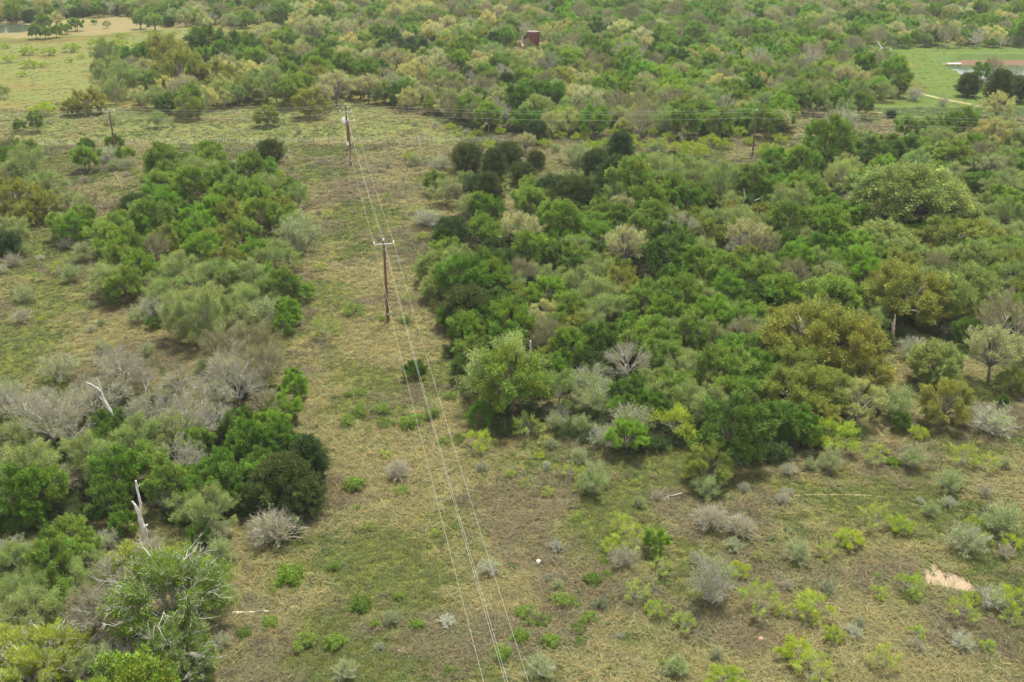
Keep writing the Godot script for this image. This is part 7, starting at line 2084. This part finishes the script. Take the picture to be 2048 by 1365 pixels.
# ------------------------------------------------------------------ man-made things far off
func build_far_objects() -> void:
	var rust := mat_of(Color(0.20, 0.050, 0.036), 0.75)
	rust.albedo_texture = speckle(Color(0.6, 0.5, 0.5), Color(1, 1, 1), 0.03)
	rust.uv1_triplanar = true
	rust.uv1_scale = Vector3(0.3, 0.3, 0.3)
	var tank := base("storage_tank", Vector3(7.38, 0.00, -363.40))
	tag(tank, "rusty red steel storage tank with stair rising above the far wood", "storage tank")
	var shell := Bag.new()
	shell.tube([Vector3(0, 0, 0), Vector3(0, 4.7, 0)], [2.25, 2.25], 28, Color.WHITE)
	put("shell", shell.mesh(), rust, tank)
	var lid := Bag.new()
	lid.tube([Vector3(0, 4.6, 0), Vector3(0, 4.82, 0), Vector3(0, 5.1, 0)], [2.36, 2.36, 0.25], 28, Color.WHITE, true)
	put("lid", lid.mesh(), mat_of(Color(0.11, 0.07, 0.045), 0.8), tank)
	var hatch := CylinderMesh.new()
	hatch.top_radius = 0.45
	hatch.bottom_radius = 0.45
	hatch.height = 0.12
	var hm := put("manway", hatch, mat_of(Color(0.1, 0.03, 0.03), 0.8), tank)
	hm.position = Vector3(-0.5, 2.7, 2.2)
	hm.rotation_degrees = Vector3(90, 0, 0)
	var olive := mat_of(Color(0.16, 0.13, 0.06), 0.7)
	for s in [0.0, 0.8]:
		var st := Bag.new()
		st.tube([Vector3(-2.3, 4.4, 0.9 - s), Vector3(-6.0, 0.2, 2.2 - s)], [0.09, 0.09], 5, Color.WHITE)
		put("stair_stringer", st.mesh(), olive, tank)
		var ra := Bag.new()
		ra.tube([Vector3(-2.3, 5.35, 0.9 - s), Vector3(-6.0, 1.15, 2.2 - s)], [0.045, 0.045], 5, Color.WHITE)
		for k in 5:
			var p := Vector3(-2.3, 4.4, 0.9 - s).lerp(Vector3(-6.0, 0.2, 2.2 - s), k / 4.0)
			ra.tube([p, p + Vector3(0, 0.95, 0)], [0.03, 0.03], 4, Color.WHITE)
		put("handrail", ra.mesh(), olive, tank)
	var step := BoxMesh.new()
	step.size = Vector3(0.3, 0.04, 0.8)
	for k in 16:
		put("step", step, olive, tank).position = Vector3(-2.3, 4.4, 0.5).lerp(Vector3(-6.0, 0.2, 1.8), (k + 0.5) / 16.0)
	var drum := base("white_drum", Vector3(5.27, 0.00, -363.40))
	tag(drum, "small white drum standing at the foot of the rusty tank", "drum")
	var body := Bag.new()
	body.tube([Vector3(0, 0, 0), Vector3(0, 0.1, 0), Vector3(0, 0.95, 0), Vector3(0, 1.05, 0)], [0.42, 0.45, 0.45, 0.42], 14, Color.WHITE, true)
	put("body", body.mesh(), mats.pale, drum)
	var cap := Bag.new()
	cap.tube([Vector3(0.1, 1.05, 0), Vector3(0.1, 1.15, 0)], [0.1, 0.1], 8, Color.WHITE, true)
	put("cap", cap.mesh(), mats.pale, drum)

	var dock := base("pond_dock", Vector3(136.63, 0.00, -316.99))
	tag(dock, "small pale wooden dock at the tip of the pond", "dock")
	for k in 14:
		var plank := BoxMesh.new()
		plank.size = Vector3(0.26, 0.06, 2.2)
		var pk := put("plank", plank, mats.arm, dock)
		pk.position = Vector3(-1.95 + 0.3 * k, 0.75 + 0.004 * (k % 3), 0.0)
	for s in [[-1.9, -0.9], [-1.9, 0.9], [0.0, -0.9], [0.0, 0.9], [1.9, -0.9], [1.9, 0.9]]:
		var leg := Bag.new()
		leg.tube([Vector3(s[0], -0.1, s[1]), Vector3(s[0], 0.72, s[1])], [0.08, 0.08], 6, Color.WHITE)
		put("leg", leg.mesh(), mats.arm, dock)

	var fr := base("pipe_gantry", Vector3(126.49, 0.00, -347.37))
	tag(fr, "low white pipe frame standing on the green meadow's left end", "frame")
	for pts in [[Vector3(-0.9, 0, 0), Vector3(-0.8, 1.5, 0)], [Vector3(0.9, 0, 0), Vector3(0.8, 1.3, 0)], [Vector3(-0.9, 0, 1.1), Vector3(-0.8, 1.5, 1.0)], [Vector3(0.9, 0, 1.1), Vector3(0.8, 1.3, 1.0)]]:
		var b := Bag.new()
		b.tube(pts, [0.09, 0.09], 6, Color.WHITE)
		put("leg", b.mesh(), mats.pale, fr)
	for pts in [[Vector3(-0.8, 1.5, 0), Vector3(0.8, 1.3, 0)], [Vector3(-0.8, 1.5, 1.0), Vector3(0.8, 1.3, 1.0)], [Vector3(-0.8, 1.5, 0), Vector3(-0.8, 1.5, 1.0)], [Vector3(0.8, 1.3, 0), Vector3(0.8, 1.3, 1.0)]]:
		var b := Bag.new()
		b.tube(pts, [0.1, 0.1], 6, Color.WHITE)
		put("rail", b.mesh(), mats.pale, fr)
	var sw := base("white_boom", Vector3(124.76, 0.00, -349.74))
	tag(sw, "white slanting boom on a short post left of the pipe frame", "boom")
	var bp := Bag.new()
	bp.tube([Vector3(0, 0, 0), Vector3(0, 1.2, 0)], [0.14, 0.12], 8, Color.WHITE, true)
	put("post", bp.mesh(), mats.pale, sw)
	var bb := Bag.new()
	bb.tube([Vector3(0.6, 1.0, 0), Vector3(-1.5, 3.4, 0)], [0.12, 0.08], 8, Color.WHITE, true)
	put("beam", bb.mesh(), mats.pale, sw)
	var wgt := BoxMesh.new()
	wgt.size = Vector3(0.5, 0.4, 0.4)
	put("counterweight", wgt, mats.pale, sw).position = Vector3(0.6, 0.95, 0)

	var bucket := base("bucket", Vector3(2.08, 0.00, -64.60))
	tag(bucket, "small white bucket standing alone on the open grass", "bucket")
	var bk := Bag.new()
	bk.tube([Vector3(0, 0, 0), Vector3(0, 0.36, 0), Vector3(0, 0.38, 0)], [0.11, 0.135, 0.14], 16, Color.WHITE, true)
	put("pail", bk.mesh(), mats.pale, bucket)
	var rim := TorusMesh.new()
	rim.inner_radius = 0.125
	rim.outer_radius = 0.15
	put("rim", rim, mats.pale, bucket).position.y = 0.37
	var k := 0
	for p in [Vector3(-7.89, 0.00, -54.76), Vector3(-7.67, 0.00, -54.96), Vector3(-7.58, 0.00, -54.71), Vector3(16.50, -0.00, -53.28)]:
		var st := Bag.new()
		var r: float = [0.11, 0.09, 0.08, 0.06][k]
		st.tube([Vector3(0, 0, 0), Vector3(0.02, r * 0.5, 0), Vector3(0, r, 0.02)], [r * 1.3, r * 1.5, r * 0.7], 7, Color.WHITE, true)
		var o := put("white_stone", st.mesh(), mats.arm)
		o.position = p
		tag(o, ["white stone at the left of the little trio on grass", "white stone furthest back of the little trio on grass", "white stone at the right of the little trio on grass", "single white stone on brown grass near the bottom right bushes"][k], "stone", "white stones in the grass")
		k += 1
	k = 0
	var red := mat_of(Color(0.27, 0.175, 0.115), 1.0)
	for p in [Vector3(-35.92, 0.00, -69.64), Vector3(17.57, 0.00, -55.88)]:
		var md := Bag.new()
		md.tube([Vector3(0, 0, 0), Vector3(0, 0.12, 0), Vector3(0.02, 0.22, 0), Vector3(0.02, 0.25, 0)], [0.26, 0.22, 0.12, 0.02], 12, Color.WHITE, true)
		var o := put("ant_mound", md.mesh(), red)
		o.position = p
		tag(o, ["round reddish ant mound in the grassy gap near the forked snag", "round reddish ant mound on brown grass at lower right"][k], "ant mound", "ant mounds")
		k += 1

# ------------------------------------------------------------------ grass and weeds
func scatter(called: String, meshes: Array, mat: Material, per: Array, label: String) -> void:
	# per: for each mesh the transforms and the colours
	var root := base(called, Vector3.ZERO)
	root.set_meta("kind", "stuff")
	root.set_meta("label", label)
	for i in meshes.size():
		var t: Array = per[i][0]
		if t.is_empty():
			continue
		var mm := MultiMesh.new()
		mm.transform_format = MultiMesh.TRANSFORM_3D
		mm.use_colors = true
		mm.mesh = meshes[i]
		mm.instance_count = t.size()
		for k in t.size():
			mm.set_instance_transform(k, t[k])
			mm.set_instance_color(k, per[i][1][k])
		var o := MultiMeshInstance3D.new()
		o.name = called + "_tufts"
		o.multimesh = mm
		o.material_override = mat
		o.set_meta("kind", "stuff")
		root.add_child(o, true)

func tuft(n: int, spread: float, l: float, w: float, lean: float) -> ArrayMesh:
	var b := Bag.new()
	for i in n:
		var p := Vector3(rng.randf_range(-1, 1), 0, rng.randf_range(-1, 1)) * spread
		var a := rng.randf() * TAU
		var d := Vector3(cos(a) * lean, 1.0, sin(a) * lean).normalized()
		var len := l * rng.randf_range(0.5, 1.2)
		var s := Vector3(-sin(a), 0, cos(a)) * w * 0.5
		var m := p + d * len * 0.55
		var e := p + d * len * 0.8 + Vector3(cos(a), -0.1, sin(a)) * lean * len * 0.5
		var t := rng.randf_range(0.6, 1.0)
		var h := rng.randf_range(-0.1, 0.1)
		var k := Color(t * (1.0 + h) / 1.1, t / 1.1, t * (1.0 - h) / 1.1)
		b.quad(p - s, m - s, m + s, p + s, k)
		b.tri(m - s, e, m + s, k)
	return b.mesh()

func plant_low_stuff() -> void:
	var r := RandomNumberGenerator.new()
	r.seed = 21
	# leafy weeds and seedlings
	var meshes := []
	for i in 4:
		var b := Bag.new()
		for j in 3:
			b.stamp(Transform3D(Basis().rotated(Vector3.UP, r.randf() * TAU), Vector3(r.randf_range(-0.18, 0.18), 0.12, r.randf_range(-0.18, 0.18))), sprig(12, 0.2, 0.14, 0.07, 0.6, 1.0, 0.12, 0.3))
		meshes.append(b.mesh())
	var per := []
	for i in 4:
		per.append([[], []])
	for i in 90000:
		var z := -r.randf_range(38.0, 235.0)
		var half := 30.0 - z * 0.54
		var x := r.randf_range(-half, half)
		var g := n_patch.get_noise_2d(x * 2.2 + 70.0, z * 2.2) + r.randf_range(-0.35, 0.35)
		if g < 0.30 or in_woods(x, z) >= 0:
			continue
		var s := r.randf_range(0.5, 1.25) * (1.0 if z > -130.0 else 1.4)
		var k := i % 4
		per[k][0].append(Transform3D(Basis(Vector3.UP, r.randf() * TAU).scaled(Vector3(s, s * r.randf_range(0.6, 1.2), s)), Vector3(x, 0, z)))
		var t := r.randf_range(0.75, 1.15)
		var v := r.randf()
		var c := Color(0.10, 0.165, 0.035) if v < 0.6 else Color(0.17, 0.24, 0.03) if v < 0.8 else Color(0.12, 0.16, 0.08)
		per[k][1].append(Color(c.r * t, c.g * t, c.b * t))
	scatter("weeds", meshes, leaf_mat(1, 1, 1), per, "leafy green weeds and seedlings scattered through the grass")
	# dry grey brush stalks
	meshes = []
	per = [[[], []], [[], []], [[], []]]
	for i in 3:
		var b := Bag.new()
		for j in 7:
			b.stamp(frame(Vector3(r.randf_range(-0.15, 0.15), 0, r.randf_range(-0.15, 0.15)), Vector3.UP + ball() * 0.7, r.randf_range(0.35, 0.7)), twig(4, 0.012, 0.15, Color(1, 1, 1)))
		meshes.append(b.mesh())
	for i in 42000:
		var z := -r.randf_range(38.0, 200.0)
		var half := 30.0 - z * 0.54
		var x := r.randf_range(-half, half)
		var g := n_dry.get_noise_2d(x + 300.0, z) + r.randf_range(-0.3, 0.3)
		if g < 0.22 or in_woods(x, z) >= 0:
			continue
		var s := r.randf_range(0.5, 1.2)
		per[i % 3][0].append(Transform3D(Basis(Vector3.UP, r.randf() * TAU).scaled(Vector3(s, s, s)), Vector3(x, 0, z)))
		var t := r.randf_range(0.7, 1.2)
		per[i % 3][1].append(Color(0.24 * t, 0.19 * t, 0.15 * t))
	scatter("dry_brush", meshes, mats.bark, per, "low grey-brown dry stalks in the brown patches of grass")
	# small ragged scrub on the open ground
	var small := [protos.L[1], protos.L[0], protos.Y[1], protos.T[1], protos.T[0], protos.Y[0]]
	var leaves := []
	var stems := []
	var ml := []
	var ms := []
	for p in small:
		ml.append(p.leaf)
		ms.append(p.wood)
		leaves.append([[], []])
		stems.append([[], []])
	for i in 560:
		var z := -r.randf_range(44.0, 225.0)
		var half := 16.0 - z * 0.54
		var x := r.randf_range(-half, half)
		if in_woods(x, z) >= 0 or in_sand(x, z) or (z > -130.0 and x < 2.0 and r.randf() < 0.75) or crowded(x, z, 1.0, 0.9):
			continue
		var k := r.randi() % 6
		var s := r.randf_range(0.18, 0.48)
		var xf := Transform3D(Basis(Vector3.UP, r.randf() * TAU).scaled(Vector3(s, s * r.randf_range(0.6, 1.1), s * r.randf_range(0.7, 1.3))), Vector3(x, 0, z))
		leaves[k][0].append(xf)
		stems[k][0].append(xf)
		var t := r.randf_range(0.75, 1.15)
		leaves[k][1].append(Color(0.34 * t, 0.42 * t, 0.03 * t) if k < 2 else Color(0.22 * t, 0.28 * t, 0.12 * t))
		stems[k][1].append(Color(t, t, t))
	scatter("low_scrub", ml, leaf_mat(1, 1, 1), leaves, "small ragged leafy scrub dotted over the open ground")
	scatter("low_scrub_stems", ms, mats.bark, stems, "grey stems of the small scrub dotted over the open ground")
	# undergrowth under and between the trees
	per = [[[], []], [[], []], [[], []], [[], []]]
	for i in 6000:
		var z := -r.randf_range(38.0, 240.0)
		var half := 20.0 - z * 0.54
		var x := r.randf_range(-half, half)
		var wi := in_woods(x, z)
		if wi < 0 or wood_fit[wi] > 0.94:
			continue
		var s := r.randf_range(0.5, 1.3)
		per[i % 4][0].append(Transform3D(Basis(Vector3.UP, r.randf() * TAU).scaled(Vector3(s, s * 1.2, s)), Vector3(x, 0, z)))
		var t := r.randf_range(0.6, 1.1)
		per[i % 4][1].append(Color(0.09 * t, 0.145 * t, 0.035 * t) if r.randf() < 0.7 else Color(0.13 * t, 0.15 * t, 0.07 * t))
	scatter("undergrowth", [protos.V[0].leaf, protos.V[1].leaf, protos.V[2].leaf, protos.V[3].leaf], leaf_mat(1, 1, 1), per, "low green undergrowth on the floor of the wood")

func plant_grass() -> void:
	var r := RandomNumberGenerator.new()
	r.seed = 33
	var meshes := [tuft(16, 0.22, 0.30, 0.028, 0.7), tuft(14, 0.18, 0.46, 0.028, 0.9), tuft(12, 0.22, 0.56, 0.03, 1.1), tuft(18, 0.28, 0.22, 0.03, 0.6)]
	var per := []
	for i in 4:
		per.append([[], []])
	for i in 260000:
		# thicker near the camera
		var z := -lerpf(36.0, 250.0, pow(r.randf(), 1.5))
		var half := 12.0 - z * 0.54
		var x := r.randf_range(-half, half)
		if z > -60.0 and absf(x) > 45.0:
			continue
		var c := ground_color(x, z)
		if in_sand(x, z):
			continue
		var soft := z < -188.0 and Geometry2D.is_point_in_polygon(Vector2(x, z), pasture)
		if soft and r.randf() < 0.6:
			continue
		var s := r.randf_range(0.7, 1.25) * (1.0 + maxf(0.0, (-z - 110.0) / 140.0))
		var k := (r.randi() % 2) * 3 if c.g > c.r else 1 + r.randi() % 2
		per[k][0].append(Transform3D(Basis(Vector3.UP, r.randf() * TAU).scaled(Vector3(s, s * r.randf_range(0.6, 1.1), s)), Vector3(x, 0, z)))
		var t := r.randf_range(0.95, 1.5) if soft else r.randf_range(0.7, 1.25) if r.randf() < 0.6 else r.randf_range(1.15, 1.8)
		var h := r.randf_range(-0.14, 0.14)
		per[k][1].append(Color(c.r * t * (1.0 + h), c.g * t, c.b * t * (1.0 - h)))
	for i in 18000:
		# the far pasture and meadow
		var z := -r.randf_range(235.0, 440.0)
		var x := r.randf_range(-260.0, 250.0)
		var p := Vector2(x, z)
		if not Geometry2D.is_point_in_polygon(p, pasture) and not Geometry2D.is_point_in_polygon(p, meadow):
			continue
		var c := ground_color(x, z)
		var s := r.randf_range(1.4, 2.6)
		var k := r.randi() % 4
		per[k][0].append(Transform3D(Basis(Vector3.UP, r.randf() * TAU).scaled(Vector3(s, s * r.randf_range(0.4, 0.8), s)), Vector3(x, 0, z)))
		var t := r.randf_range(0.9, 1.4)
		per[k][1].append(Color(c.r * t, c.g * t, c.b * t))
	var gm := leaf_mat(1, 1, 1)
	gm.backlight = Color(0.4, 0.4, 0.4)
	scatter("grass", meshes, gm, per, "patchy green, straw and brown grass covering the open ground")

var sand_hole := PackedVector2Array([Vector2(31.6, -63.1), Vector2(33.1, -64.6), Vector2(33.9, -63.4), Vector2(35.0, -62.4), Vector2(34.9, -61.1), Vector2(33.1, -61.4), Vector2(31.5, -62.2)])

func in_sand(x: float, z: float) -> bool:
	return Geometry2D.is_point_in_polygon(Vector2(x, z), sand_hole) or (z < -180.0 and Geometry2D.is_point_in_polygon(Vector2(x, z), bare))
